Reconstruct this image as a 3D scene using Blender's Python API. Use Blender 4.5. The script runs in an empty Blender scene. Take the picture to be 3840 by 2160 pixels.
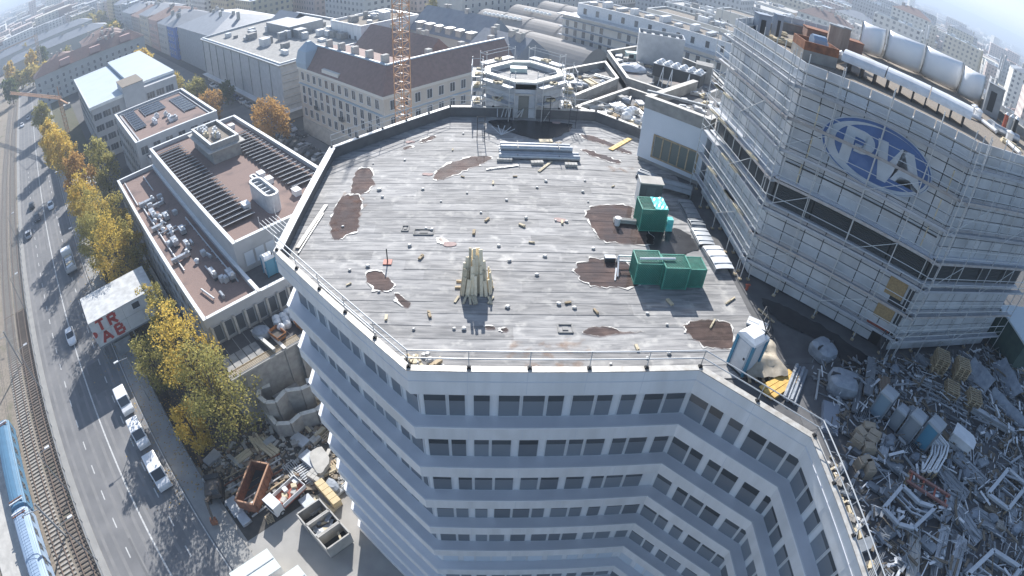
import bpy, bmesh, math, random
from mathutils import Vector, Matrix, noise
random.seed(7)
SC = bpy.context.scene
R = math.radians
S2 = math.sqrt(.5)
COL = SC.collection

# ---------------------------------------------------------------- camera
CAMZ = 52.31
cd = bpy.data.cameras.new('camera')
cam = bpy.data.objects.new('camera', cd)
COL.objects.link(cam)
pitch, roll, yaw = R(38.479), R(3.1585), R(3.7307)
fw = Vector((math.sin(yaw) * math.cos(pitch), math.cos(yaw) * math.cos(pitch), -math.sin(pitch)))
rt = Vector((math.cos(yaw), -math.sin(yaw), 0))
upv = rt.cross(fw)
r2 = math.cos(roll) * rt + math.sin(roll) * upv
u2 = -math.sin(roll) * rt + math.cos(roll) * upv
cam.matrix_world = Matrix(((r2.x, u2.x, -fw.x, 0), (r2.y, u2.y, -fw.y, 0), (r2.z, u2.z, -fw.z, CAMZ), (0, 0, 0, 1)))
cd.type = 'PANO'
cd.panorama_type = 'FISHEYE_EQUISOLID'
cd.sensor_width = 36
cd.sensor_fit = 'HORIZONTAL'
cd.fisheye_lens = 20.1785
cd.fisheye_fov = R(175)
cd.clip_start = .1
cd.clip_end = 60000
SC.camera = cam

# ---------------------------------------------------------------- sky, sun, exposure
SUN_EL, SUN_AZ = 33.0, -3.0           # azimuth measured from +y towards +x
w = bpy.data.worlds.new('World')
SC.world = w
w.use_nodes = True
nt = w.node_tree
sky = nt.nodes.new('ShaderNodeTexSky')
sky.sky_type = 'NISHITA'
sky.sun_disc = False
sky.sun_elevation = R(SUN_EL)
sky.sun_rotation = R(SUN_AZ)
sky.air_density = 1.0
sky.dust_density = 0.6
sky.ozone_density = 1.5
nt.links.new(sky.outputs[0], nt.nodes['Background'].inputs[0])
nt.nodes['Background'].inputs[1].default_value = 0.10
sl = bpy.data.lights.new('sun', 'SUN')
sl.energy = 4.8
sl.angle = R(.5)
sl.color = (1.0, .975, .945)
sun = bpy.data.objects.new('sun', sl)
COL.objects.link(sun)
sun.location = (0, 60, 90)
a = R(SUN_AZ)
sdir = Vector((-math.sin(a) * math.cos(R(SUN_EL)), -math.cos(a) * math.cos(R(SUN_EL)), -math.sin(R(SUN_EL))))
sun.rotation_euler = sdir.to_track_quat('-Z', 'Y').to_euler()
SC.view_settings.view_transform = 'Standard'
SC.view_settings.look = 'None'
SC.view_settings.exposure = 0.86
SC.view_settings.gamma = 1
SC.view_settings.use_curve_mapping = False
SC.render.engine = 'CYCLES'
SC.cycles.use_denoising = True
SC.cycles.max_bounces = 5
SC.cycles.volume_bounces = 0
HAZE = 0.00065

# ---------------------------------------------------------------- helpers
def UV(u, v, z=0.0):
    return ((u + v) * S2, (v - u) * S2, z)
RZ45 = -math.pi / 4

class MB:
    def __init__(s): s.v = []; s.f = []; s.m = []
    def quad(s, pts, m=0):
        n = len(s.v); s.v += [tuple(p) for p in pts]; s.f.append(tuple(range(n, n + len(pts)))); s.m.append(m)
    def box(s, c, d, rz=0, m=0, M=None):
        n = len(s.v); cx, cy, cz = c; a, b, h = d[0] / 2, d[1] / 2, d[2] / 2
        cs, sn = math.cos(rz), math.sin(rz)
        for dx, dy, dz in ((-1,-1,-1),(1,-1,-1),(1,1,-1),(-1,1,-1),(-1,-1,1),(1,-1,1),(1,1,1),(-1,1,1)):
            x, y, z = dx * a, dy * b, dz * h
            if M is not None:
                p = M @ Vector((x, y, z)); x, y, z = p
            s.v.append((cx + x * cs - y * sn, cy + x * sn + y * cs, cz + z))
        for q in ((0,3,2,1),(4,5,6,7),(0,1,5,4),(1,2,6,5),(2,3,7,6),(3,0,4,7)):
            s.f.append(tuple(n + i for i in q)); s.m.append(m)
        return s
    def b2(s, x0, x1, y0, y1, z0, z1, m=0):
        return s.box(((x0 + x1) / 2, (y0 + y1) / 2, (z0 + z1) / 2), (x1 - x0, y1 - y0, z1 - z0), 0, m)
    def prism(s, poly, z0, z1, m=0, mt=None, bottom=True, top=True):
        n = len(s.v); k = len(poly)
        s.v += [(p[0], p[1], z0) for p in poly] + [(p[0], p[1], z1) for p in poly]
        for i in range(k):
            j = (i + 1) % k; s.f.append((n + i, n + j, n + k + j, n + k + i)); s.m.append(m)
        if top: s.f.append(tuple(range(n + k, n + 2 * k))); s.m.append(m if mt is None else mt)
        if bottom: s.f.append(tuple(reversed(range(n, n + k)))); s.m.append(m)
        return s
    def loft(s, loops, m=0, cap=True):
        n = len(s.v); k = len(loops[0])
        for lp in loops: s.v += [tuple(p) for p in lp]
        for a in range(len(loops) - 1):
            for i in range(k):
                j = (i + 1) % k
                s.f.append((n + a*k + i, n + a*k + j, n + (a+1)*k + j, n + (a+1)*k + i)); s.m.append(m)
        if cap:
            s.f.append(tuple(reversed(range(n, n + k)))); s.m.append(m)
            e = n + (len(loops) - 1) * k; s.f.append(tuple(range(e, e + k))); s.m.append(m)
        return s
    def tube(s, p, q, r, n=6, m=0, r2=None, cap=True):
        p, q = Vector(p), Vector(q); d = (q - p)
        if d.length < 1e-6: return s
        d.normalize(); a = d.orthogonal().normalized(); b = d.cross(a); r2 = r if r2 is None else r2
        L = [[p + (a * math.cos(t) + b * math.sin(t)) * r for t in [2 * math.pi * i / n for i in range(n)]],
             [q + (a * math.cos(t) + b * math.sin(t)) * r2 for t in [2 * math.pi * i / n for i in range(n)]]]
        return s.loft(L, m, cap)
    def bar(s, p, q, w, h=None, m=0):
        p, q = Vector(p), Vector(q); d = q - p; h = w if h is None else h
        L = d.length; d.normalize(); side = Vector((0, 0, 1)).cross(d)
        if side.length < 1e-4: side = Vector((1, 0, 0))
        side.normalize(); up = d.cross(side)
        loops = [[c + side * (w/2*i) + up * (h/2*j) for i, j in ((-1,-1),(1,-1),(1,1),(-1,1))] for c in (p, q)]
        return s.loft(loops, m)
    def grid(s, f, nu, nv, m=0):
        n = len(s.v); s.v += [tuple(f(i / nu, j / nv)) for j in range(nv + 1) for i in range(nu + 1)]
        for j in range(nv):
            for i in range(nu):
                a = n + j * (nu + 1) + i; s.f.append((a, a + 1, a + nu + 2, a + nu + 1)); s.m.append(m)
        return s
    def mesh(s, name, mats, smooth=False):
        me = bpy.data.meshes.new(name); me.from_pydata(s.v, [], s.f)
        if not isinstance(mats, (list, tuple)): mats = [mats]
        for q in mats: me.materials.append(q)
        if len(mats) > 1: me.polygons.foreach_set('material_index', s.m)
        if smooth: me.polygons.foreach_set('use_smooth', [True] * len(me.polygons))
        me.update()
        return me
    def obj(s, name, mats, parent=None, loc=(0, 0, 0), rz=0, smooth=False):
        return put(name, s.mesh(name, mats, smooth), parent, loc, rz)

def put(name, me, parent=None, loc=(0, 0, 0), rz=0):
    o = bpy.data.objects.new(name, me); COL.objects.link(o)
    o.location = loc
    if isinstance(rz, (tuple, list)): o.rotation_euler = rz
    elif rz: o.rotation_euler = (0, 0, rz)
    if parent is not None: o.parent = parent
    return o
def tag(o, label=None, cat=None, group=None, kind=None):
    for k, v in (('label', label), ('category', cat), ('group', group), ('kind', kind)):
        if v: o[k] = v
    return o
def thing(name, label, cat, loc=(0, 0, 0), rz=0, group=None):
    return tag(put(name, None, None, loc, rz), label, cat, group)
def one(name, mb, mats, label, cat, loc=(0, 0, 0), rz=0, group=None, smooth=False):
    return tag(mb.obj(name, mats, None, loc, rz, smooth), label, cat, group)
def struct(name, mb, mats, **k):
    return tag(mb.obj(name, mats), kind='structure', **k)
def copy_tree(o, loc=None, rz=None, label=None, parent=None):
    c = o.copy(); COL.objects.link(c); c.parent = parent
    if loc is not None: c.location = loc
    if rz is not None: c.rotation_euler = (0, 0, rz)
    if label: c['label'] = label
    for ch in o.children: copy_tree(ch, parent=c)
    return c
def offset(poly, d):
    """inward offset of a counter-clockwise polygon"""
    out = []; k = len(poly)
    for i in range(k):
        p0, p1, p2 = Vector(poly[i-1][:2]), Vector(poly[i][:2]), Vector(poly[(i+1) % k][:2])
        e1 = (p1 - p0).normalized(); e2 = (p2 - p1).normalized()
        n1 = Vector((-e1.y, e1.x)); n2 = Vector((-e2.y, e2.x))
        b = n1 + n2; out.append(tuple(p1 + b * (d / max(b.dot(n1), .2))))
    return out

ORD = 'first second third fourth fifth sixth seventh eighth ninth tenth eleventh twelfth thirteenth fourteenth fifteenth sixteenth seventeenth eighteenth nineteenth twentieth'.split() + ['twenty-' + q for q in 'first second third fourth fifth sixth seventh eighth ninth'.split()]
ROOFMARKS = [((8.4, 31), 'in the large dark puddle by the upper green crate'), ((6.8, 25.8), 'at the brown puddle by the lower green crates'), ((-9, 31.5), 'by the long puddle near the side parapet'), ((-5.2, 24), 'by the small puddle near the slanted front edge'), ((-.4, 24), 'beside the timber pile'), ((-.6, 21), 'beside the timber pile shadow'), ((-2.4, 28.6), 'near the tiny white-rimmed puddle'), ((6.3, 20.6), 'near the flat brown puddle at the front'), ((-2, 38.5), 'near the shining puddle'), ((4, 39), 'in front of the pipe stack'), ((1, 33.5), 'in the middle of the open roof'), ((4.9, 31.2), 'by the pink felt patch'), ((2.5, 26.5), 'on the open roof right of the timber pile'), ((3, 18.4), 'along the front railing'), ((4.4, 22.8), 'between the timber pile and the front railing'), ((-6, 36), 'on the open roof left of the shining puddle'), ((7, 35.6), 'behind the large dark puddle'), ((9.6, 22), 'in front of the lower green crates'), ((-5, 42), 'near the rear left corner'), ((-4, 30), 'by the low outlet frames')]
YARDMARKS = [((20.0, 14.3), 'beside the near toilet cabin'), ((22.1, 11.9), 'beside the last blue toilet cabin'), ((26.6, 16.9), 'by the tall pallet stacks'), ((24.8, 11.2), 'by the white bin'), ((18.2, 16.4), 'by the wrapped bales'), ((18.8, 8.3), 'round the octagon-angled frame'), ((22.5, 7), 'by the streaked dark panel'), ((26.6, 7.6), 'by the far rectangular frame'), ((22.8, 3.4), 'by the bottom rectangular frame'), ((30.4, 15.5), 'by the peaked tarpaulin'), ((33.4, 13), 'by the long tarpaulin near the hut'), ((29, 11.5), 'by the grey walkway board'), ((17.8, 12.3), 'by the cartons'), ((18, 4.5), 'by the wing railing at the bottom'), ((22, 16), 'by the brown mat'), ((31, 6), 'at the far lower edge of the yard')]
REARMARKS = [((10.5, 52), 'in the parapet corner by the stair turret'), ((14, 49), 'beside the white lift block corner'), ((16.5, 52.5), 'in the middle of the sunken rear roof'), ((18.4, 54.6), 'at the far corner of the sunken rear roof'), ((13, 53.5), 'along the turret-side parapet of the sunken roof'), ((15.5, 57.5), 'at the inner corner below the chiller roof'), ((11, 60), 'on the far roof behind the stair turret'), ((12.5, 64.5), 'at the back of the far roof behind the turret'), ((18.5, 61.5), 'in front of the chiller unit'), ((25.5, 63.5), 'at the tower side of the chiller unit'), ((18, 66), 'beside the white sack heap'), ((24.5, 68), 'in front of the grey plant house'), ((19.5, 72), 'beside the pale green plant box')]
def near(marks, x, y): return min(marks, key=lambda k: (k[0][0] - x) ** 2 + (k[0][1] - y) ** 2)[1]

# ---------------------------------------------------------------- materials
MATS = {}
def mat(name, col, rough=.75, col2=None, scale=2.0, metal=0.0, bump=0.0, rnd=0.0, spec=.5, detail=5, mixlo=.35, mixhi=.7, streak=None, col3=None, scale3=.3, stretch=None):
    if name in MATS: return MATS[name]
    m = bpy.data.materials.new(name); m.use_nodes = True; t = m.node_tree; N = t.nodes; L = t.links
    b = N['Principled BSDF']; b.inputs['Roughness'].default_value = rough; b.inputs['Metallic'].default_value = metal
    b.inputs['Specular IOR Level'].default_value = spec
    out = None
    c1 = (*col, 1)
    if col2 is None and not rnd and not bump:
        b.inputs['Base Color'].default_value = c1
    else:
        g = N.new('ShaderNodeNewGeometry'); pos = g.outputs['Position']
        if stretch:
            mp = N.new('ShaderNodeMapping'); mp.inputs['Scale'].default_value = stretch; L.new(pos, mp.inputs[0]); pos = mp.outputs[0]
        nz = N.new('ShaderNodeTexNoise'); nz.inputs['Scale'].default_value = scale; nz.inputs['Detail'].default_value = detail; L.new(pos, nz.inputs['Vector'])
        mr = N.new('ShaderNodeMapRange'); mr.inputs[1].default_value = mixlo; mr.inputs[2].default_value = mixhi; L.new(nz.outputs[0], mr.inputs[0])
        mx = N.new('ShaderNodeMix'); mx.data_type = 'RGBA'; mx.inputs[6].default_value = c1; mx.inputs[7].default_value = (*(col2 or col), 1); L.new(mr.outputs[0], mx.inputs[0])
        out = mx.outputs[2]
        if col3 is not None:
            n3 = N.new('ShaderNodeTexNoise'); n3.inputs['Scale'].default_value = scale3; n3.inputs['Detail'].default_value = 6; L.new(g.outputs['Position'], n3.inputs['Vector'])
            m3 = N.new('ShaderNodeMapRange'); m3.inputs[1].default_value = .55; m3.inputs[2].default_value = .72; L.new(n3.outputs[0], m3.inputs[0])
            x3 = N.new('ShaderNodeMix'); x3.data_type = 'RGBA'; L.new(m3.outputs[0], x3.inputs[0]); L.new(out, x3.inputs[6]); x3.inputs[7].default_value = (*col3, 1); out = x3.outputs[2]
        if rnd:
            oi = N.new('ShaderNodeObjectInfo'); hs = N.new('ShaderNodeHueSaturation')
            rr = N.new('ShaderNodeMapRange'); rr.inputs[3].default_value = 1 - rnd; rr.inputs[4].default_value = 1 + rnd; L.new(oi.outputs['Random'], rr.inputs[0])
            L.new(rr.outputs[0], hs.inputs['Value']); L.new(out, hs.inputs['Color']); out = hs.outputs[0]
        L.new(out, b.inputs['Base Color'])
        if bump:
            bp = N.new('ShaderNodeBump'); bp.inputs['Strength'].default_value = bump; bp.inputs['Distance'].default_value = .05
            L.new(nz.outputs[0], bp.inputs['Height']); L.new(bp.outputs[0], b.inputs['Normal'])
    MATS[name] = m
    return m
M = mat
m_white = M('painted white panel', (.82, .815, .81), .55, (.70, .695, .685), .9, rnd=.04, stretch=(1.6, 1.6, .18), col3=(.69, .675, .65), scale3=.35)
m_ledge = M('ledge sheet', (.71, .72, .75), .5, (.65, .66, .69), .5)
m_wall = M('window pier paint', (.80, .81, .82), .6, (.75, .76, .77), .6)
m_frame = M('white window frame', (.68, .70, .72), .5)
m_glass = M('window glass', (.075, .085, .095), .12, rnd=.45, spec=.8)
m_blind = M('grey blind', (.20, .225, .255), .4, rnd=.25)
m_blindw = M('white blind', (.62, .68, .74), .4, rnd=.12)
m_cap = M('zinc cap', (.55, .54, .51), .5, (.36, .33, .29), 2.5, metal=.15)
m_rail = M('galvanised tube', (.56, .57, .57), .45, metal=.3)
m_dark = M('dark steel', (.05, .055, .06), .6)
m_conc = M('concrete', (.36, .35, .33), .9, (.24, .235, .225), 1.2, bump=.3, rnd=.06)
m_concl = M('pale concrete', (.52, .50, .46), .9, (.40, .385, .355), 1.0, bump=.3, rnd=.05)
m_timber = M('weathered timber', (.50, .40, .26), .85, (.34, .26, .17), 5, rnd=.22, bump=.3)
m_timberp = M('pale timber', (.66, .57, .40), .8, (.50, .42, .29), 6, rnd=.15)
m_yellow = M('yellow formwork board', (.72, .47, .13), .6, (.55, .34, .10), 4, rnd=.1)
m_rust = M('rust', (.30, .13, .07), .9, (.16, .075, .05), 3, bump=.4)
m_redp = M('red oxide paint', (.40, .10, .06), .6, (.28, .08, .05), 3)
m_greyp = M('grey sheet metal', (.33, .35, .37), .5, (.25, .265, .28), 1.5, metal=.25, rnd=.12)
m_lgrey = M('light sheet metal', (.55, .57, .59), .45, (.45, .47, .49), 1.5, metal=.25, rnd=.08)
m_whitep = M('white plastic', (.74, .75, .76), .5, (.62, .63, .64), 2, rnd=.05)
m_bluep = M('teal blue plastic', (.05, .22, .34), .45, rnd=.1)
m_blue = M('logo blue', (.085, .165, .37), .6, (.07, .135, .31), 1.5, col3=(.13, .21, .40), scale3=.9)
m_gravel = M('roof gravel', (.30, .255, .205), .95, (.16, .14, .12), 14, bump=.8, detail=8)
m_brownroof = M('red brown roof gravel', (.28, .195, .165), .95, (.21, .15, .13), 8, bump=.5, detail=8, col3=(.13, .10, .095), scale3=.22)
m_solar = M('solar panel', (.030, .036, .048), .18, rnd=.15, spec=.7)
m_duct = M('galvanised duct', (.50, .52, .54), .35, (.40, .42, .44), 2, metal=.5, rnd=.08)
m_osb = M('particle board', (.46, .33, .17), .85, (.33, .23, .12), 9, rnd=.06)
m_bag = M('grey film wrap', (.30, .33, .37), .4, (.20, .225, .26), 3, bump=.6, rnd=.12)
m_black = M('black rubber', (.02, .02, .022), .7)
m_orange = M('crane orange', (.56, .33, .19), .65, (.46, .26, .15), 2)
m_asph = M('asphalt', (.075, .076, .080), .9, (.055, .056, .060), .5, bump=.15, detail=8, col3=(.10, .10, .102), scale3=.12)
m_paint = M('road paint', (.62, .62, .60), .7, (.40, .40, .39), 4)
# ================================================================ ground
m_ground = M('city ground', (.115, .112, .108), .95, (.08, .08, .08), .06, col3=(.07, .085, .05), scale3=.02)
mb = MB(); mb.quad([(-26000, -3000, -.05), (26000, -3000, -.05), (26000, 26000, -.05), (-26000, 26000, -.05)])
struct('ground', mb, m_ground)

# ================================================================ the octagonal office building
DECK = 33.0
PA, PB, PC, PD = (-12.3, 26.15), (-12.3, 40.45), (-3.35, 49.4), (10.1, 49.4)
PE = (16.4, 43.1)
PF, PG, PH, PI_ = (-3.3, 17.15), (10.03, 17.15), (14.48, 12.7), (14.48, -6.0)
OUT = [PI_, (46, -6.0), (46, 52), (21.5, 52), PE, PD, PC, PB, PA, PF, PG, PH]   # counter-clockwise
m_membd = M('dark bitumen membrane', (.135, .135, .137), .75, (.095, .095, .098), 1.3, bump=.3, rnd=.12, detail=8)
bld = thing('office_building', 'white banded octagonal office building with a wide grey membrane roof', 'building', (0, 30, 0))
def loc(p): return (p[0], p[1] - 30, p[2] if len(p) > 2 else 0)
def lp(poly): return [(p[0], p[1] - 30) for p in poly]
OUTL = lp(OUT)
IN = offset(OUTL, .80)
mb = MB(); mb.prism(IN, 0, DECK - .3, bottom=False, top=False); mb.obj('wall', m_wall, bld)
NV = len(OUTL)
VIS = [7, 8, 9, 10, 11, 4, 5, 6]        # edges drawn with ledges: index i is the edge i -> i+1
FL = [29.88 - 3.6 * k for k in range(9)]
ZBOT = [z - 1.0 for z in FL]
def band(i, z0, z1, d0, d1, name, mats, top_m=0):
    j = (i + 1) % NV
    O = offset(OUTL, d0) if d0 else OUTL; I = offset(OUTL, d1)
    mb = MB()
    a, b, c, d = O[i], O[j], I[j], I[i]
    P = [a, b, c, d]; n = len(mb.v)
    mb.v += [(p[0], p[1], z0) for p in P] + [(p[0], p[1], z1) for p in P]
    for q, m in (((0,1,5,4), 0), ((4,5,6,7), top_m), ((3,2,1,0), 0), ((2,3,7,6), 0), ((1,2,6,5), 0), ((3,0,4,7), 0)):
        mb.f.append(tuple(n + t for t in q)); mb.m.append(m)
    return mb.obj(name, mats, bld)
for i in VIS:
    for k, z in enumerate(FL):
        band(i, z - 1.0, z, 0, .798, 'ledge', [m_white, m_ledge], 1)  # top coloured bluer than the fascia, painting in the sky it reflects
        band(i, z - .07, z + .03, -.03, .06, 'drip_edge', [m_wall])
    EL = (Vector(OUTL[(i+1) % NV]) - Vector(OUTL[i])).length
    for q in range(1, int(EL / 3.3) + 1):
        a_, b_ = Vector(OUTL[i]), Vector(OUTL[(i+1) % NV]); d_ = (b_ - a_).normalized(); p_ = a_ + d_ * (EL * q / (int(EL / 3.3) + 1)); n_ = Vector((d_.y, -d_.x))
        for z_, h_ in [(33.2, 1.5)] + [(z - .5, .98) for z in FL[:7]]:
            mb = MB(); mb.box((0, 0, 0), (.025, .012, h_)); mb.obj('panel_joint', m_ledge, bld, (p_.x + n_.x * .004, p_.y + n_.y * .004, z_), math.atan2(d_.y, d_.x))
    band(i, 32.44, 33.95, 0, .24, 'parapet', [m_white]); band(i, 32.9, 33.9, .24, .27, 'upstand', [m_membd])  # bitumen upstand; its dark tone also stands in for shade on the inner face
    band(i, 33.25, 33.31, -.025, .0, 'parapet_joint', [m_ledge])
    band(i, 33.95, 34.0, -.04, .50 if i == 7 else .30, 'parapet_cap', [M('bright white cap', (.80, .80, .77), .5, (.66, .65, .62), 2)] if i in (6, 7) else [m_cap])
    band(i, 32.30, 32.44, .05, .80, 'soffit', [m_white])
# windows
def win_mesh(w, h, white=False):
    mb = MB(); t = .045
    mb.b2(-w/2, w/2, -.03, .02, 0, .03, 0); mb.b2(-w/2, w/2, -.03, .02, h - .06, h, 0)
    mb.b2(-w/2, -w/2 + t, -.03, .02, .06, h - .06, 0); mb.b2(w/2 - t, w/2, -.03, .02, .06, h - .06, 0)
    e = w/2 - t; s = h * .47
    mb.quad([(-e, -.004, .03), (e, -.004, .03), (e, -.004, s), (-e, -.004, s)], 2)
    mb.quad([(-e, -.003, s), (e, -.003, s), (e, -.003, h - .06), (-e, -.003, h - .06)], 1)
    return mb.mesh('window', [m_frame, m_blindw if white else m_glass, m_blindw if white else m_blind])
WM = {}
def wmesh(w, h, white=False):
    k = (round(w, 2), round(h, 2), white)
    if k not in WM: WM[k] = win_mesh(w, h, white)
    return WM[k]
PAT = [[2, 1, 3, 2, 1, 3], [2, 2, 1, 3, 2, 1, 1], [1, 3, 2, 1, 3, 2], [2, 1, 3, 2, 1, 3], [2, 2, 1, 3, 2, 1, 1], [1, 3, 2, 1, 1, 3], [2, 1, 3, 2, 1, 3]]
def windows(i, floors, s0=.14, s1=.10):
    a, b = Vector(IN[i]), Vector(IN[(i+1) % NV]); d = (b - a); L = d.length; d.normalize(); n = Vector((d.y, -d.x))
    rz = math.atan2(d.y, d.x)
    for k in floors:
        x = s0; pat = PAT[k]; gi = 0
        h = 2.45
        while x < L - s1 - .35:
            for q in range(pat[gi % len(pat)]):
                wd = (1.14, .86, 1.10)[(q + gi) % 3]
                if x + wd > L - s1: wd = round(L - s1 - x, 2)
                if wd < .4: x = L; break
                c = a + d * (x + wd / 2) + n * .035
                wh = k == 5 and not (gi == 4 and q == 1)
                put('window', wmesh(wd, h, wh), bld, (c.x, c.y, FL[k] + .005), rz)
                x += wd + .07
            x += .27; gi += 1
# edge 8 A->F, 9 F->G, 10 G->H, 11 H->I
windows(9, range(7)); windows(8, range(5)); windows(10, range(7)); windows(11, range(6), .14, 9.0)

m_membd = M('dark bitumen membrane', (.135, .135, .137), .75, (.095, .095, .098), 1.3, bump=.3, rnd=.12, detail=8)
# --- roof deck: strips of bitumen sheet clipped to the outline
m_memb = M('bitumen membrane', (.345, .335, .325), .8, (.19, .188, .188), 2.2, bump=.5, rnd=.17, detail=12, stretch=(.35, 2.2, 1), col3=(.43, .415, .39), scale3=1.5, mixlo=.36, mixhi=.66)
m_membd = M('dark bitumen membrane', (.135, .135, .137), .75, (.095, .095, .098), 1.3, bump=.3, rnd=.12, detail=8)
DK = offset(OUTL, .27)
def clip(poly, ax, c, keep):
    out = []
    for i in range(len(poly)):
        p, q = poly[i-1], poly[i]; fp, fq = (p[ax] - c) * keep, (q[ax] - c) * keep
        if (fp < 0) != (fq < 0):
            t = fp / (fp - fq); out.append((p[0] + (q[0]-p[0])*t, p[1] + (q[1]-p[1])*t))
        if fq >= 0: out.append(q)
    return out
def roofstrips(poly, y0, y1, w, z, m, name, rng):
    y = y0
    while y < y1:
        c = clip(clip(poly, 1, y, 1), 1, y + w + .05, -1)
        if len(c) > 2:
            xs = [p[0] for p in c]; x0, x1 = min(xs), max(xs); cuts = [x0]
            while cuts[-1] < x1 - 7: cuts.append(cuts[-1] + rng.uniform(5, 9))
            cuts[-1] = x1 if len(cuts) > 1 and x1 - cuts[-1] < 2.5 else cuts[-1]
            if cuts[-1] < x1: cuts.append(x1)
            for q in range(len(cuts) - 1):
                cc = clip(clip(c, 0, cuts[q], 1), 0, cuts[q+1], -1)
                if len(cc) < 3: continue
                mb = MB(); n = len(cc)
                hh_ = rng.choice((.006, .010, .014, .02)); zz = lambda p: z + .006 + hh_ * (1 - max(0, min(1, (p[1] - y) / w))) + rng.uniform(0, .003)
                top = [(p[0], p[1], zz(p)) for p in cc]; bot = [(p[0], p[1], z - .02) for p in cc]
                mb.v += top + bot; mb.f.append(tuple(range(n))); mb.m.append(0)
                for t in range(n): mb.f.append(((t+1) % n, t, n + t, n + (t+1) % n)); mb.m.append(0)
                mb.obj(name, m, bld)
        y += w
rng = random.Random(3)
mb = MB(); mb.prism(DK, DECK - .6, DECK - .02); mb.obj('roof_slab', m_membd, bld)
# split line: bright membrane left of it, right of it the deck is coloured darker for the tower's shade
LEFT = lp([(-12.02, 26.3), (-12.02, 40.35), (-3.25, 49.12), (10.0, 49.12), (14.9, 44.2), (14.9, 22.3), (15.2, 20.9), (11.9, 15.7), (10.15, 17.43), (-3.15, 17.43)])[::-1]
LEFT = [LEFT[i] for i in range(len(LEFT))]
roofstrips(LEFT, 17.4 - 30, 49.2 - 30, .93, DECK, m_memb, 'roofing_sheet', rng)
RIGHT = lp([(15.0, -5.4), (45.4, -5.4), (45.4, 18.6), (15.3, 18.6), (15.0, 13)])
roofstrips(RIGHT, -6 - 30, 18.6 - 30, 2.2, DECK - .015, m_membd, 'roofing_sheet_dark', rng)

# --- edge railings (posts, two rails, rubber feet)
def railing(pts, label, inset=.28, step=2.6, h=1.05, mt=None, z=34.0, closed=False):
    t = thing('roof_railing', label, 'railing', (pts[0][0], pts[0][1], z), 0, 'railings along the roof edge')
    o = Vector((pts[0][0], pts[0][1], z))
    post = MB(); post.tube((0, 0, 0), (0, 0, h), .022, 6); pm = post.mesh('post', mt or m_rail)
    foot = MB(); foot.box((0, 0, .04), (.2, .16, .08), 0); foot.box((0, 0, .1), (.1, .1, .06)); fm = foot.mesh('foot', m_black)
    P = [Vector((p[0], p[1], z)) for p in pts]
    for a, b in zip(P[:-1], P[1:]):
        L = (b - a).length; n = max(1, round(L / step))
        for i in range(n + 1):
            q = a.lerp(b, i / n) - o
            put('post', pm, t, q); put('foot', fm, t, q)
        for hh in (h, h * .55):
            mb = MB(); mb.tube(a - o + Vector((0, 0, hh)), b - o + Vector((0, 0, hh)), .032, 6); mb.obj('rail', mt or m_rail, t)
    return t
INR = [(p[0], p[1] + 30) for p in offset(OUTL, .17)]
iA, iF, iG, iH, iI, iB, iC, iD, iE = INR[8], INR[9], INR[10], INR[11], INR[0], INR[7], INR[6], INR[5], INR[4]
railing([iA, iF], 'bright tube railing along the slanted front edge left of the roof')
railing([iF, iG], 'straight tube railing along the front edge of the roof')
railing([iG, iH], 'tube railing beside the timber and bags where the wing begins')
railing([iH, iI], 'tube railing along the wing edge next to the material yard')
railing([iB, iC], 'tube railing on the rear slanted parapet in front of the crane mast')
railing([iC, (.6, iC[1])], 'short rear railing between the corner and the stair turret')
railing([(6.6, iD[1]), iD, (13.4, 45.9)], 'rear railing from the stair turret towards the white lift block')

# pale debris strip on the wing parapet and kerb, loose bars beside the front edges
def loose(name, mb, m, label, cat, p, rz=0, group=None): return one(name, mb, m, label, cat, p, rz, group)
mb = MB(); mb.tube((0, 0, .05), (3.4, -3.4, .05), .05, 6); mb.tube((.1, .12, .05), (3.9, -3.7, .05), .05, 6)
one('loose_pipes', mb, m_rail, 'pair of bright steel pipes lying along the slanted front parapet', 'pipe', (-9.2, 24.1, DECK + .02))
mb = MB(); mb.tube((0, 0, .05), (.5, 4.6, .05), .06, 6); mb.box((.1, 3.1, .06), (.28, 5.2, .09), R(-7))
one('zinc_flashing', mb, m_cap, 'long bright zinc flashing strip beside the side parapet corner', 'flashing', (-11.2, 27.2, DECK + .02))
# ================================================================ puddles and scraps on the roof
m_water = M('shallow roof water', (.17, .125, .11), .12, (.10, .085, .08), 1.0, spec=.7)
m_darkpatch = M('dark roof patch', (.045, .045, .048), .25, (.03, .03, .033), 2)  # dark smooth colour of the rimless roof patches
m_glint_chip = M('glint rim and rubble', (.72, .70, .65), .6, (.46, .44, .41), 9, bump=.4)  # pale rims paint the sun glints round the puddles; rubble chips reuse it
def blob(pts, seed, n=4, jit=.09):
    r = random.Random(seed); out = []
    k = len(pts)
    for i in range(k):
        p0, p1, p2, p3 = [Vector(pts[(i + q) % k]) for q in (-1, 0, 1, 2)]
        for j in range(n):
            t = j / n
            q = .5 * ((2*p1) + (-p0 + p2)*t + (2*p0 - 5*p1 + 4*p2 - p3)*t*t + (-p0 + 3*p1 - 3*p2 + p3)*t**3)
            nx = noise.noise(Vector((q.x * 2.3, q.y * 2.3, seed))) + .6 * noise.noise(Vector((q.x * 6, q.y * 6, seed + 5)))
            ny = noise.noise(Vector((q.x * 2.3, q.y * 2.3, seed + 50))) + .6 * noise.noise(Vector((q.x * 6, q.y * 6, seed + 55)))
            out.append((q.x + jit * 2.6 * nx + r.uniform(-jit, jit) * .25, q.y + jit * 2.6 * ny + r.uniform(-jit, jit) * .25))
    return out
m_film_w = bpy.data.materials.new('thin roof water'); m_film_w.use_nodes = True
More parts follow.
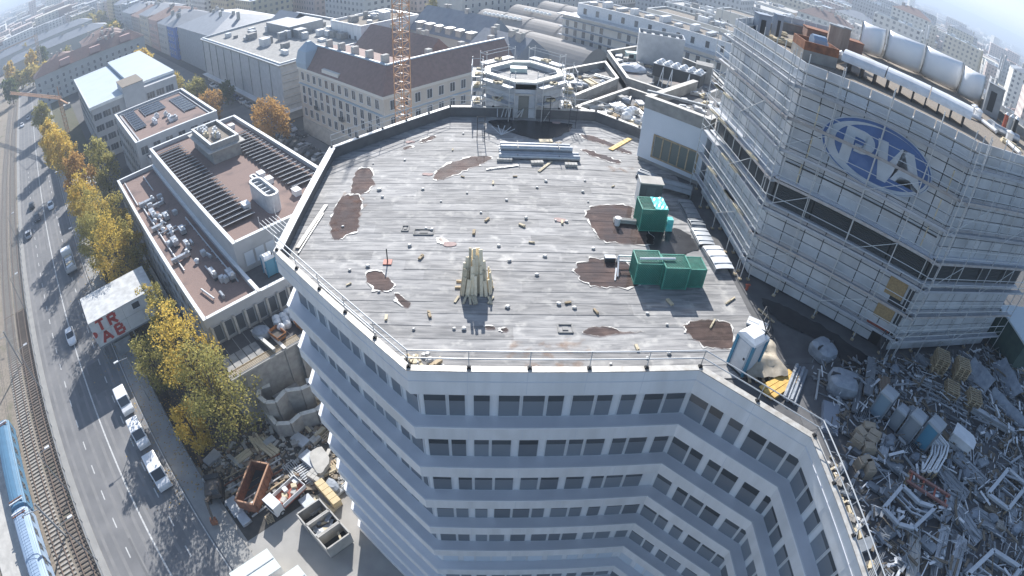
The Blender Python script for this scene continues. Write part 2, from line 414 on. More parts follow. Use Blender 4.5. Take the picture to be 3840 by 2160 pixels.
t_ = m_film_w.node_tree; b_ = t_.nodes['Principled BSDF']; b_.inputs['Base Color'].default_value = (.085, .07, .065, 1); b_.inputs['Roughness'].default_value = .06; b_.inputs['Specular IOR Level'].default_value = .7
tr = t_.nodes.new('ShaderNodeBsdfTransparent'); tr.inputs[0].default_value = (.70, .60, .57, 1); ms = t_.nodes.new('ShaderNodeMixShader'); g_ = t_.nodes.new('ShaderNodeNewGeometry'); nz_ = t_.nodes.new('ShaderNodeTexNoise'); nz_.inputs['Scale'].default_value = .9; mr_ = t_.nodes.new('ShaderNodeMapRange'); mr_.inputs[1].default_value = .3; mr_.inputs[2].default_value = .7; mr_.inputs[3].default_value = .16; mr_.inputs[4].default_value = .52
t_.links.new(g_.outputs['Position'], nz_.inputs['Vector']); t_.links.new(nz_.outputs[0], mr_.inputs[0]); t_.links.new(mr_.outputs[0], ms.inputs[0])
t_.links.new(tr.outputs[0], ms.inputs[1]); t_.links.new(b_.outputs[0], ms.inputs[2]); t_.links.new(ms.outputs[0], t_.nodes['Material Output'].inputs[0])
def puddle(pts, label, seed, m=None, rim=.17, z=DECK + .046, jit=.09):
    b = blob(pts, seed, 9, jit); c = Vector((sum(p[0] for p in b) / len(b), sum(p[1] for p in b) / len(b)))
    mb = MB(); mb.quad([(p[0] - c.x, p[1] - c.y, 0) for p in b])
    o = tag(mb.obj('puddle', m or m_film_w, None, (c.x, c.y, z)), label, 'puddle', 'puddles on the roof', 'structure')
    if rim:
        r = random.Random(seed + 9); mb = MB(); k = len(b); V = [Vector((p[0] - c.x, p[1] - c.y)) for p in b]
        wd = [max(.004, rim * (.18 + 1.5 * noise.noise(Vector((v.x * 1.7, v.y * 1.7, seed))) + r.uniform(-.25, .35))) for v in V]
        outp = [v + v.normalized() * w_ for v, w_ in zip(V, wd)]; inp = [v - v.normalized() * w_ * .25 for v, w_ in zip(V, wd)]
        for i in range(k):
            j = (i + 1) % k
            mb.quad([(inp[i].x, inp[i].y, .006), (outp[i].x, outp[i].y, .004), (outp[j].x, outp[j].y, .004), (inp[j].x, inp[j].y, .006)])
        mb.obj('glint_rim', m_glint_chip, o)
    return o
puddle([(6.8,32.5),(7.9,33.4),(10.1,33.4),(10.4,30.9),(10.6,28.8),(8.2,28.9),(7.4,29.0),(6.9,30.3)], 'large dark puddle left of the upper green netted crate', 1)
puddle([(10.6,30.4),(12.1,30.7),(13.3,30.3),(13.5,28.3),(11.4,27.7),(10.3,28.2)], 'dark patch between the two groups of green crates', 2, m_darkpatch, 0)  # flat dark patch in front of the single crate
puddle([(5.2,25.7),(5.6,26.6),(6.8,27.1),(8.2,26.9),(8.7,25.6),(8.5,24.5),(6.4,24.4),(5.7,24.8)], 'brown puddle touching the lower row of green netted crates', 3)
puddle([(10.6,21.4),(12.0,21.7),(13.2,21.4),(13.0,19.7),(11.7,19.5),(10.7,20.5)], 'brown puddle beside the portable toilet', 4)
puddle([(-9.7,37.2),(-9.4,38.5),(-8.5,38.0),(-8.0,35.7),(-8.5,34.5),(-9.4,34.6)], 'small upper puddle near the side parapet', 5)
puddle([(-9.8,34.2),(-8.6,34.1),(-8.2,32.4),(-8.1,29.8),(-8.9,28.9),(-9.5,29.1),(-10.1,31.6)], 'long red-brown puddle near the side parapet', 6)
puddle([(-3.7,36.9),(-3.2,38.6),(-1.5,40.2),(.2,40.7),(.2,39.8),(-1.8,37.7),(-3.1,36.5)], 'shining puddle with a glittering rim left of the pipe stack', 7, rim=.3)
puddle([(-6.6,25.2),(-6.0,25.5),(-5.3,25.0),(-4.9,24.3),(-5.2,23.8),(-5.8,23.8)], 'upper lobe of the small dark puddle near the slanted front edge', 8, jit=.06)
puddle([(-4.7,23.6),(-4.3,23.4),(-3.8,22.8),(-3.9,22.4),(-4.4,22.8)], 'narrow lower puddle near the slanted front edge', 9, jit=.05)
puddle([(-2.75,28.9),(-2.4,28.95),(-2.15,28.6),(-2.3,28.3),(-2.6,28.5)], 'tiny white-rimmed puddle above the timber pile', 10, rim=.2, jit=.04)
puddle([(.2,21.1),(.6,21.1),(.65,20.95),(.25,20.9)], 'tiny oval puddle right of the timber shadow', 11, rim=.1, jit=.03)
puddle([(.85,21.0),(1.15,21.05),(1.3,20.8),(1.0,20.7)], 'tiny star-shaped puddle right of the timber shadow', 12, rim=.15, jit=.05)
puddle([(5.0,20.75),(5.6,21.1),(6.4,21.15),(7.0,20.8),(8.3,20.75),(7.0,20.65),(6.0,20.45),(5.4,20.5)], 'flat brown puddle near the front railing', 13, rim=.05, jit=.04)
puddle([(8.0,45.6),(9.2,45.5),(10.5,44.3),(11.9,42.6),(11.5,42.2),(10.1,43.6),(8.6,44.6)], 'curved puddle running towards the orange plank', 14, rim=.16)
puddle([(7.9,42.4),(8.8,42.2),(10.3,41.0),(10.8,40.3),(10.2,40.2),(8.6,41.3)], 'narrow curved puddle below the orange plank', 15, rim=.16)
puddle([(.2,47.9),(3.2,48.4),(7.6,48.0),(6.6,45.4),(4.6,44.2),(2.6,45.2)], 'dark painted shadow of the stair turret on the roof', 16, m_darkpatch, 0)  # dark sheet painting the turret's cast shadow onto the deck
puddle([(16.3,23.6),(18.2,22.3),(20.4,20.0),(21.8,18.0),(20.9,16.4),(19.6,17.2),(19.3,19.2),(17.6,20.7),(16.4,22.0)], 'dark strip along the foot of the scaffolded tower', 17, m_darkpatch, 0)  # flat dark strip laid along the tower foot
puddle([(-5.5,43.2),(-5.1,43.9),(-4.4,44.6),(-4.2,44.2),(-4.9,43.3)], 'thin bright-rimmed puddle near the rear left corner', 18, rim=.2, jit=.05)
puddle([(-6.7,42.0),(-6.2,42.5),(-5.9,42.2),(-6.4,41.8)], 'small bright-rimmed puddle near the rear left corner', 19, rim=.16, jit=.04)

m_stain = bpy.data.materials.new('rust stain'); m_stain.use_nodes = True
t_ = m_stain.node_tree; b_ = t_.nodes['Principled BSDF']; b_.inputs['Base Color'].default_value = (.36, .20, .11, 1); b_.inputs['Roughness'].default_value = .8
tr = t_.nodes.new('ShaderNodeBsdfTransparent'); ms = t_.nodes.new('ShaderNodeMixShader'); g_ = t_.nodes.new('ShaderNodeNewGeometry'); nz_ = t_.nodes.new('ShaderNodeTexNoise'); nz_.inputs['Scale'].default_value = 1.6; nz_.inputs['Detail'].default_value = 8; mr_ = t_.nodes.new('ShaderNodeMapRange'); mr_.inputs[1].default_value = .5; mr_.inputs[2].default_value = .8; mr_.inputs[4].default_value = .7
t_.links.new(g_.outputs['Position'], nz_.inputs['Vector']); t_.links.new(nz_.outputs[0], mr_.inputs[0]); t_.links.new(mr_.outputs[0], ms.inputs[0]); t_.links.new(tr.outputs[0], ms.inputs[1]); t_.links.new(b_.outputs[0], ms.inputs[2]); t_.links.new(ms.outputs[0], t_.nodes['Material Output'].inputs[0])
for k_, (q_, lb_) in enumerate((([(1.2, 20.4), (3.0, 20.2), (5.0, 20.3), (5.6, 19.0), (4.0, 18.0), (2.0, 18.2), (1.0, 19.2)], 'rusty orange stain on the sheeting near the front railing'), ([(9.0, 39.2), (10.8, 39.8), (11.6, 39.2), (10.4, 38.6)], 'small rusty stain near the white lift block'), ([(-9.6, 36.0), (-8.2, 35.6), (-8.0, 30.0), (-9.9, 30.2)], 'reddish stain under the long puddle near the side parapet'))):
    mb = MB(); c_ = Vector((sum(p[0] for p in q_) / len(q_), sum(p[1] for p in q_) / len(q_))); mb.quad([(p[0] - c_.x, p[1] - c_.y, 0) for p in blob(q_, 70 + k_, 6, .12)]); tag(mb.obj('roof_stain', m_stain, None, (c_.x, c_.y, DECK + .034 + k_ * .002)), lb_, 'stain', 'stains on the roof', 'structure')
# --- timber pile: planks leaning together, long ones in the middle
t = thing('timber_pile', 'leaning bundle of pale timber planks in the middle of the roof', 'timber', (-.45, 24.1, DECK))
r = random.Random(11); m_lum = M('pale lumber', (.92, .81, .60), .75, (.80, .68, .47), 5, rnd=.1)  # lumber colour raised extra pale to stand in for sunlight
for row, (y0, hs_, n_) in enumerate(((-.62, .55, 6), (-.46, .8, 7), (-.28, 1.0, 7), (-.1, .96, 6))):
    for i in range(n_):
        x = (i - (n_ - 1) / 2) * (1.5 / n_) + r.uniform(-.05, .05); w_ = r.uniform(.13, .24); fx = abs(x - .05) / 1.05
        H = hs_ * 2.6 * (1 - .55 * min(1, fx) ** 1.5) * r.uniform(.74, 1.06); ln = r.uniform(.20, .30)
        mb = MB(); mb.bar((x, y0 + r.uniform(-.06, .06), .03), (x * .78 + r.uniform(-.06, .06), y0 + ln * H, H), w_, r.uniform(.05, .09)); mb.obj('plank', (m_lum, m_lum, m_lum, m_timberp)[r.randrange(4)], t)
for i in range(12):
    x = .55 + r.uniform(0, .55); y = r.uniform(-.7, .1); H = r.uniform(.5, 1.3); mb = MB(); mb.tube((x, y, .02), (x - .05 + r.uniform(-.08, .08), y + .35 * H, H), .055, 7); mb.obj('round_post', m_lum, t)
for i in range(8):
    x = r.uniform(-1.2, 1.3); mb = MB(); mb.bar((x, -1.15 - r.random() * .2, .05), (x + r.uniform(-.3, .3), -.7, .08), .12, .06); mb.obj('plank', m_timberp, t)
mb = MB(); mb.box((0, .05, .06), (2.1, .12, .12)); mb.box((0, .6, .06), (2.0, .12, .12)); mb.obj('bearer', m_timber, t)

# --- green netted crates: frame, mesh walls, dark load inside
m_net = bpy.data.materials.new('green debris net'); m_net.use_nodes = True
t_ = m_net.node_tree; b_ = t_.nodes['Principled BSDF']; b_.inputs['Base Color'].default_value = (.035, .20, .155, 1); b_.inputs['Roughness'].default_value = .6
tr = t_.nodes.new('ShaderNodeBsdfTransparent'); ms = t_.nodes.new('ShaderNodeMixShader'); ms.inputs[0].default_value = .82
t_.links.new(tr.outputs[0], ms.inputs[1]); t_.links.new(b_.outputs[0], ms.inputs[2]); t_.links.new(ms.outputs[0], t_.nodes['Material Output'].inputs[0])
m_netf = M('green painted frame', (.07, .33, .25), .5, (.05, .24, .18), 3)
m_film = M('turquoise film', (.10, .62, .60), .3, (.25, .75, .72), 4, bump=.5)
def crate(name, label, x0, y0, x1, y1, h, film=None, skew=0):
    t = thing(name, label, 'crate', (x0, y0, DECK), skew, 'green netted crates'); X, Y = x1 - x0, y1 - y0
    for z0, z1, m, nm in ((.03, h, m_net, 'net'),):
        mb = MB(); mb.quad([(0, 0, z0), (X, 0, z0), (X, 0, z1), (0, 0, z1)]); mb.obj('net_side', m, t)
        mb = MB(); mb.quad([(X, 0, z0), (X, Y, z0), (X, Y, z1), (X, 0, z1)]); mb.obj('net_side', m, t)
        mb = MB(); mb.quad([(X, Y, z0), (0, Y, z0), (0, Y, z1), (X, Y, z1)]); mb.obj('net_side', m, t)
        mb = MB(); mb.quad([(0, Y, z0), (0, 0, z0), (0, 0, z1), (0, Y, z1)]); mb.obj('net_side', m, t)
    # mesh wires of the top
    mb = MB(); k = 9
    for i in range(-k, k + 1):
        for sg in (1, -1):
            a = Vector((X / 2 + i * X / k, 0, h)); pts = []
            for tt in range(0, 21):
                q = Vector((a.x + sg * (tt / 20 - .5) * Y * 1.3, Y * tt / 20, h))
                if 0 <= q.x <= X: pts.append(q)
            if len(pts) > 1: mb.bar(pts[0], pts[-1], .018, .012)
    mb.obj('top_mesh', m_netf, t)
    for sd in (0, 1):
        mb = MB(); W_ = X if sd == 0 else Y; k = 11
        for i in range(-k, 2 * k):
            for sg in (1, -1):
                a0 = i * W_ / k; pts = [(a0 + sg * q * h / 20, h * q / 20) for q in range(21)]; pts = [p for p in pts if 0 <= p[0] <= W_]
                if len(pts) > 1:
                    e = [(p[0], -.012, p[1]) if sd == 0 else (-.012, p[0], p[1]) for p in (pts[0], pts[-1])]; mb.bar(e[0], e[1], .012, .012)
        mb.obj('side_mesh', m_netf, t)
    for px, py in ((0, 0), (X, 0), (X, Y), (0, Y)):
        mb = MB(); mb.b2(px - .035, px + .035, py - .035, py + .035, 0, h + .03); mb.obj('corner_post', m_netf, t)
    for z in (h, .08):
        for a, b in (((0,0),(X,0)),((X,0),(X,Y)),((X,Y),(0,Y)),((0,Y),(0,0))):
            mb = MB(); mb.bar((a[0], a[1], z), (b[0], b[1], z), .06, .06); mb.obj('frame_bar', m_netf, t)
    mb = MB(); mb.b2(.12, X - .12, .12, Y - .12, .06, h * .78); mb.obj('wrapped_load', M('dark green load', (.012, .06, .05), .7), t)
    if film:
        mb = MB(); n = 6; r = random.Random(5)
        for i in range(n):
            for j in range(n):
                P = []
                for a, b in ((i, j), (i+1, j), (i+1, j+1), (i, j+1)):
                    fx = film[0] + (film[1] - film[0]) * a / n
                    P.append((fx * X, Y * b / n, h + .06 + .05 * noise.noise(Vector((a * 1.1, b * 1.3, 2)))))
                mb.quad(P)
        mb.obj('film', m_film, t)
    return t
crate('netted_crate', 'single green netted crate with turquoise film on half its top', 9.95, 30.3, 11.65, 31.9, 1.65, film=(.5, 1.02))
crate('netted_crate', 'first netted green crate of the lower row, beside the brown puddle', 8.45, 24.7, 9.95, 26.0, 1.45)
crate('netted_crate', 'middle netted green crate of the lower row, set slightly forward', 10.0, 24.3, 11.45, 25.6, 1.5)
crate('netted_crate', 'smaller netted green crate at the tower end of the lower row', 11.5, 24.5, 12.55, 25.7, 1.3)
mb = MB(); mb.tube((0, 0, 0), (2.1, .05, .02), .07, 8)
one('insulation_roll', mb, m_whitep, 'white tube lying across the tops of the lower green crates', 'tube', (8.6, 25.0, 34.60))
mb = MB(); mb.box((.5, 0, .35), (.45, .5, .9)); mb.box((.5, -.05, .85), (.4, .42, .12)); one('film_heap', mb, m_film, 'heap of turquoise film hanging beside the single green crate', 'film', (11.5, 30.6, DECK + .02))
# grey cabinet on the roof
t = thing('equipment_cabinet', 'grey metal cabinet with a pale sloping lid behind the single green crate', 'cabinet', (11.4, 34.1, DECK), R(-4))
MB().b2(-.8, .8, -.55, .55, 0, 1.75).obj('body', M('dark grey cabinet', (.10, .11, .12), .6), t)
mb = MB(); mb.prism([(-.86, -.6), (.86, -.6), (.86, .6), (-.86, .6)], 1.75, 1.84); mb.obj('lid', m_concl, t)
mb = MB(); mb.b2(-.84, -.8, -.58, .58, .02, 1.9); mb.obj('side_sheet', m_lgrey, t)
MB().b2(-.3, .3, -.57, -.55, .2, 1.5).obj('door', M('cabinet door', (.13, .14, .15), .5), t)

# --- pipe stack on bearers
t = thing('pipe_stack', 'stack of long grey ventilation pipes on bearers near the rear parapet', 'pipes', (4.1, 40.2, DECK))
for i, (y, z, L, dx) in enumerate(((1.4, .3, 5.7, -.2), (.95, .32, 5.7, -.2), (.5, .3, 6.2, .1), (.05, .26, 6.3, .1), (1.15, .72, 5.5, -.2), (.7, .70, 5.6, -.1))):
    mb = MB(); mb.tube((dx - L/2, y, z), (dx + L/2, y, z), .23, 14); mb.obj('pipe', m_duct, t, smooth=False)
for x in (-2.4, 0, 2.4):
    mb = MB(); mb.box((x, .75, .05), (.14, 2.3, .1)); mb.obj('bearer', m_timber, t)
for x in (-1.6, 1.6):
    mb = MB(); mb.tube((x, -.1, .1), (x, -.1, .5), .03); mb.box((x, .7, 1.0), (.05, 1.5, .04)); mb.obj('strap', m_dark, t)
# small named items
def slab(sx, sy, sz, rx=0): mb = MB(); mb.box((0, 0, sz / 2), (sx, sy, sz)); return mb
def plank(name, m, label, p0, p1, w_=.2, th=.06, z=DECK + .045, cat='plank', group=None):
    p0, p1 = Vector((*p0, z)), Vector((*p1, z)); mb = MB(); L = (p1 - p0).length
    mb.box((0, 0, th / 2), (L, w_, th)); mb.box((-L*.2, w_*.15, th + .01), (L * .5, w_ * .5, .02))
    c = (p0 + p1) / 2; return one(name, mb, m, label, cat, c, math.atan2(p1.y - p0.y, p1.x - p0.x), group)
plank('formwork_plank', m_yellow, 'single orange formwork board near the white lift block', (10.3, 42.7), (12.6, 45.4), .42)
plank('steel_rod', m_rail, 'thin steel rod with a bright tip below the pipe stack', (.1, 38.2), (2.5, 39.0), .09)
plank('timber_batten', m_timberp, 'pale timber rail lying askew below the pipe stack', (4.0, 38.1), (5.1, 39.9), .2)
def brickpack(label, p, n, rz=0):
    t = thing('block_pack', label, 'blocks', (*p, DECK + .03), rz, 'pale block packs by the pipes')
    for i in range(n):
        mb = MB(); mb.box((i * .24, 0, .12), (.22, .42, .22)); mb.obj('block', m_concl, t)
brickpack('pack of pale blocks below the end of the pipe stack', (1.0, 39.85), 5); brickpack('pack of pale blocks at the middle of the pipe stack', (3.6, 39.4), 4, R(8)); brickpack('pack of pale blocks at the far end of the pipe stack', (6.2, 39.3), 4)
t = thing('timber_bench', 'small pale timber bench behind the pipe stack', 'bench', (4.9, 43.0, DECK), R(5))
MB().b2(-.55, .55, -.28, .28, .42, .5).obj('top', m_timberp, t)
for x in (-.45, .45): MB().b2(x - .05, x + .05, -.22, .22, 0, .42).obj('leg', m_timber, t)
# steel ladder frames standing on the parapet shadow
def ladder(label, p, rz=0, h=2.1, w_=.62, lean=.25):
    t = thing('steel_ladder', label, 'ladder', (*p, DECK), rz, 'steel ladder frames')
    for x in (-w_/2, w_/2):
        mb = MB(); mb.tube((x, 0, 0), (x, lean, h), .035); mb.obj('upright', m_dark, t)
    for i in range(5):
        f = i / 4; mb = MB(); mb.tube((-w_/2, lean*f, h*f), (w_/2, lean*f, h*f), .028); mb.obj('rung', m_dark, t)
    return t
ladder('dark steel ladder frame left of the stair turret shadow', (-.4, 43.6)); ladder('dark steel ladder frame at the rear parapet right of the stair turret', (7.6, 47.2), R(-20))
ladder('steel ladder frame leaning by the stair turret door', (5.4, 48.4), 0, 2.4)
# thin black rod with shadow, roof outlets, bucket
t = thing('marker_rod', 'thin black rod standing on the roof near the slanted edge', 'rod', (-5.5, 26.4, DECK + .03))
mb = MB(); mb.tube((0, 0, 0), (0, 0, .95), .04); mb.obj('rod', m_dark, t); slab(.5, .5, .05).obj('base', m_redp, t)
t = thing('bucket', 'white bucket standing in the puddle beside the single green crate', 'bucket', (8.6, 30.9, DECK + .03))
mb = MB(); mb.tube((0, 0, 0), (0, 0, .55), .17, 12, 0, .21); mb.obj('pail', m_whitep, t); mb = MB(); mb.tube((0,0,.55), (0,0,.58), .22, 12); mb.obj('lid', m_whitep, t)
t = thing('pipe_bundle', 'bundle of pale pipes lying beside the single green crate', 'pipes', (9.15, 31.1, DECK + .03), R(-6))
for i in range(5):
    mb = MB(); mb.tube((-.75, (i % 3) * .17, .1 + (i // 3) * .16), (.75, (i % 3) * .17, .1 + (i // 3) * .16), .085, 8); mb.obj('pipe', m_concl, t)
t = thing('white_trestle', 'white metal trestle frame beside the lower green crates', 'trestle', (8.3, 26.5, DECK))
for a, b in (((-.5,0,.7),(.5,0,.7)),((-.5,-.3,0),(-.5,0,.7)),((-.5,.3,0),(-.5,0,.7)),((.5,-.3,0),(.5,0,.7)),((.5,.3,0),(.5,0,.7)),((-.5,0,.35),(.5,0,.35)),((-.7,-1.2,.1),(-.5,0,.6)),((-.9,-1.5,.05),(-.7,-.6,.25))):
    mb = MB(); mb.bar(a, b, .08); mb.obj('bar', m_whitep, t)
t = thing('battery_box', 'small white-topped box beside the white trestle', 'box', (7.4, 26.9, DECK)); slab(.62, .3, .3).obj('body', m_dark, t); o = slab(.64, .32, .07).obj('lid', m_whitep, t, (0, 0, .3))
# concrete roof outlets / hatches
for i, (x, y, s) in enumerate(((4.15, 21.0, .6), (-3.7, 29.6, 1.0), (-4.9, 30.0, .35))):
    mb = MB()
    for a, b in (((-s,-.3),(s,-.3)),((s,-.3),(s,.3)),((s,.3),(-s,.3)),((-s,.3),(-s,-.3))): mb.bar((a[0]*.6, a[1], .03), (b[0]*.6, b[1], .03), .07, .06)
    mb.box((0, 0, .02), (s * .5, .25, .04))
    one('roof_outlet', mb, m_conc, ('square roof outlet frame near the front railing', 'long low outlet frame left of the timber pile', 'small outlet frame left of the timber pile')[i], 'roof outlet', (x, y, DECK + .025), 0, 'roof outlets')
# reddish felt patches
for i, (x, y, lab) in enumerate(((-2.0, 28.3, 'pink felt patch beside the tiny white-rimmed puddle'), (4.9, 31.3, 'pink felt patch left of the large dark puddle'), (-4.2, 37.4, 'pink felt patch left of the shining puddle'), (6.3, 48.2, 'red felt offcut under the rear parapet'), (-6.2, 43.3, 'small red felt patch near the rear left corner'))):
    mb = MB(); b = blob([(-.32, -.18), (.3, -.2), (.34, .16), (-.3, .2)], i, 3, .03); mb.prism(b, 0, .025)
    one('felt_patch', mb, M('pink felt', (.46, .34, .31), .9, (.36, .26, .235), 6), lab, 'felt patch', (x, y, DECK + .03))

# --- scattered scraps, each its own thing
SCR = [(-3.6,30.0),(-3.2,29.9),(-5.6,23.7),(-7.6,25.6),(-6.6,26.0),(-7.4,24.3),(-3.6,26.9),(1.5,26.7),(3.0,25.4),(.2,31.1),(-.2,32.0),(1.5,33.7),(-1.2,34.6),(3.7,35.6),(-1.6,37.0),(2.2,37.2),(5.0,31.0),(4.6,31.2),(5.3,31.1),(2.7,31.4),(2.4,30.5),(-7.4,35.0),(-7.0,34.0),(-9.0,30.2),(-2.7,21.9),(-3.4,20.8),(-4.9,21.6),(1.3,22.6),(4.0,22.9),(4.5,23.0),(4.8,22.6),(5.9,22.3),(-1.4,20.9),(-.9,20.9),(7.6,19.6),(8.0,18.9),(9.2,19.2),(6.1,18.5),(2.5,18.2),(-1.8,18.3),(.6,36.1),(-2.9,33.4),(-4.3,35.1),(6.9,35.2),(7.3,36.9),(4.4,36.6),(7.1,33.8),(-6.2,39.8),(-2.6,41.7),(-1.9,45.0),(9.3,36.2),(6.0,43.4),(3.2,42.4),(-8.6,39.2),(.9,28.2),(2.9,28.6),(-.6,29.6),(6.6,28.1),(3.6,27.2),(-4.4,28.1),(10.2,23.1),(8.7,22.2),(9.6,21.3)]
r = random.Random(21); SM = []
for k in range(6):
    mb = MB(); rr = random.Random(k)
    if k < 3:
        loops = []
        for z, s in ((0, .75), (.5, 1), (1, .6)):
            loops.append([((math.cos(t) * s * rr.uniform(.75, 1.1)), math.sin(t) * s * rr.uniform(.75, 1.1), z) for t in [2*math.pi*i/7 for i in range(7)]])
        mb.loft(loops)
        SM.append(mb.mesh('rubble_chip', m_glint_chip))
    else:
        mb.box((0, 0, .4), (2.8, .9, .8)); mb.box((.9, .15, .9), (.8, .5, .3)); SM.append(mb.mesh('timber_offcut', (m_timberp, m_timber, m_timberp)[k - 3]))
for i, (x, y) in enumerate(SCR):
    k = r.choice((0, 1, 2, 0, 1, 2, 3, 4, 5)); o = put(('rubble_chip', 'timber_offcut')[k > 2], SM[k], None, (x, y, DECK + .04), r.uniform(-3, 3))
    s = r.uniform(.09, .19) if k < 3 else r.uniform(.11, .19); o.scale = (s, s * r.uniform(.7, 1.2), s * .7)
    tag(o, ('small pale rubble chip ', 'short timber offcut ')[k > 2] + near(ROOFMARKS, x, y), ('rubble', 'timber')[k > 2], ('rubble chips on the roof', 'timber offcuts on the roof')[k > 2])
t = thing('rubble_heap', 'heap of stones and boards in the front left parapet corner', 'rubble', (-2.9, 18.4, DECK))
for i in range(22):
    k = r.randrange(6); o = put(('stone', 'board')[k > 2], SM[k], t, (r.gauss(0, .5), r.gauss(.2, .4), r.uniform(0, .15)), r.uniform(-3, 3)); s = r.uniform(.1, .24); o.scale = (s, s, s)
# ================================================================ the scaffolded octagonal tower with the logo
SIDE = 10.05; DG = SIDE * S2
T2 = (16.2, 26.0); T3 = (T2[0] + DG, T2[1] - DG); T4 = (T3[0] + SIDE, T3[1]); T5 = (T4[0] + DG, T4[1] + DG); T6 = (T5[0], T5[1] + SIDE); T7 = (T6[0] - DG, T6[1] + DG); T8 = (T7[0] - SIDE, T7[1]); T1 = (T2[0], T2[1] + SIDE)
TO = [T2, T3, T4, T5, T6, T7, T8, T1]
TC = Vector((28.3, 31.0, DECK)); TOP = 46.2
tw = thing('scaffolded_tower', 'tall grey panelled octagonal tower with a blue and white oval logo', 'tower', TC)
tl = [(p[0] - TC.x, p[1] - TC.y) for p in TO]
m_panel = M('fibre cement panel', (.585, .60, .615), .7, (.49, .505, .52), 1.3, rnd=.09, col3=(.47, .47, .465), scale3=.5)
m_back = M('joint shadow gap', (.07, .075, .08), .9)
m_louv = M('dark louvre', (.10, .105, .105), .55)
mb = MB(); mb.prism(offset(tl, .05), -.05, TOP - DECK - .8, bottom=False); mb.obj('wall', m_back, tw)
def onface(i, s, z, out=0.0):
    a, b = Vector(tl[i]), Vector(tl[(i+1) % 8]); d = (b - a).normalized(); n = Vector((d.y, -d.x)); p = a + d * s + n * out
    return (p.x, p.y, z - DECK), math.atan2(d.y, d.x)
PW, PHT = SIDE / 8, .62
pm = MB(); g = .028; pm.b2(-PW/2 + g, PW/2 - g, -.03, .03, g, PHT - g); pm = pm.mesh('panel', m_panel)
pend = {}
def paint_face(i, lim=None):
    rest = MB()
    z = 33.05; row = 0
    while z < TOP - .12:
        for c in range(8):
            s = (c + .5) * PW
            if 38.2 < z + PHT/2 < 39.85: continue
            if i == 0 and 8.2 < s < 9.6 and (33.0 < z + .3 < 34.2 or 34.75 < z + .3 < 35.85 or 36.4 < z + .3 < 37.6): continue
            if i == 0 and 1.9 < s < 3.0 and z < 34.6: continue
            if (i == 0) or (i == 1 and (c < 7 or row % 2)) :
                p, rz = onface(i, s, z, 0); put('panel', pm, tw, p, rz)
            else:
                p, rz = onface(i, s, z + PHT/2, 0); rest.box(p, (PW - 2*g, .06, PHT - 2*g), rz)
        z += PHT; row += 1
    if rest.v: tag(rest.obj('panel_field', m_panel, tw), kind='stuff')
for i in range(8): paint_face(i)
# louvre bands
for i in (0, 1, 7):
    for bay in range(4):
        p, rz = onface(i, SIDE * (bay + .5) / 4, 39.05, .02)
        fr = MB(); w_ = SIDE/4 - .1
        fr.b2(-w_/2, w_/2, -.04, .0, -.78, .78); L = fr.obj('louvre', m_louv, tw, p, rz)
        sl_ = MB(); sl_.box((0, 0, 0), (w_ - .06, .10, .035), 0, 0, Matrix.Rotation(R(35), 4, 'X')); sm = sl_.mesh('slat', m_louv)
        for k in range(13): put('slat', sm, L, (0, -.07, -.72 + k * .12))
    p, rz = onface(i, SIDE / 2, 39.86, .16); mb = MB(); mb.box((0, 0, 0), (SIDE + .1, .4, .07)); mb.obj('louvre_sill', m_ledge, tw, p, rz)
    p, rz = onface(i, SIDE / 2, 38.2, .16); mb = MB(); mb.box((0, 0, 0), (SIDE + .1, .4, .07)); mb.obj('louvre_sill', m_ledge, tw, p, rz)
# parapet caps, roof
for i in range(8):
    a, b = tl[i], tl[(i+1) % 8]; ia, ib = offset(tl, .5)[i], offset(tl, .5)[(i+1) % 8]; oa, ob = offset(tl, -.06)[i], offset(tl, -.06)[(i+1) % 8]
    mb = MB(); mb.prism([oa, ob, ib, ia], TOP - DECK - .07, TOP - DECK); mb.obj('parapet_cap', m_cap, tw)
    mb = MB(); mb.prism([offset(tl, .08)[i], offset(tl, .08)[(i+1) % 8], offset(tl, .42)[(i+1) % 8], offset(tl, .42)[i]], TOP - DECK - .85, TOP - DECK - .07); mb.obj('parapet', m_conc, tw)
mb = MB(); mb.prism(offset(tl, .4), TOP - DECK - .9, TOP - DECK - .75); mb.obj('roof_deck', m_gravel, tw)
# boards and door
def facebox(i, s0, s1, z0, z1, name, m, out=.05, th=.06):
    p, rz = onface(i, (s0 + s1)/2, (z0 + z1)/2, out); mb = MB(); mb.box((0, 0, 0), (s1 - s0, th, z1 - z0)); return mb.obj(name, m, tw, p, rz)
facebox(0, 8.3, 9.5, 36.45, 37.6, 'window_board', m_osb); facebox(0, 8.3, 9.5, 34.8, 35.8, 'window_board', m_osb)
facebox(0, 9.52, 9.66, 36.3, 37.7, 'reveal', m_lgrey); facebox(0, 9.52, 9.66, 34.7, 35.9, 'reveal', m_lgrey)
facebox(0, 8.3, 9.45, 33.0, 34.2, 'doorway', m_black, .0, .05); facebox(0, 8.15, 9.7, 34.22, 34.32, 'lintel', m_redp, .12, .3)
facebox(0, 1.95, 2.95, 33.0, 34.5, 'doorway', m_black, .0, .05)
facebox(0, .2, 9.8, 40.9, 40.96, 'dark_strip', m_dark, .1, .08)  # thin dark strip across the face below the logo
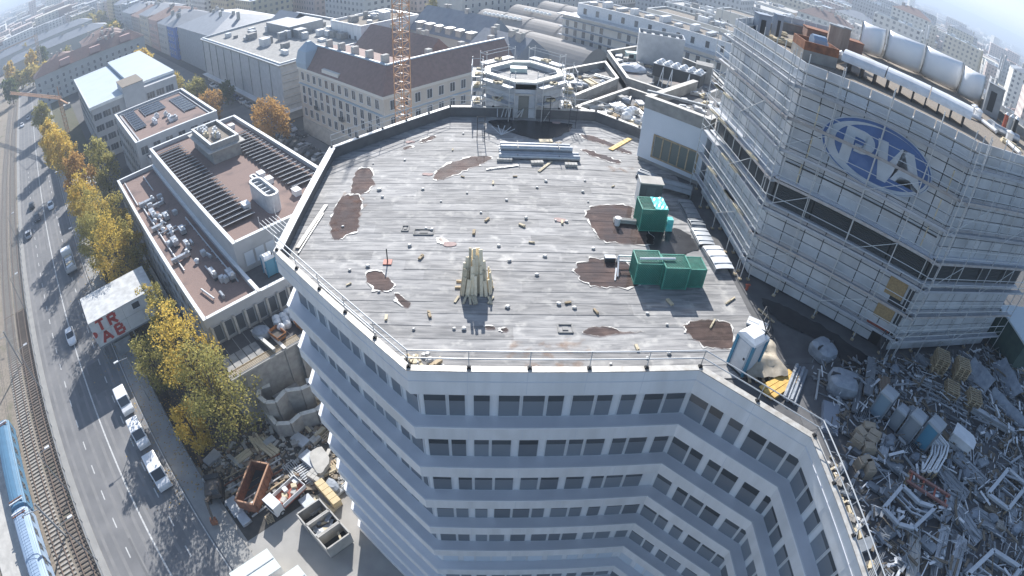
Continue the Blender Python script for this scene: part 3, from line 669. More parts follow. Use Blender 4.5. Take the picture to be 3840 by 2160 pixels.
# logo: blue oval, pale ring, letters, all thin raised plates
def disc(cx, cz, a, b, n=64, a0=0, a1=2*math.pi): return [(cx + a * math.cos(a0 + (a1-a0)*i/n), cz + b * math.sin(a0 + (a1-a0)*i/n)) for i in range(n)]
def plate(name, poly, m, o0, o1, hole=None, parent=None):
    """poly in (s, z) on face 0, extruded outward from o0 to o1"""
    bm = bmesh.new()
    def P(q, o): p, _ = onface(0, q[0], q[1], o); return bm.verts.new(p)
    top = [P(q, o1) for q in poly]
    if hole is None:
        bm.faces.new(top); bot = [P(q, o0) for q in poly]; k = len(poly)
        for i in range(k): bm.faces.new((top[i], bot[i], bot[(i+1) % k], top[(i+1) % k]))
    else:
        ih = [P(q, o1) for q in hole]; k = len(poly); bot = [P(q, o0) for q in poly]
        for i in range(k):
            j = (i+1) % k; bm.faces.new((top[i], top[j], ih[j], ih[i])); bm.faces.new((top[i], bot[i], bot[j], top[j]))
    bmesh.ops.triangulate(bm, faces=[f for f in bm.faces if len(f.verts) > 4])
    me = bpy.data.meshes.new(name); bm.to_mesh(me); bm.free(); me.materials.append(m)
    return put(name, me, parent or tw)
m_logow = M('logo white', (.55, .59, .63), .6, (.47, .51, .55), 1.5)
LC, LZ, LA, LB = 5.05, 43.42, 3.25, 1.72
logo = plate('logo', disc(LC, LZ, LA, LB), m_blue, .05, .11)
plate('ring', disc(LC + .05, LZ - .06, LA * .965, LB * .945), m_logow, .11, .13, disc(LC + .28, LZ + .04, LA * .86, LB * .86), logo)
plate('ring', disc(LC, LZ, LA * 1.03, LB * 1.03), m_logow, .05, .10, disc(LC, LZ, LA * .995, LB * .995), logo)
def pl(name, pts): return plate(name, pts, m_logow, .11, .14, None, logo)
# P
bowl = [(4.02 + .80 * math.cos(t), 43.78 + .62 * math.sin(t)) for t in [math.pi/2 - math.pi * i/14 for i in range(15)]]
inn = [(4.0 + .30 * math.cos(t), 43.78 + .17 * math.sin(t)) for t in [-math.pi/2 + math.pi * i/10 for i in range(11)]]
pl('letter_P', [(3.05, 44.40)] + bowl + [(3.72, 43.16), (3.72, 43.61)] + inn + [(3.72, 43.95), (3.62, 43.95), (3.62, 42.35), (3.0, 42.35)])
pl('letter_V', [(4.85, 44.42), (5.45, 44.42), (5.72, 43.30), (6.25, 44.42), (6.62, 44.42), (5.95, 42.30), (5.42, 42.30)])
pl('letter_A', [(6.35, 44.42), (6.98, 44.42), (8.02, 42.62), (7.45, 42.62), (7.18, 43.02), (6.62, 43.02), (6.44, 42.62), (6.12, 42.62), (6.48, 43.42), (6.95, 43.42), (6.68, 43.92)])
# --- things on the tower roof
RT = TOP - .75
def roofbox(name, label, cat, x, y, sx, sy, h, m, rz=0, lidm=None, z=RT):
    t = thing(name, label, cat, (x, y, z), rz); MB().b2(-sx/2, sx/2, -sy/2, sy/2, 0, h).obj('body', m, t)
    MB().b2(-sx/2 - .05, sx/2 + .05, -sy/2 - .05, sy/2 + .05, h, h + .06).obj('lid', lidm or m, t)
    MB().b2(-sx*.3, sx*.1, -sy/2 - .02, -sy/2, h*.15, h*.8).obj('panel', m_dark, t)
    return t
# long white barrel duct on feet
t = thing('barrel_duct', 'long white barrel-shaped duct lying along the tower roof edge', 'duct', (26.2, 28.7, RT), R(-45))
L, rad = 9.6, .95
for k in range(3):
    x0 = -L/2 + k * L/3 + .04; x1 = -L/2 + (k+1) * L/3 - .04; mb = MB(); n = 12
    prof = [(rad * math.cos(math.pi * i/n), .75 + rad * .75 * math.sin(math.pi * i/n)) for i in range(n + 1)]
    mb.loft([[(x, p[0], p[1]) for p in prof] for x in (x0, x1)]); mb.obj('shell', m_whitep, t)
for k in range(10): MB().b2(-L/2 + .5 + k * .95, -L/2 + .6 + k * .95, -.8, .8, 0, .75).obj('foot', m_dark, t)
mb = MB(); mb.tube((-L/2 - .5, 0, .6), (-L/2, 0, .9), .45, 10); mb.obj('end_cone', m_duct, t)
# curved white screens (four segments in two sizes)
def screen(label, x, y, wdt, h, rz):
    t = thing('curved_screen', label, 'screen', (x, y, RT), rz, 'curved white screens on the tower roof'); mb = MB(); n = 8; m_ = 5
    f = lambda a, b: (wdt * (a - .5), .9 * (1 - (2*a - 1)**2) * -1 - .55 * (1 - (2*b - 1)**2) , .15 + h * b)
    for i in range(n):
        pass
    mb.grid(f, n, m_)
    o = mb.obj('sheet', M('screen white', (.86, .87, .88), .5), t, smooth=True); md = o.modifiers.new('thick', 'SOLIDIFY'); md.thickness = .12
    for s in (-.5, .5):
        mb = MB(); pts = [f(.5 + s, b/6) for b in range(7)]
        for p, q in zip(pts[:-1], pts[1:]): mb.bar(p, q, .1, .14)
        mb.obj('edge_rib', m_cap, t)
    mb = MB(); mb.bar((-wdt*.18, -.65, .3), (-wdt*.18, -.88, h*.9), .12, .06); mb.obj('seam', m_cap, t)
    for s in (-.35, .35): mb = MB(); mb.bar((wdt*s, .1, 0), (wdt*s, -.3, h*.7), .09); mb.obj('strut', m_dark, t)
screen('first curved white screen, next to the rusty plant boxes', 32.3, 41.7, 2.3, 2.6, R(-28))
screen('second curved white screen, broad with a bright seam', 34.7, 39.6, 3.7, 2.7, R(-30))
screen('third curved white screen, broad and lower down the roof', 37.6, 37.3, 3.8, 2.7, R(-34))
screen('last narrow curved white screen near the grey chimney', 39.2, 34.6, 2.2, 2.6, R(-40))
# rusty plant enclosure
t = thing('plant_enclosure', 'rusty open-topped plant enclosure with grey base on the tower roof', 'enclosure', (21.0, 33.0, RT), R(-8))
for a, b, c, d in ((-1.3, 1.3, -1.1, -1.0), (-1.3, 1.3, 1.0, 1.1), (-1.3, -1.2, -1.0, 1.0), (1.2, 1.3, -1.0, 1.0)):
    MB().b2(a, b, c, d, 0, .75).obj('base_wall', m_conc, t); MB().b2(a, b, c, d, .75, 1.35).obj('rust_wall', m_rust, t)
mb = MB(); mb.tube((-.4, 0, 1.3), (.6, 0, 1.3), .5, 10); mb.obj('fan_housing', M('blue grey fan', (.25, .32, .42), .4), t); mb = MB(); mb.tube((-1.0, -.4, .2), (1.0, .4, 1.2), .2, 8); mb.obj('pipe', m_whitep, t)
for i, (x, y, lab) in enumerate(((24.1, 35.6, 'first brown streaked sheet stack beside the rusty enclosure'), (25.1, 36.0, 'second brown streaked sheet stack beside the rusty enclosure'))):
    t = thing('flue_stack', lab, 'flue', (x, y, RT), R(-25)); MB().b2(-.5, .5, -.35, .35, 0, 2.4).obj('casing', M('streaked flue', (.34, .27, .23), .6, (.22, .16, .14), 1.2, stretch=(3, 3, .4)), t); MB().b2(-.55, .55, -.4, .4, 2.4, 2.5).obj('cap', m_greyp, t)
roofbox('vent_box', 'grey-blue vent box near the rear corner of the tower roof', 'vent', 19.0, 37.6, 1.0, .9, 1.7, M('grey blue vent', (.30, .34, .40), .5)); roofbox('vent_box', 'slim grey-blue vent next to the rear vent box', 'vent', 20.4, 37.8, .6, .6, 1.9, M('grey blue vent', (.30, .34, .40), .5))
roofbox('red_plant_room', 'long rust-red plant room at the back of the tower roof', 'plant room', 27.4, 40.6, 5.2, 1.4, 1.0, M('dull rust wall', (.28, .17, .13), .9, (.20, .13, .11), 2), R(-14), m_rust)
roofbox('chimney', 'wide grey sheet chimney behind the last curved screen', 'chimney', 38.9, 31.4, 1.5, .9, 2.6, m_greyp, R(-40))
mb = MB(); mb.tube((0, 0, .35), (2.2, -1.1, .35), .32, 10); one('grey_pipe', mb, m_duct, 'short grey pipe lying beside the red gas bottle', 'pipe', (33.9, 26.6, RT))
for i, (x, y, m, lab) in enumerate(((35.6, 26.9, m_redp, 'red gas bottle standing on the tower roof'), (36.0, 26.7, m_greyp, 'first grey gas bottle beside the red one'), (36.35, 26.9, m_greyp, 'second grey gas bottle beside the red one'), (36.7, 26.6, m_dark, 'dark gas bottle at the end of the row'), (37.0, 26.9, m_greyp, 'third grey gas bottle beside the dark one'))):
    t = thing('gas_bottle', lab, 'gas bottle', (x, y, RT), 0, 'gas bottles on the tower roof'); mb = MB(); mb.tube((0, 0, 0), (0, 0, 1.5), .17, 10); mb.obj('cylinder', m, t); mb = MB(); mb.tube((0, 0, 1.5), (0, 0, 1.68), .17, 10, 0, .06); mb.obj('shoulder', m_whitep, t)
def mast(label, x, y, h, z=RT, r=.05):
    t = thing('antenna_mast', label, 'antenna', (x, y, z), 0, 'antenna masts'); mb = MB(); mb.tube((0, 0, 0), (0, 0, h), r, 6); mb.obj('pole', m_rail, t)
    for k, a in enumerate((0, 2.1, 4.2)): MB().box((math.cos(a) * .22, math.sin(a) * .22, h - .9), (.16, .1, 1.5), a).obj('panel_antenna', m_whitep, t)
    mb = MB(); mb.tube((-.5, 0, h * .55), (.5, 0, h * .55), .03); mb.obj('crossbar', m_rail, t)
mast('antenna mast with white panels behind the curved screens', 41.0, 44.0, 6.0, 44.0, .09); mast('antenna mast at the far side of the tower roof near the chimney', 40.6, 32.8, 5.5)
r = random.Random(31)
for i in range(16):
    x, y = 36.6 + r.uniform(-3.6, 3.2), 24.6 + r.uniform(-2.2, 6.0)
    if y < x - 15.0 + 1 or x > 40: continue
    k = i % 4; mb = MB()
    if k == 0: mb.tube((-.8, 0, .2), (.9, .3, .2), .16, 8); m, nm, lb = m_whitep, 'insulated_pipe', 'white insulated pipe piece among the clutter on the tower roof'
    elif k == 1: mb.box((0, 0, .25), (.7, .5, .5)); mb.box((0, 0, .55), (.5, .3, .1)); m, nm, lb = m_lgrey, 'junction_box', 'grey junction box among the clutter on the tower roof'
    elif k == 2: mb.box((0, 0, .1), (1.8, .4, .2), .4); mb.box((.2, .1, .25), (1.2, .2, .12), .2); m, nm, lb = m_timberp, 'board_stack', 'pale board stack among the clutter on the tower roof'
    else: mb.tube((0, 0, 0), (0, 0, .7), .3, 9); mb.tube((0, 0, .7), (0, 0, .85), .38, 9, 0, .1); m, nm, lb = m_whitep, 'vent_cowl', 'white round vent cowl on the tower roof'
    one(nm, mb, m, lb, nm.replace('_', ' '), (x, y, RT + .02), r.uniform(0, 3), 'clutter on the tower roof')
for i in range(8):
    x, y = r.uniform(18.6, 23), r.uniform(35.5, 40.5); mb = MB()
    for k in range(5): mb.box((0, k * .22 - .4, .1 + (k % 2) * .1), (r.uniform(1.2, 2.2), .16, .12), r.uniform(-.1, .1))
    one('timber_stack', mb, m_timberp, 'loose stack of pale timbers on the rear of the tower roof', 'timber', (x, y, RT + .02), r.uniform(-1, 1), 'timber stacks on the tower roof')

# ================================================================ scaffolding on three faces of the tower
LV = [34.3, 36.1, 37.95, 39.8, 41.65, 43.5, 45.35]
m_plankd = M('scaffold deck', (.44, .46, .49), .6, (.36, .38, .41), 2, metal=.15, rnd=.12)
m_toe = M('toe board', (.45, .44, .43), .7, (.36, .31, .28), 3, rnd=.2)
def scaffold(i, label, bays=4, x0=-.6, x1=.6, levels=LV, top=47.3, skip=()):
    a, b = Vector(TO[i]), Vector(TO[(i+1) % 8]); d = (b - a).normalized(); L = (b - a).length
    rz = math.atan2(d.y, d.x); t = thing('scaffolding', label, 'scaffolding', (a.x, a.y, DECK), rz, 'scaffolding around the tower')
    W0, W1 = -.22, -.80; xs = [x0 + (L - x0 + x1) * k / bays for k in range(bays + 1)]
    pm = MB(); pm.tube((0, 0, 0), (0, 0, top - DECK), .030, 6); pm = pm.mesh('standard', m_rail)
    jm = MB(); jm.box((0, 0, .05), (.2, .2, .1)); jm = jm.mesh('base_jack', m_timber)
    for k, x in enumerate(xs):
        for y in (W0, W1):
            put('standard', pm, t, (x, y, 0)); put('base_jack', jm, t, (x, y, 0))
    for li, z in enumerate(levels):
        zz = z - DECK
        for k in range(bays):
            if (li, k) in skip: continue
            mb = MB(); mb.b2(xs[k] + .05, xs[k+1] - .05, W1 + .03, W1 + .44, zz - .03, zz + .03); mb.obj('deck', m_plankd, t)
        for h in (.5, 1.0):
            mb = MB(); mb.tube((xs[0], W1 - .02, zz + h), (xs[-1], W1 - .02, zz + h), .024, 5); mb.obj('guard_rail', m_rail, t)
        mb = MB(); mb.b2(xs[0], xs[-1], W1 - .03, W1 + .0, zz + .02, zz + .17); mb.obj('toe_board', m_toe if li % 2 else m_plankd, t)
        for x in xs:
            mb = MB(); mb.tube((x, W0, zz), (x, W1, zz), .024, 5); mb.obj('transom', m_rail, t)
    for k in (0, 2):
        for li in range(len(levels) - 1):
            if (li + k) % 2: continue
            mb = MB(); mb.tube((xs[k], W1 - .03, levels[li] - DECK), (xs[k+1], W1 - .03, levels[li+1] - DECK), .022, 5); mb.obj('brace', m_rail, t)
    return t, xs
t, xs = scaffold(0, 'scaffolding in front of the logo face of the tower', skip={(3, 0), (5, 2)})
for k, (s, z) in enumerate(((1.4, 42.0), (1.35, 43.8), (9.2, 42.1), (9.3, 43.8), (9.1, 40.4), (1.25, 40.3))):
    mb = MB(); mb.box((s, -.5, z - DECK + .4), (.07, .1, 1.2)); mb.obj('upright_board', m_timberp, t)
t, xs = scaffold(7, 'scaffolding on the tower side facing the white lift block', bays=4)
for k in range(14):
    li = random.Random(k).randrange(0, 6); x = 1 + (k * 1.7) % 8.5; mb = MB(); mb.box((x, -.75, LV[li] - DECK + .12), (1.4, .2, .12), .05); mb.obj('loose_board', m_timberp, t)
scaffold(1, 'scaffolding on the tower side above the stacked pallets')
# red hydrant-like clamps
mb = MB(); mb.tube((0, 0, 0), (0, 0, .35), .09, 8); mb.box((0, 0, .38), (.3, .12, .08)); one('red_valve', mb, m_redp, 'small red valve at the foot of the tower scaffolding', 'valve', (15.5, 24.4, DECK))

# ================================================================ stair turret behind the rear parapet
ST = Vector((3.4, 52.6, DECK - .2)); h_ = 36.6 - DECK + .2
def chamf(R_, s): return [(-s, -R_), (s, -R_), (R_, -s), (R_, s), (s, R_), (-s, R_), (-R_, s), (-R_, -s)]
st = thing('stair_turret', 'small octagonal stair turret with a bright white rim and dark doorway', 'turret', ST)
m_side = M('pale corrugated siding', (.60, .62, .64), .55, (.43, .45, .48), 1, rnd=.05)
o8 = chamf(3.55, .95)
mb = MB(); mb.prism(offset(o8, .1), 0, h_ - .6); mb.obj('core', m_conc, st)
for i in range(8):
    a, b = Vector(o8[i]), Vector(o8[(i+1) % 8]); d = b - a; L = d.length; rz = math.atan2(d.y, d.x)
    for k in range(7):
        z0 = k * .5 + .05
        if i == 0 and k < 5: continue
        mb = MB(); mb.b2(.01, L - .01, 0, .1, z0, z0 + .475); mb.obj('siding_board', m_side, st, (a.x, a.y, 0), rz)
    mb = MB(); c, e = offset(o8, -.08), offset(o8, .42); mb.prism([c[i], c[(i+1) % 8], e[(i+1) % 8], e[i]], h_ - .14, h_); mb.obj('rim', M('bright rim sheet', (.82, .82, .76), .3, metal=.2), st)
    mb = MB(); c, e = offset(o8, .0), offset(o8, .3); mb.prism([c[i], c[(i+1) % 8], e[(i+1) % 8], e[i]], h_ - .75, h_ - .14); mb.obj('rim_wall', m_side, st)
MB().b2(-.5, .35, -3.5, -3.44, .15, 2.3).obj('door', M('turret door', (.22, .22, .20), .6), st); MB().b2(-.9, .7, -3.75, -3.45, 2.5, 2.65).obj('canopy', m_cap, st); MB().b2(-.9, -.55, -3.5, -3.42, 0, 2.5).obj('jamb', m_side, st); MB().b2(.4, .9, -3.5, -3.42, 0, 2.5).obj('jamb', m_side, st)
mb = MB(); mb.prism(offset(o8, .3), h_ - .66, h_ - .58); mb.obj('roof_deck', m_memb, st)
mb = MB(); mb.box((-.4, 1.6, h_ - .4), (1.6, .9, .5)); one('pale_hatch', mb, M('pale green hatch', (.55, .66, .62), .5), 'pale green hatch on the stair turret roof', 'hatch', ST)
def small_scaffold(label, x, y, sx, sy, levels, rz=0, h=None, m=None):
    t = thing('scaffold_bay', label, 'scaffolding', (x, y, DECK - .3), rz, 'scaffold bays around the stair turret'); h = h or levels[-1] + 1.2
    for a in (-sx/2, sx/2):
        for b in (-sy/2, sy/2):
            mb = MB(); mb.tube((a, b, 0), (a, b, h), .035); mb.obj('standard', m_rail, t)
    for z in levels:
        MB().b2(-sx/2, sx/2, -sy/2, sy/2, z - .03, z + .03).obj('deck', m_plankd, t)
        for b in (-sy/2, sy/2): mb = MB(); mb.tube((-sx/2, b, z + 1), (sx/2, b, z + 1), .028); mb.obj('guard_rail', m_rail, t)
        for a in (-sx/2, sx/2): mb = MB(); mb.tube((a, -sy/2, z + 1), (a, sy/2, z + 1), .028); mb.obj('guard_rail', m_rail, t)
        rr = random.Random(int(x * 10 + z * 7))
        for k in range(4): mb = MB(); mb.box((rr.uniform(-.2, .2), rr.uniform(-.3, .3) * sy, z + .12), (rr.uniform(.4, .9), .25, .18), rr.uniform(-1, 1)); mb.obj('loose_board', m_timberp, t)
    mb = MB(); mb.tube((-sx/2, -sy/2, 0), (sx/2, -sy/2, levels[-1]), .025); mb.obj('brace', m_rail, t)
small_scaffold('scaffold bay at the crane side of the stair turret', -.95, 52.5, 1.0, 3.0, (.6, 2.2, 3.6)); small_scaffold('scaffold bay at the tower side of the stair turret', 7.75, 52.4, 1.1, 3.0, (.5, 2.0, 3.4))
small_scaffold('rear scaffold bay behind the stair turret, crane side', 1.0, 56.2, 4.0, .9, (2.8, 3.9), R(45)); small_scaffold('rear scaffold bay behind the stair turret, tower side', 5.9, 56.2, 4.0, .9, (2.8, 3.9), R(-45))
mb = MB(); r = random.Random(4)
for k in range(7): mb.bar((-1.2 + k * .35, r.uniform(-.1, .1), .05), (-.9 + k * .4 + r.uniform(-.4, .5), .5 + r.uniform(0, .5), .5 + r.random() * .3), .08)
one('pipe_heap', mb, m_rail, 'heap of grey tubes on the parapet by the stair turret door', 'tubes', (2.2, 48.4, DECK + .3))
# white tower crane counter-rods bundle in the turret shadow
mb = MB()
for k in range(5): mb.tube((0, 0, .05), (math.cos(k * .5 + .3) * 1.2, math.sin(k * .5 + .3) * 1.1, .5), .035)
one('spiky_rods', mb, m_lgrey, 'spiky bundle of light rods in the turret shadow', 'rods', (1.3, 44.8, DECK + .03))

small_scaffold('front scaffold bay on the crane-side face of the stair turret', .95, 49.6, 3.6, .7, (1.9, 3.5), R(-45), 5.0); small_scaffold('front scaffold bay on the tower-side face of the stair turret', 5.95, 49.7, 3.6, .7, (1.9, 3.5), R(45), 5.0)
# ================================================================ white lift block beside the tower
wb = thing('lift_block', 'white rendered lift block with a boarded wooden window beside the tower', 'block', (12.2, 41.25, DECK), RZ45)
m_rend = M('white render', (.66, .70, .75), .8, (.60, .64, .69), .5)
Lw, Dw, Hw = 5.7, 8.5, 5.6
MB().b2(0, Lw, 0, Dw, .35, Hw - 1.0).obj('wall', m_rend, wb)
mb = MB(); mb.prism([(.05, .1), (Lw, .1), (Lw, Dw), (.05, Dw)], 0, .35); mb.obj('plinth', m_conc, wb)
for a, b, c, d in ((-.03, Lw + .03, -.03, .42), (-.03, .42, .42, Dw), (Lw - .42, Lw + .03, .42, Dw)):
    MB().b2(a, b, c, d, Hw - 1.0, Hw - .06).obj('parapet', m_conc, wb); MB().b2(a - .04, b + .04, c - .04, d, Hw - .06, Hw).obj('parapet_cap', m_cap, wb)
MB().b2(.42, Lw - .42, .42, Dw, Hw - 1.02, Hw - .95).obj('roof_deck', m_membd, wb)
wx0, wx1, wz0, wz1 = 1.25, 5.3, .75, 2.75
wf = MB()
for a, b, c, d in ((wx0, wx1, wz0, wz0 + .12), (wx0, wx1, wz1 - .12, wz1), (wx0, wx0 + .12, wz0 + .12, wz1 - .12), (wx1 - .12, wx1, wz0 + .12, wz1 - .12)): wf.b2(a, b, -.08, .0, c, d)
wf = wf.obj('window_frame', m_timber, wb)
for k in range(5):
    xa = wx0 + .12 + k * (wx1 - wx0 - .24) / 5; xb = xa + (wx1 - wx0 - .24) / 5
    MB().b2(xa + .05, xb - .05, -.03, -.004, wz0 + .12, wz1 - .12).obj('pane', M('greenish board', (.13, .16, .15), .35, rnd=.08), wf)
    if k: MB().b2(xa - .05, xa + .05, -.07, -.002, wz0 + .12, wz1 - .12).obj('mullion', m_timber, wf)
r = random.Random(8)
for k in range(14):
    mb = MB(); x, y = r.uniform(.8, Lw - .8), r.uniform(.8, 7.5); mb.box((0, 0, .12), (r.uniform(.5, 1.6), r.uniform(.2, .5), .24)); mb.box((.1, .1, .3), (.5, .25, .12), .5)
    p = Vector(UV(0, 0)); q = Vector((x * S2 + y * S2 + 12.2, -x * S2 + y * S2 + 41.25, DECK + Hw - .93))
    one('board_heap', mb, (m_timberp, m_lgrey, m_whitep)[k % 3], ('pale timber heap', 'grey sheet heap', 'white board heap')[k % 3] + ' on top of the white lift block', 'heap', q, r.uniform(0, 3), 'heaps on the white lift block')
mb = MB(); mb.bar((0, 0, 0), (8.0, -4.4, 0), .25, .18); one('steel_beam', mb, m_greyp, 'long grey beam spanning the top of the white lift block', 'beam', (12.6, 42.4, DECK + Hw + .02))
# ================================================================ rear roofs behind the turret
rw = thing('rear_office_wing', 'rear octagonal office wings with parapets and cluttered flat roofs', 'building', (18, 62, 0))
m_memb2 = M('rear membrane', (.24, .235, .23), .85, (.16, .155, .15), 1.2, bump=.3, detail=8, col3=(.34, .25, .21), scale3=.35)
def rear(poly, z, ph=.9):
    q = [(x - 18, y - 62) for x, y in poly]
    mb = MB(); mb.prism(q, 0, z, bottom=False); mb.obj('wall', m_white, rw)
    mb = MB(); mb.prism(offset(q, .1), z, z + .05); mb.obj('roof_deck', m_memb2, rw)
    n = len(q); o0, i0 = q, offset(q, .28); o1, i1 = offset(q, -.04), offset(q, .32)
    for k in range(n):
        j = (k + 1) % n; mb = MB(); mb.prism([o0[k], o0[j], i0[j], i0[k]], z - .8, z + ph - .06); mb.obj('parapet', m_conc, rw)
        mb = MB(); mb.prism([o1[k], o1[j], i1[j], i1[k]], z + ph - .06, z + ph); mb.obj('parapet_cap', m_cap, rw)
rear([(8.3, 53.2), (14.6, 61.0), (14.4, 68.0), (8.4, 63.0)], 33.0)
rear([(8.5, 52.2), (14.0, 46.9), (18.4, 51.2), (20.5, 55.0), (15.6, 59.7)], 32.4)
rear([(15.6, 61.3), (21.6, 55.4), (28.5, 62.5), (29, 70), (24, 78), (20.6, 78.0), (15.6, 73.5)], 33.0)
r = random.Random(77)
# chiller with fan domes, big grey cabinet, plant boxes
t = thing('chiller_unit', 'dark chiller unit with a row of bright fan domes on stilts', 'chiller', (22.0, 62.2, 33.1), R(-35))
MB().b2(-2.9, 2.9, -1.1, 1.1, .9, 2.4).obj('body', m_dark, t); MB().b2(-2.95, 2.95, -1.15, 1.15, 2.4, 2.5).obj('top', m_greyp, t)
dm = MB(); dm.tube((0, 0, 0), (0, 0, .2), .36, 10); dm.tube((0, 0, .2), (0, 0, .38), .36, 10, 0, .1); dm = dm.mesh('fan_dome', m_whitep)
for k in range(6):
    for y in (-.55, .55): put('fan_dome', dm, t, (-2.4 + k * .96, y, 2.5))
for x in (-1.6, -.5, 1.6):
    mb = MB(); mb.bar((x, -1.2, 2.3), (x - .25, -1.7, 0), .08); mb.bar((x, -1.2, 2.3), (x + .25, -1.7, 0), .08); mb.obj('stilt', m_whitep, t)
for x in (-2.7, 2.7): MB().b2(x - .1, x + .1, -1, 1, 0, .9).obj('leg', m_greyp, t)
t = thing('plant_house', 'large grey panelled plant house with an open top on the rear roof', 'plant house', (22.4, 72.4, 33.1), R(-12))
for a, b, c, d in ((-3, 3, -1.6, -1.5), (-3, 3, 1.5, 1.6), (-3, -2.9, -1.5, 1.5), (2.9, 3, -1.5, 1.5)): MB().b2(a, b, c, d, 0, 4.2).obj('side', m_lgrey, t)
MB().b2(-2.9, 2.9, -1.5, 1.5, 3.2, 3.3).obj('inner_roof', m_dark, t)
for k in range(5): MB().b2(-2.4 + k * 1.1, -2.0 + k * 1.1, -1.2, 1.2, 3.3, 3.9).obj('coil', m_greyp, t)
mb = MB(); n = 14; loops = []
for k in range(6):
    f = k / 5; loops.append([(1.9 * math.sqrt(1 - .9 * f * f) * math.cos(2*math.pi*i/n) * r.uniform(.85, 1.1), 1.3 * math.sqrt(1 - .9 * f * f) * math.sin(2*math.pi*i/n) * r.uniform(.85, 1.1), .9 * f + r.uniform(-.1, .1)) for i in range(n)])
mb.loft(loops); one('white_sack_heap', mb, m_whitep, 'large bright heap of white sacks on the rear roof', 'heap', (17.7, 67.6, 33.08))
roofbox('plant_box', 'pale green plant box at the rear parapet', 'plant box', 19.0, 73.6, 1.6, 1.1, .8, M('pale green hatch', (.55, .66, .62), .5), 0, None, 33.08)
roofbox('plant_box', 'grey concrete plant box next to the chiller', 'plant box', 26.6, 66.0, 2.2, 2.0, 2.3, m_conc, R(-20), None, 33.08)
# clutter on the rear roofs
KIND = []
def kmesh(nm, f):
    mb = MB(); m = f(mb); KIND.append((nm, mb.mesh(nm, m)))
kmesh('plank_stack', lambda b: ([b.box((random.Random(i).uniform(-.1, .1), (i % 4) * .26 - .4, .06 + (i // 4) * .11), (2.2, .22, .1), random.Random(i).uniform(-.06, .06)) for i in range(9)], m_timberp)[1])
kmesh('film_bale', lambda b: (b.loft([[(s * .7 * math.cos(t) * (1 + .15 * math.sin(3*t)), s * .5 * math.sin(t), z) for t in [2*math.pi*i/9 for i in range(9)]] for z, s in ((0, .9), (.3, 1.08), (.6, .95), (.75, .5))]), m_bag)[1])
kmesh('tube_bundle', lambda b: ([b.tube((-1.3, (i % 4) * .13, .07 + (i // 4) * .12), (1.3 + (i % 3) * .1, (i % 4) * .13, .07 + (i // 4) * .12), .05, 6) for i in range(10)], m_rail)[1])
kmesh('block_pallet', lambda b: ([b.box(((i % 3) * .4 - .4, (i // 3 % 2) * .42 - .2, .24 + (i // 6) * .22), (.37, .39, .2)) for i in range(11)] + [b.box((0, y, .07), (1.2, .1, .1)) for y in (-.35, 0, .35)], m_concl)[1])
kmesh('sheet_stack', lambda b: ([b.box((random.Random(i+5).uniform(-.07, .07), random.Random(i).uniform(-.07, .07), .05 + i * .07), (1.7, .95, .055), random.Random(i).uniform(-.05, .05)) for i in range(6)], m_lgrey)[1])
kmesh('white_sack', lambda b: (b.loft([[(s * .5 * math.cos(t), s * .48 * math.sin(t), z) for t in [2*math.pi*i/10 for i in range(10)]] for z, s in ((0, .95), (.35, 1.1), (.7, 1.0), (.85, .55), (.95, .25))]), m_whitep)[1])
kmesh('scaffold_frame_stack', lambda b: ([(b.bar((-1, y, .05 + y * .3), (1, y, .05 + y*.3), .05), b.bar((-1, y, .05 + y*.3), (-1, y + .7, .05 + y*.3), .05), b.bar((1, y, .05 + y*.3), (1, y + .7, .05 + y*.3), .05), b.bar((-1, y + .7, .05 + y*.3), (1, y + .7, .05 + y*.3), .05), b.bar((-1, y, .05 + y*.3), (1, y + .7, .05 + y*.3), .035)) for y in (0, .18, .36, .54)], m_rail)[1])
kmesh('timber_pallet', lambda b: ([b.box((x, 0, .13), (.1, 1.0, .03)) for x in (-.5, -.3, -.1, .1, .3, .5)] + [b.box((0, y, .06), (1.15, .09, .1)) for y in (-.42, 0, .42)], m_timber)[1])
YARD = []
YM = {'plank_stack': M('shade-toned planks', (.26, .215, .16), .9, (.18, .15, .115), 4, rnd=.3), 'film_bale': M('shade-toned film', (.24, .27, .31), .45, (.16, .18, .21), 3, rnd=.25), 'tube_bundle': M('shade-toned tubes', (.30, .32, .34), .5, metal=.4, rnd=.25), 'block_pallet': M('shade-toned blocks', (.30, .28, .25), .9, (.22, .205, .185), 3, rnd=.2), 'sheet_stack': M('shade-toned sheets', (.30, .325, .35), .5, (.21, .23, .25), 2, rnd=.3), 'white_sack': m_bag, 'scaffold_frame_stack': M('shade-toned tubes', (.3, .32, .34)), 'timber_pallet': M('shade-toned planks', (.26, .215, .16))}  # yard copies coloured darker to stand in for the tower's shade
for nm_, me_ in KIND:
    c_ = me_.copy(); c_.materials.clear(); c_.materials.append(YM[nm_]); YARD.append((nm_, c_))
KL = {'plank_stack': 'stack of pale planks', 'film_bale': 'film-wrapped bale', 'tube_bundle': 'bundle of steel tubes', 'block_pallet': 'pallet of pale blocks', 'sheet_stack': 'stack of grey sheets', 'white_sack': 'bulging white bulk sack', 'scaffold_frame_stack': 'stack of scaffold frames', 'timber_pallet': 'empty timber pallet'}
def drop(k, x, y, z, rz, where, s=1.0, group='building material lying about', kit=None):
    nm, me = (kit or KIND)[k]; o = put(nm, me, None, (x, y, z), rz); o.scale = (s, s, s * random.Random(int(x*9+y*7)).uniform(.85, 1.2))
    return tag(o, KL[nm] + ' ' + where, nm.replace('_', ' '), group)
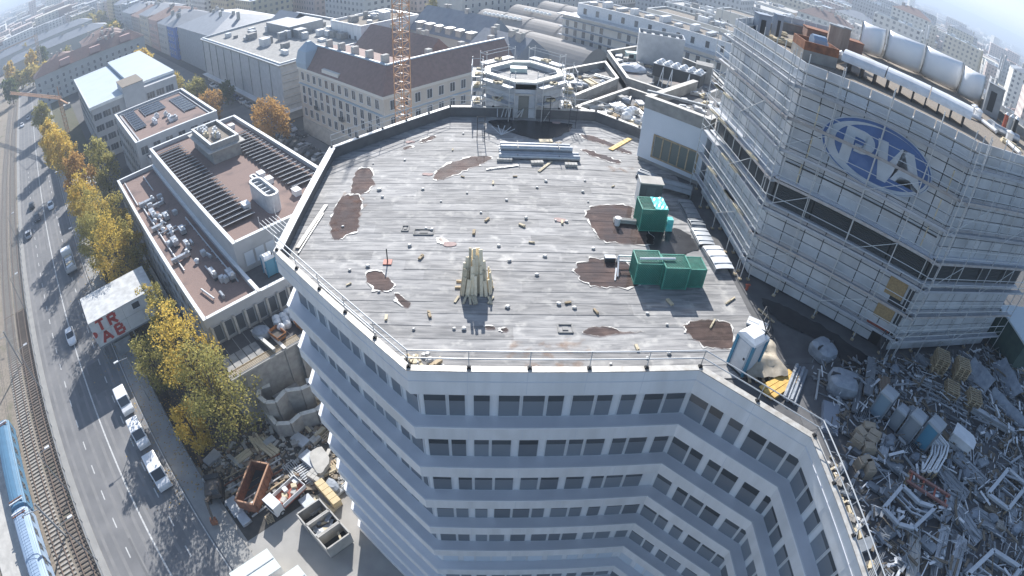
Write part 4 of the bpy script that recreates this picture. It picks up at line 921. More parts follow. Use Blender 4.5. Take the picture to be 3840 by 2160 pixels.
for poly, z, n, wh in (([(9.0, 55), (13.6, 61), (13.6, 66), (9.2, 62.6)], 33.07, 22, 'on the far roof behind the stair turret'), ([(9.2, 52.0), (14.0, 47.8), (17.6, 51.2), (19.3, 54.6), (15.6, 58.6)], 32.47, 62, 'on the sunken rear roof by the lift block'), ([(16.4, 62), (21.4, 56.6), (27.6, 62.7), (28, 69), (20.8, 76.8), (16.4, 72.8)], 33.07, 30, 'on the rear roof round the chiller')):
    xs_, ys_ = [p[0] for p in poly], [p[1] for p in poly]; c = 0
    while c < n:
        x, y = r.uniform(min(xs_), max(xs_)), r.uniform(min(ys_), max(ys_))
        ins = all((poly[(i+1) % len(poly)][0] - poly[i][0]) * (y - poly[i][1]) - (poly[(i+1) % len(poly)][1] - poly[i][1]) * (x - poly[i][0]) > 0 for i in range(len(poly)))
        if not ins: 
            a2 = sum(poly[i-1][0]*poly[i][1] - poly[i][0]*poly[i-1][1] for i in range(len(poly)))
            if a2 > 0: continue
        if (x - 22)**2 + (y - 62.2)**2 < 5 or (x - 17.7)**2 + (y - 67.6)**2 < 4.5: continue
        drop(r.randrange(8), x, y, z, r.uniform(0, 3), near(REARMARKS, x, y), r.uniform(.5, .95)); c += 1

# ================================================================ along the foot of the tower: sheet hoods
def hood(label, x, y, w_, d_, h, rz, m, bow=.25):
    t = thing('sheet_hood', label, 'sheet metal', (x, y, DECK), rz, 'sheet hoods along the tower foot'); mb = MB(); n = 8
    f = lambda a, b: (w_ * (a - .5), d_ * (b - .5), h + bow * math.sin(math.pi * b) * .6 - .04 * abs(2*a - 1) ** 3)
    mb.grid(f, n, n)
    o = mb.obj('sheet', m, t); o.modifiers.new('thick', 'SOLIDIFY').thickness = .04
    for q in range(3): MB().b2(-w_/2 + .02, w_/2 - .02, (q - 1) * d_ * .3 - .03, (q - 1) * d_ * .3 + .03, h + bow * .6 * math.sin(math.pi * (.5 + (q - 1) * .3)) - .01, h + bow * .6 * math.sin(math.pi * (.5 + (q - 1) * .3)) + .035).obj('ridge', m, t)
    for s in (-.5, .5): MB().b2(s * w_ - .03, s * w_ + .03, -d_/2, d_/2, 0, h - .12).obj('flange', m_greyp, t)
    return t
hood('upper flat sheet hood in the shade along the tower foot', 14.3, 33.1, 1.0, 2.5, .3, 0, m_greyp, .08)
hood('middle ribbed sheet hood in the shade along the tower foot', 14.25, 31.2, 1.05, 1.1, .3, 0, m_greyp, .2)
hood('lower flat sheet hood in the shade along the tower foot', 14.2, 29.6, 1.1, 1.9, .32, 0, m_lgrey, .06)
hood('bright white hood at the sunny end of the sheet row', 14.4, 27.1, 1.25, 2.4, .45, R(4), m_whitep, .12)
hood('curved dark sheet shell below the boarded window', 14.0, 35.8, 2.4, 1.3, .5, R(-25), m_greyp, .7)
hood('folded sheet piece left of the curved shell', 12.4, 37.6, 1.9, .9, .4, R(-40), m_greyp, .4)

# ================================================================ portable toilet, yellow boards and the shaded material yard
def toilet(label, x, y, rz, z=DECK, wm=None, s=1.0, post=None, rf=None):
    t = thing('portable_toilet', label, 'toilet', (x, y, z), rz, 'portable toilets'); t.scale = (s, s, s)
    MB().b2(-.56, .56, -.56, .56, .0, .12).obj('base', m_dark, t)
    mb = MB(); mb.b2(-.52, .52, -.52, .52, .12, 2.05); mb.obj('cabin', wm or M('toilet wall', (.55, .60, .66), .45, rnd=.04), t)
    for px, py in ((-1, -1), (1, -1), (1, 1), (-1, 1)): MB().b2(px*.54 - .07, px*.54 + .07, py*.54 - .07, py*.54 + .07, .1, 2.08).obj('corner_post', post or m_bluep, t)
    mb = MB(); mb.loft([[(a*.6, b*.6, 2.05) for a, b in ((-1,-1),(1,-1),(1,1),(-1,1))], [(a*.58, b*.58, 2.22) for a, b in ((-1,-1),(1,-1),(1,1),(-1,1))], [(a*.3, b*.45, 2.38) for a, b in ((-1,-1),(1,-1),(1,1),(-1,1))]]); mb.obj('roof', rf or m_whitep, t)
    MB().b2(-.36, .36, -.55, -.52, .18, 1.95).obj('door', rf or m_whitep, t); MB().b2(.2, .3, -.58, -.55, 1.0, 1.12).obj('handle', m_dark, t)
    for k in range(3): MB().b2(-.25, .25, .52, .545, .5 + k * .4, .62 + k * .4).obj('vent', m_dark, t)
    mb = MB(); mb.tube((.35, .4, 2.2), (.35, .4, 2.6), .06, 8); mb.obj('vent_pipe', m_dark, t)
    return t
toilet('blue and white portable toilet beside the parapet corner of the roof', 12.9, 18.15, R(-62))
t = thing('tarp_heap', 'crumpled beige tarpaulin over timber behind the portable toilet', 'tarpaulin', (14.0, 18.4, DECK)); mb = MB(); n = 12
f = lambda a, b: (2.4 * (a - .5) + .1 * math.sin(b * 9), 2.6 * (b - .5), .35 + .35 * noise.noise(Vector((a * 4, b * 4, 1))) + .25 * math.sin(math.pi * a) * math.sin(math.pi * b))
mb.grid(f, n, n)
mb.obj('sheet', M('beige tarpaulin', (.48, .42, .33), .7, (.34, .29, .22), 3), t, smooth=True)
for k in range(5): mb = MB(); mb.bar((-1 + k * .4, -1.4, .08), (-.7 + k * .4, 1.4, .3), .14, .07); mb.obj('timber', m_timber, t)
t = thing('yellow_board_stack', 'sunlit stack of yellow formwork boards next to the wing railing', 'boards', (14.7, 16.75, DECK), R(27))
for k in range(9): mb = MB(); mb.box((random.Random(k).uniform(-.15, .15), (k % 3) * .32 - .32, .05 + (k // 3) * .07), (2.4, .29, .055), random.Random(k).uniform(-.03, .03)); mb.obj('board', m_yellow, t)
t = thing('film_wrapped_boards', 'long film-wrapped board bundle beside the yellow formwork boards', 'bundle', (15.6, 16.7, DECK), R(52))
for k in range(4): mb = MB(); mb.loft([[(x, (k - 1.5) * .2 + .11 * math.cos(a), .14 + (k % 2) * .1 + .12 * math.sin(a)) for a in [2*math.pi*i/7 for i in range(7)]] for x in (-1.4, -.5, .5, 1.3)]); mb.obj('roll', m_bag, t)
def bale(label, x, y, sx, sy, h, rz, m=None):
    t = thing('wrapped_bale', label, 'bale', (x, y, DECK), rz, 'film-wrapped bales in the yard'); n = 12; rr = random.Random(int(x * 13))
    mb = MB(); mb.loft([[(sx/2 * s * (abs(math.cos(a)) ** .5) * (1 if math.cos(a) >= 0 else -1) * rr.uniform(.94, 1.05), sy/2 * s * (abs(math.sin(a)) ** .5) * (1 if math.sin(a) >= 0 else -1) * rr.uniform(.94, 1.05), z) for a in [2*math.pi*(i + .5)/n for i in range(n)]] for z, s in ((.05, .95), (h*.4, 1.05), (h*.8, 1.0), (h, .7), (h + .05, .3))]); mb.obj('wrap', m or m_bag, t)
    MB().b2(-sx/2, sx/2, -.05, .05, h * .2, h * 1.03).obj('strap', m_dark, t)
bale('pale film-wrapped bale beside the dark strip', 18.2, 18.7, 1.3, 1.5, .9, R(20)); bale('large pale film-wrapped bale in the middle of the yard', 18.3, 16.2, 1.7, 1.5, 1.0, R(-25))
plank('tube_long', m_rail, 'long bright tube lying between the two wrapped bales', (17.6, 17.6), (16.4, 15.6), .1, .1); plank('tube_long', m_rail, 'long tube beside the wrapped bale and grey mat', (17.9, 15.6), (17.0, 13.7), .12, .12); plank('timber_strip', m_timber, 'thin timber strip in the shade behind the toilet tarpaulin', (15.6, 22.6), (16.2, 21.4), .12, .05)
mb = MB(); mb.box((0, 0, .1), (2.0, .95, .2)); mb.box((0, 0, .23), (1.9, .85, .05)); one('grey_mat', mb, M('flat grey mat', (.26, .29, .34), .6), 'flat grey foam mat next to the wing railing', 'mat', (16.75, 14.35, DECK), R(63))
r = random.Random(5)
for k, (x, y) in enumerate(((17.9, 12.9), (18.3, 12.4), (18.7, 12.7), (18.0, 12.0), (17.5, 12.5), (18.6, 13.2), (17.3, 11.3), (17.5, 10.9))):
    mb = MB(); mb.box((0, 0, .3), (.7, .5, .6)); mb.box((.05, 0, .63), (.6, .4, .06)); mb.box((0, 0, .03), (.8, .6, .06))
    one('cardboard_carton', mb, M('carton', (.40, .33, .25), .85, (.33, .27, .2), 2, rnd=.15), ('brown carton', 'pale carton')[k % 2] + ' among the cartons beside the wing railing', 'carton', (x, y, DECK + .01), r.uniform(0, 3), 'cartons in the yard')
toilet('tipped-looking blue-topped toilet cabin at the near end of the cabin row', 20.0, 14.3, R(30), DECK, M('toilet wall blue grey', (.22, .31, .38), .45), .75, M('shade-toned grey post', (.2, .23, .26), .6), M('shade-toned cabin roof', (.36, .39, .42), .6))  # yard cabins: walls, posts and roofs coloured darker for the tower's shade
toilet('second small grey toilet cabin of the cabin row', 20.7, 13.4, R(30), DECK, M('toilet wall grey', (.25, .28, .31), .45), .6, M('shade-toned grey post', (.2, .23, .26)), M('shade-toned cabin roof', (.36, .39, .42)))
toilet('third grey toilet cabin of the cabin row', 21.2, 12.6, R(28), DECK, M('toilet wall grey', (.25, .28, .31), .45), .75, M('shade-toned grey post', (.2, .23, .26)), M('shade-toned cabin roof', (.36, .39, .42)))
toilet('last blue-sided toilet cabin of the cabin row beside the white frames', 22.1, 11.9, R(25), DECK, M('toilet wall teal', (.10, .28, .40), .45), .8, M('shade-toned grey post', (.2, .23, .26)), M('shade-toned cabin roof', (.36, .39, .42)))
# stacks of pallets
def pallets(label, x, y, n, rz):
    t = thing('pallet_stack', label, 'pallets', (x, y, DECK), rz, 'pallet stacks under the tower')
    me = KIND[7][1]
    for k in range(n): put('pallet', me, t, (random.Random(k).uniform(-.05, .05), random.Random(k + 3).uniform(-.05, .05), k * .15), random.Random(k).uniform(-.06, .06))
pallets('tall pallet stack under the tower scaffolding, first of two', 26.6, 16.9, 9, R(60)); pallets('tall pallet stack under the tower scaffolding, second of two', 28.1, 16.1, 9, R(62)); pallets('lower pallet stack in front of the two tall ones', 26.5, 14.9, 5, R(55)); pallets('small pallet stack at the end of the beams', 27.9, 13.9, 6, R(58))
for k, (a, b, lab) in enumerate((((24.0, 15.9), (26.9, 13.8), 'first long grey lattice beam in the yard'), ((24.3, 16.5), (28.3, 14.0), 'second long grey lattice beam in the yard'), ((27.6, 13.4), (30.4, 11.0), 'wide grey walkway board beyond the pallets'), ((24.6, 15.0), (27.0, 13.1), 'third lattice beam nearest the toilet cabins'))):
    t = thing('lattice_beam', lab, 'beam', (a[0], a[1], DECK + .1), math.atan2(b[1] - a[1], b[0] - a[0]), 'lattice beams in the yard'); L = math.dist(a, b)
    if k == 2: MB().b2(0, L, -.35, .35, .2, .3).obj('deck', m_lgrey, t); MB().b2(0, L, -.35, -.3, .3, .5).obj('edge', m_greyp, t)
    for y in (-.22, .22): mb = MB(); mb.bar((0, y, .1), (L, y, .1), .07); mb.obj('chord', m_lgrey, t)
    n = int(L / .5)
    for i in range(n): mb = MB(); mb.bar((L*i/n, -.22 if i % 2 else .22, .1), (L*(i+1)/n, .22 if i % 2 else -.22, .1), .04); mb.obj('lacing', m_greyp, t)
# octagonal window frames leaning and lying
def bentframe(label, pts, z, thk=.22, m=None, inner=None):
    c = Vector((sum(p[0] for p in pts)/len(pts), sum(p[1] for p in pts)/len(pts))); t = thing('facade_element', label, 'facade element', (c.x, c.y, DECK), 0, 'bent facade frames in the yard'); k = len(pts)
    for i in range(k):
        a, b = pts[i], pts[(i+1) % k]; mb = MB(); mb.bar((a[0]-c.x, a[1]-c.y, z), (b[0]-c.x, b[1]-c.y, z), thk, .16); mb.obj('profile', m or m_lgrey, t)
    if inner:
        for a, b in inner: mb = MB(); mb.bar((a[0]-c.x, a[1]-c.y, z - .15), (b[0]-c.x, b[1]-c.y, z - .15), .08, .1); mb.obj('inner_bar', m or m_lgrey, t)
    for i in range(0, k, 2): mb = MB(); mb.bar((pts[i][0]-c.x, pts[i][1]-c.y, 0), (pts[i][0]-c.x, pts[i][1]-c.y, z), .12); mb.obj('block', m_timber, t)
bentframe('large pale octagon-angled frame lying in the middle of the yard', [(18.9, 9.5), (19.5, 8.4), (20.4, 7.9), (18.5, 7.2), (17.7, 7.6), (17.2, 8.6)], .55, .2, None, [((18.6, 9.2), (19.2, 8.2)), ((19.2, 8.2), (19.9, 7.8)), ((18.4, 9.1), (18.9, 8.1)), ((18.9, 8.1), (19.6, 7.6))])
bentframe('pale rectangular frame at the far side of the yard', [(27.6, 8.7), (28.6, 7.3), (25.9, 6.4), (24.8, 7.7)], .5, .24, None, [((27.0, 8.4), (28.0, 7.0)), ((26.2, 8.1), (27.2, 6.8))])
bentframe('pale rectangular frame at the near bottom of the yard', [(23.3, 4.6), (24.9, 3.0), (22.6, 2.2), (20.8, 4.0)], .5, .26, None, [((22.6, 4.5), (24.2, 2.8)), ((21.9, 4.2), (23.4, 2.5))])
for k in range(3):
    o = k * .38; bentframe(('first', 'second', 'third')[k] + ' of three white bent frames leaning beside the toilet cabins', [(22.0 + o, 12.2 - o*.3), (22.3 + o, 11.4 - o*.4), (21.9 + o*.8, 10.9 - o*.4), (20.7 + o*.8, 10.1 - o*.4), (20.85 + o*.8, 10.0 - o*.4), (22.05 + o*.8, 10.75 - o*.4), (22.5 + o, 11.35 - o*.4), (22.2 + o, 12.15 - o*.3)], .5 + k*.1, .1, m_whitep)
t = thing('red_steel_ladder', 'red-brown steel ladder frame lying behind the octagon-angled frame', 'frame', (19.6, 10.0, DECK), math.atan2(-1.8, 1.8))
for y in (-.35, .35): mb = MB(); mb.bar((0, y, .5), (2.8, y, .5), .12, .14); mb.obj('chord', M('faded red steel', (.34, .17, .14), .6, (.25, .13, .11), 3), t)
for k in range(4): mb = MB(); mb.bar((.2 + k * .8, -.35, .5), (.2 + k * .8, .35, .5), .09); mb.obj('rung', m_redp, t)
for x in (.1, 2.7): MB().b2(x - .08, x + .08, -.4, .4, 0, .44).obj('bearer', m_timber, t)
mb = MB(); mb.prism([(-.9, -.5), (.75, -.5), (.75, .15), (.4, .5), (-.9, .5)], .9, .97); mb.prism([(-.8, -.4), (.65, -.4), (.65, .1), (.35, .4), (-.8, .4)], 0, .9); one('white_bin', mb, m_whitep, 'white bin with a chamfered lid beside the bent frames', 'bin', (24.8, 11.2, DECK), R(-55))
for k, (x, y, L, w_, rz, m, lab) in enumerate(((24.7, 9.6, 2.6, .9, -60, m_greyp, 'long pale sheet slab leaning below the white bin'), (22.8, 9.2, 2.6, .9, -62, m_greyp, 'long grey sheet panel left of the pale slab'), (22.5, 6.9, 3.0, .95, -75, m_greyp, 'long dark sheet panel with streaks in the lower yard'), (18.2, 5.9, 2.3, .7, 60, m_concl, 'beige slatted crate lid near the wing parapet'), (20.2, 6.0, 2.4, .6, 50, m_lgrey, 'bright grooved sheet bundle in the lower yard'), (20.9, 5.1, 2.6, .7, 45, m_lgrey, 'bright sheet bundle next to the bottom frame'), (24.3, 6.2, 2.2, 1.0, -45, m_greyp, 'grey door leaf lying in the lower yard'), (26.9, 5.2, 2.4, .6, -40, m_lgrey, 'pale flat panel by the edge of the yard'), (19.2, 12.0, 1.8, .55, 50, m_lgrey, 'bundle of pale gutters in front of the toilet cabins'), (20.8, 16.8, 3.2, .6, 55, m_greyp, 'long grey planks bundle near the dark strip'), (19.2, 15.6, 2.8, .4, 55, m_greyp, 'narrow grey planks bundle near the wrapped bales'), (21.5, 16.0, 1.5, .8, 65, M('brown mat', (.25, .19, .14), .9), 'brown mat lying in the yard'))):
    t = thing('sheet_bundle', lab, 'sheet bundle', (x, y, DECK), R(rz), 'sheet panels in the yard'); th = .12
    MB().b2(-L/2, L/2, -w_/2, w_/2, .12, .12 + th).obj('sheet', m, t)
    for q in range(3): MB().b2(-L/2 + .05, L/2 - .05, -w_/2 + (q + .3) * w_/3, -w_/2 + (q + .42) * w_/3, .12 + th, .15 + th).obj('rib', m, t)
    for q in (-.35, .35): MB().b2(q*L - .05, q*L + .05, -w_/2, w_/2, 0, .12).obj('bearer', m_timber, t)
def tarp(label, x, y, sx, sy, h, rz):
    t = thing('draped_tarp', label, 'tarpaulin', (x, y, DECK), rz, 'grey tarpaulins in the yard'); mb = MB(); n = 10
    f = lambda a, b: (sx * (a - .5), sy * (b - .5), .1 + h * max(0, 1 - abs(2*a - 1) * 1.05) ** .7 + .15 * noise.noise(Vector((a * 3 + x, b * 3, y))))
    mb.grid(f, n, n)
    mb.obj('sheet', m_bag, t)
    mb = MB(); mb.bar((0, -sy/2, h*.9), (0, sy/2, h*.9), .1); mb.obj('ridge_bar', m_timber, t)
tarp('peaked grey tarpaulin right of the tall pallet stacks', 30.3, 15.7, 2.4, 2.2, 1.0, R(20)); tarp('long grey tarpaulin near the white hut', 33.6, 15.0, 2.0, 3.2, .8, R(-10)); tarp('grey tarpaulin strip hanging towards the beams', 31.4, 12.9, 1.0, 3.4, .6, R(25))
# white-roofed green hut at the right
t = thing('site_hut', 'dark green site hut with a flat white roof next to the tower', 'hut', (37.2, 17.6, DECK), R(-6))
MB().b2(-2.6, 2.6, -1.9, 1.9, 0, 2.5).obj('wall', M('dark green wall', (.06, .105, .09), .7, (.045, .08, .07), 2), t); MB().b2(-2.8, 2.8, -2.1, 2.1, 2.5, 2.62).obj('roof', M('pale hut roof', (.55, .62, .66), .6), t); MB().b2(-2.4, 2.4, -1.95, -1.9, .1, .35).obj('skirting', m_timber, t)
# random filler in the yard
SPOTS = []
mb = MB(); r_ = random.Random(606)
for k in range(3400):
    x, y = r_.uniform(16.0, 36), r_.uniform(1.2, 18)
    if (x < 17 and y > 14) or (x + y < 30 and y > 14) or y > 18.2: continue
    a_ = r_.choice((R(-45), R(45), R(60), R(-60), 0)) + r_.uniform(-.35, .35); L_ = r_.choice((.2, .35, .6, 1.1)) * r_.uniform(.6, 1.2); z_ = DECK + r_.uniform(.05, .55); tl_ = r_.uniform(-.2, .25)
    q_ = Vector((math.cos(a_) * L_ / 2, math.sin(a_) * L_ / 2, tl_ * L_ / 2)); c_ = Vector((x, y, max(z_, DECK + .04 + abs(q_.z))))
    mb.bar(c_ - q_, c_ + q_, r_.choice((.03, .04, .06, .15)), r_.choice((.03, .04, .05)), r_.choice((0, 1, 2, 3, 4)))
tag(mb.obj('loose_scrap', [M('scrap tube', (.36, .38, .40), .5, metal=.3), M('shade-toned tubes', (.30, .32, .34)), M('shade-toned planks', (.26, .215, .16)), M('scrap sheet', (.30, .32, .34), .5), m_whitep]), 'tangle of loose tubes, battens and sheet scraps over the shaded yard', 'scrap', None, 'stuff')  # most scrap colours darkened too, painting in the yard shade
def free(x, y, d):
    return all((x-a)**2 + (y-b)**2 > d*d for a, b in SPOTS)
KP = [(20.0,14.3),(21.2,12.6),(22.1,11.9),(26.6,16.9),(28.1,16.1),(24.8,11.2),(18.2,18.7),(18.3,16.2),(18.8,8.3)]
SPOTS += KP; c = 0; tries = 0
while c < 240 and tries < 9000:
    tries += 1; x, y = r.uniform(15.4, 35), r.uniform(1.5, 18.2)
    if x + y < 33.0 - 2 and x < 16.5 and y > 12: continue
    if 15 < x < 18.6 and 13.2 < y: continue
    if y > 17.2 and x < 24: continue
    if not free(x, y, .62): continue
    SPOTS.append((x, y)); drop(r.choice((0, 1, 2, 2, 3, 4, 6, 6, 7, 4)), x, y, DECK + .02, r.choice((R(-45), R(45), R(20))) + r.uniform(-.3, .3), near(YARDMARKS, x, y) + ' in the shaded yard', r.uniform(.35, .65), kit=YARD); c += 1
for k in range(40):   # rubble along the wing parapet
    y = r.uniform(2.5, 12.6); kk = r.randrange(6); o = put(('rubble_chip', 'timber_offcut')[kk > 2], SM[kk], None, (15.45 + r.uniform(0, .5), y, DECK + .02), r.uniform(-3, 3)); s = r.uniform(.08, .17); o.scale = (s, s, s)
    tag(o, ('small stone lying along the foot of the wing parapet', 'timber scrap lying along the foot of the wing parapet')[kk > 2], ('rubble', 'timber')[kk > 2], 'scraps along the wing parapet')
# scaffolding rail line of the yard (loose frames standing)
ladder('light ladder frame standing behind the portable toilet', (15.6, 20.4), R(50), 1.3, .9, .9); ladder('ladder frame leaning by the tower doorway', (22.6, 18.0), R(35), 1.6, .9, .8)
plank('curled_sheet', m_whitep, 'curled white sheet at the edge between sun and shade', (14.5, 21.6), (15.5, 20.9), .7, .12)
for i, (a, b, lab) in enumerate((((13.6, 23.0), (14.4, 23.6), 'timber batten near the edge of the sunny roof'), ((12.0, 21.0), (12.5, 21.7), 'timber batten lying across the brown puddle'))): plank('batten', m_timberp, lab, a, b, .09, .06)
# ================================================================ low office building with brown roofs and solar rows (u along the road, v across)
def uvthing(name, label, cat, u, v, z=0, group=None, rz=0): return thing(name, label, cat, UV(u, v, z), RZ45 + rz, group)
def ring(t, x0, x1, y0, y1, z0, z1, th, m, name='parapet', capm=None, capz=.07):
    for a, b, c, d in ((x0, x1, y0, y0 + th), (x0, x1, y1 - th, y1), (x0, x0 + th, y0 + th, y1 - th), (x1 - th, x1, y0 + th, y1 - th)):
        MB().b2(a, b, c, d, z0, z1).obj(name, m, t)
        if capm: MB().b2(a - .04, b + .04, c - .04, d + .04, z1, z1 + capz).obj(name + '_cap', capm, t)
m_facad = M('pale facade', (.46, .47, .48), .7, (.40, .41, .42), .6)
lo = uvthing('low_office_building', 'low office building with red-brown gravel roofs, white parapets and solar rows', 'building', -79.5, 22)
U0, V0 = -79.5, 22
def LB(t, u0, u1, v0, v1, z0, z1, m, name, c=(U0, V0), zb=0): return MB().b2(u0 - c[0], u1 - c[0], v0 - c[1], v1 - c[1], z0 - zb, z1 - zb).obj(name, m, t)
LB(lo, -105.6, -53.5, 8.4, 16.4, 0, 11.2, m_facad, 'wall'); LB(lo, -60.3, -53.5, 16.4, 27, 0, 10.6, m_facad, 'wall')
LB(lo, -105.6, -60.3, 16.4, 35.2, 0, 14.5, m_facad, 'wall')
LB(lo, -105.2, -53.9, 8.8, 16.3, 11.2, 11.3, m_brownroof, 'roof_gravel'); LB(lo, -60.2, -53.9, 16.5, 26.8, 10.6, 10.7, m_membd, 'roof_gravel')
LB(lo, -105.2, -60.7, 16.8, 34.8, 14.5, 14.6, m_brownroof, 'roof_gravel')
m_capw = M('white parapet cap', (.80, .81, .80), .45, (.70, .71, .70), 1)
ring(lo, -105.6 - U0, -53.5 - U0, 8.4 - V0, 16.39 - V0, 11.2, 12.0, .4, m_facad, 'parapet', m_capw)
ring(lo, -105.6 - U0, -60.3 - U0, 16.41 - V0, 35.2 - V0, 14.5, 15.3, .45, m_facad, 'parapet', m_capw)
LB(lo, -53.9, -53.5, 16.4, 27, 10.6, 11.9, m_facad, 'parapet'); LB(lo, -53.95, -53.45, 16.45, 27, 11.9, 11.97, m_capw, 'parapet_cap')
LB(lo, -106.2, -52.9, 7.6, 8.0, 0, 1.6, m_concl, 'base_kerb')
# front windows (each its own) towards the terrace, and windows of the raised part
def grid_windows(t, mesh, org, d, n, step, zs, rz, name='window', skip=0, seed=0):
    rr = random.Random(seed)
    for i in range(n):
        for z in zs:
            if rr.random() < skip: continue
            put(name, mesh, t, (org[0] + d[0] * i * step, org[1] + d[1] * i * step, z), rz)
def simple_win(w, h, fm=None, gm=None, bars=1, sill=True, dep=.12):
    mb = MB(); mb.b2(-w/2 - .08, w/2 + .08, -.05, .01, h, h + .09); mb.b2(-w/2 - .08, -w/2, -.05, .01, 0, h); mb.b2(w/2, w/2 + .08, -.05, .01, 0, h)
    mb.b2(-w/2 - .12, w/2 + .12, -.10, .01, -.10, 0) if sill else None
    mb.quad([(-w/2, -.012, 0), (w/2, -.012, 0), (w/2, -.012, h), (-w/2, -.012, h)], 1)
    for k in range(bars): x = -w/2 + w * (k + 1) / (bars + 1); mb.b2(x - .03, x + .03, -.03, -.013, 0, h)
    return mb.mesh('window', [fm or m_frame, gm or m_glass])
fwm = simple_win(1.15, 2.2, m_facad, None, 0)
grid_windows(lo, fwm, (-53.5 - U0 + .03, 9.6 - V0), (0, 1), 10, 1.55, (8.3,), math.pi / 2)
for k in range(11): LB(lo, -53.5, -53.15, 9.0 + k * 1.55 - .15, 9.0 + k * 1.55 + .15, 8.0, 10.8, m_concl, 'column')
fwd = simple_win(1.3, 2.0, m_facad, m_blindw, 0); grid_windows(lo, fwd, (-60.3 - U0 + .03, 18.2 - V0), (0, 1), 5, 1.6, (11.4,), math.pi/2)
sw = simple_win(1.6, 1.7, m_facad, None, 1); grid_windows(lo, sw, (-103 - U0, 8.4 - V0 - .03), (1, 0), 16, 3.05, (2.2, 5.6, 8.6), 0)
# penthouse and oval light well
LB(lo, -98.4, -87.2, 23.9, 29.2, 14.6, 17.6, m_conc, 'penthouse_wall'); ring(lo, -98.4 - U0, -87.2 - U0, 23.9 - V0, 29.2 - V0, 17.6, 18.2, .35, m_conc, 'penthouse_parapet', m_capw)
LB(lo, -99.2, -86.4, 23.1, 30.0, 17.0, 17.15, m_concl, 'penthouse_eave'); LB(lo, -98.05, -87.55, 24.25, 28.85, 17.6, 17.66, m_gravel, 'penthouse_roof')
def stadium(cx, cy, L, W, n=8): return [(cx + (L/2 - W/2) + W/2 * math.cos(t), cy + W/2 * math.sin(t)) for t in [-math.pi/2 + math.pi * i/n for i in range(n + 1)]] + [(cx - (L/2 - W/2) + W/2 * math.cos(t), cy + W/2 * math.sin(t)) for t in [math.pi/2 + math.pi * i/n for i in range(n + 1)]]
def lightwell(u, v, L, W, h, label):
    t = uvthing('roof_light_well', label, 'light well', u, v, 14.6, 'oval light wells'); o, i = stadium(0, 0, L, W), stadium(0, 0, L - .7, W - .7); mb = MB(); k = len(o)
    for a in range(k):
        b = (a + 1) % k; mb.quad([(*o[a], 0), (*o[b], 0), (*o[b], h), (*o[a], h)]); mb.quad([(*i[a], h - 1), (*i[b], h - 1), (*i[b], h), (*i[a], h)])
    mb.obj('wall', m_lgrey, t)
    mb = MB()
    for a in range(k):
        b = (a + 1) % k; mb.quad([(*o[a], h), (*o[b], h), (*i[b], h), (*i[a], h)]); mb.quad([(*o[a], h - .15), (*o[b], h - .15), (*o[b], h), (*o[a], h)])
    mb.obj('rim', m_capw, t); mb = MB(); mb.quad([(*p, h - .8) for p in i]); mb.obj('glass', m_glass, t)
    for q in range(int(L / 1.3)): MB().b2(-L/2 + .9 + q * 1.3, -L/2 + 1.1 + q * 1.3, -W/2 + .3, W/2 - .3, h - .8, h - .3).obj('grate', m_lgrey, t)
lightwell(-67.6, 24.8, 7.2, 2.1, 2.7, 'large white-rimmed oval light well on the solar roof'); lightwell(-74.6, 26.6, 4.2, 1.1, .7, 'small white-rimmed oval light well on the solar roof')
# solar rows: every row one tilted panel strip on feet
def solar(u, v, L, z, label, grp, rz=0, wd=1.0):
    t = uvthing('solar_row', label, 'solar panels', u, v, z, grp, rz)
    n = max(1, int(L / 1.7)); pw = L / n
    for k in range(n):
        mb = MB(); mb.box((0, -L/2 + (k + .5) * pw, .42), (wd, pw - .05, .05), 0, 0, Matrix.Rotation(R(-14), 4, 'Y')); mb.obj('panel', m_solar, t)
    mb = MB(); mb.bar((wd * .48, -L/2, .56), (wd * .48, L/2, .56), .07); mb.obj('frame_rail', m_lgrey, t); mb = MB(); mb.bar((-wd * .4, -L/2, .2), (-wd * .4, L/2, .2), .1); mb.obj('ballast_rail', m_lgrey, t)
for k in range(26): solar(-102.3 + k * 1.45, 19.6, 5.0, 14.62, ORD[25 - k] + ' solar row from the front edge in the long field beside the white parapet', 'solar rows on the raised roof, parapet side')
for k in range(20): solar(-96.0 + k * 1.45, 31.6, 4.6, 14.62, ORD[19 - k] + ' solar row from the front in the street-side field of the raised roof', 'solar rows on the raised roof, street side')
# roof equipment
def duct(u, v, z, L, label, rz=0, w_=.7, h=.6):
    t = uvthing('roof_duct', label, 'duct', u, v, z, 'ducts on the low roof', rz)
    for k in range(max(1, int(L))): MB().b2(-L/2 + k + .03, -L/2 + k + .97, -w_/2, w_/2, .25, .25 + h).obj('duct_section', m_duct, t)
    for s in (-.4, .4): MB().b2(s*L - .05, s*L + .05, -w_/2, w_/2, 0, .25).obj('foot', m_dark, t)
    mb = MB(); mb.tube((L*.3, 0, .2 + h), (L*.3, 0, .7 + h), .22, 8); mb.obj('cowl', m_whitep, t)
RE = random.Random(12)
for k, (u, v) in enumerate(((-90.5, 11.3), (-88.0, 12.9), (-85.4, 11.0), (-82.6, 12.6), (-80.4, 10.6), (-78.0, 12.0), (-76.0, 13.4), (-73.6, 11.4), (-71.2, 12.6), (-69.0, 10.9), (-61.6, 13.1), (-59.6, 14.9))):
    duct(u, v, 11.32, RE.choice((2.4, 3.2, 2.0)), ('grey roof duct', 'roof duct with a white cowl', 'short ventilation duct')[k % 3] + ' among the plant on the lower brown roof', RE.choice((0, math.pi/2, 0)), RE.uniform(.5, .9), RE.uniform(.4, .8))
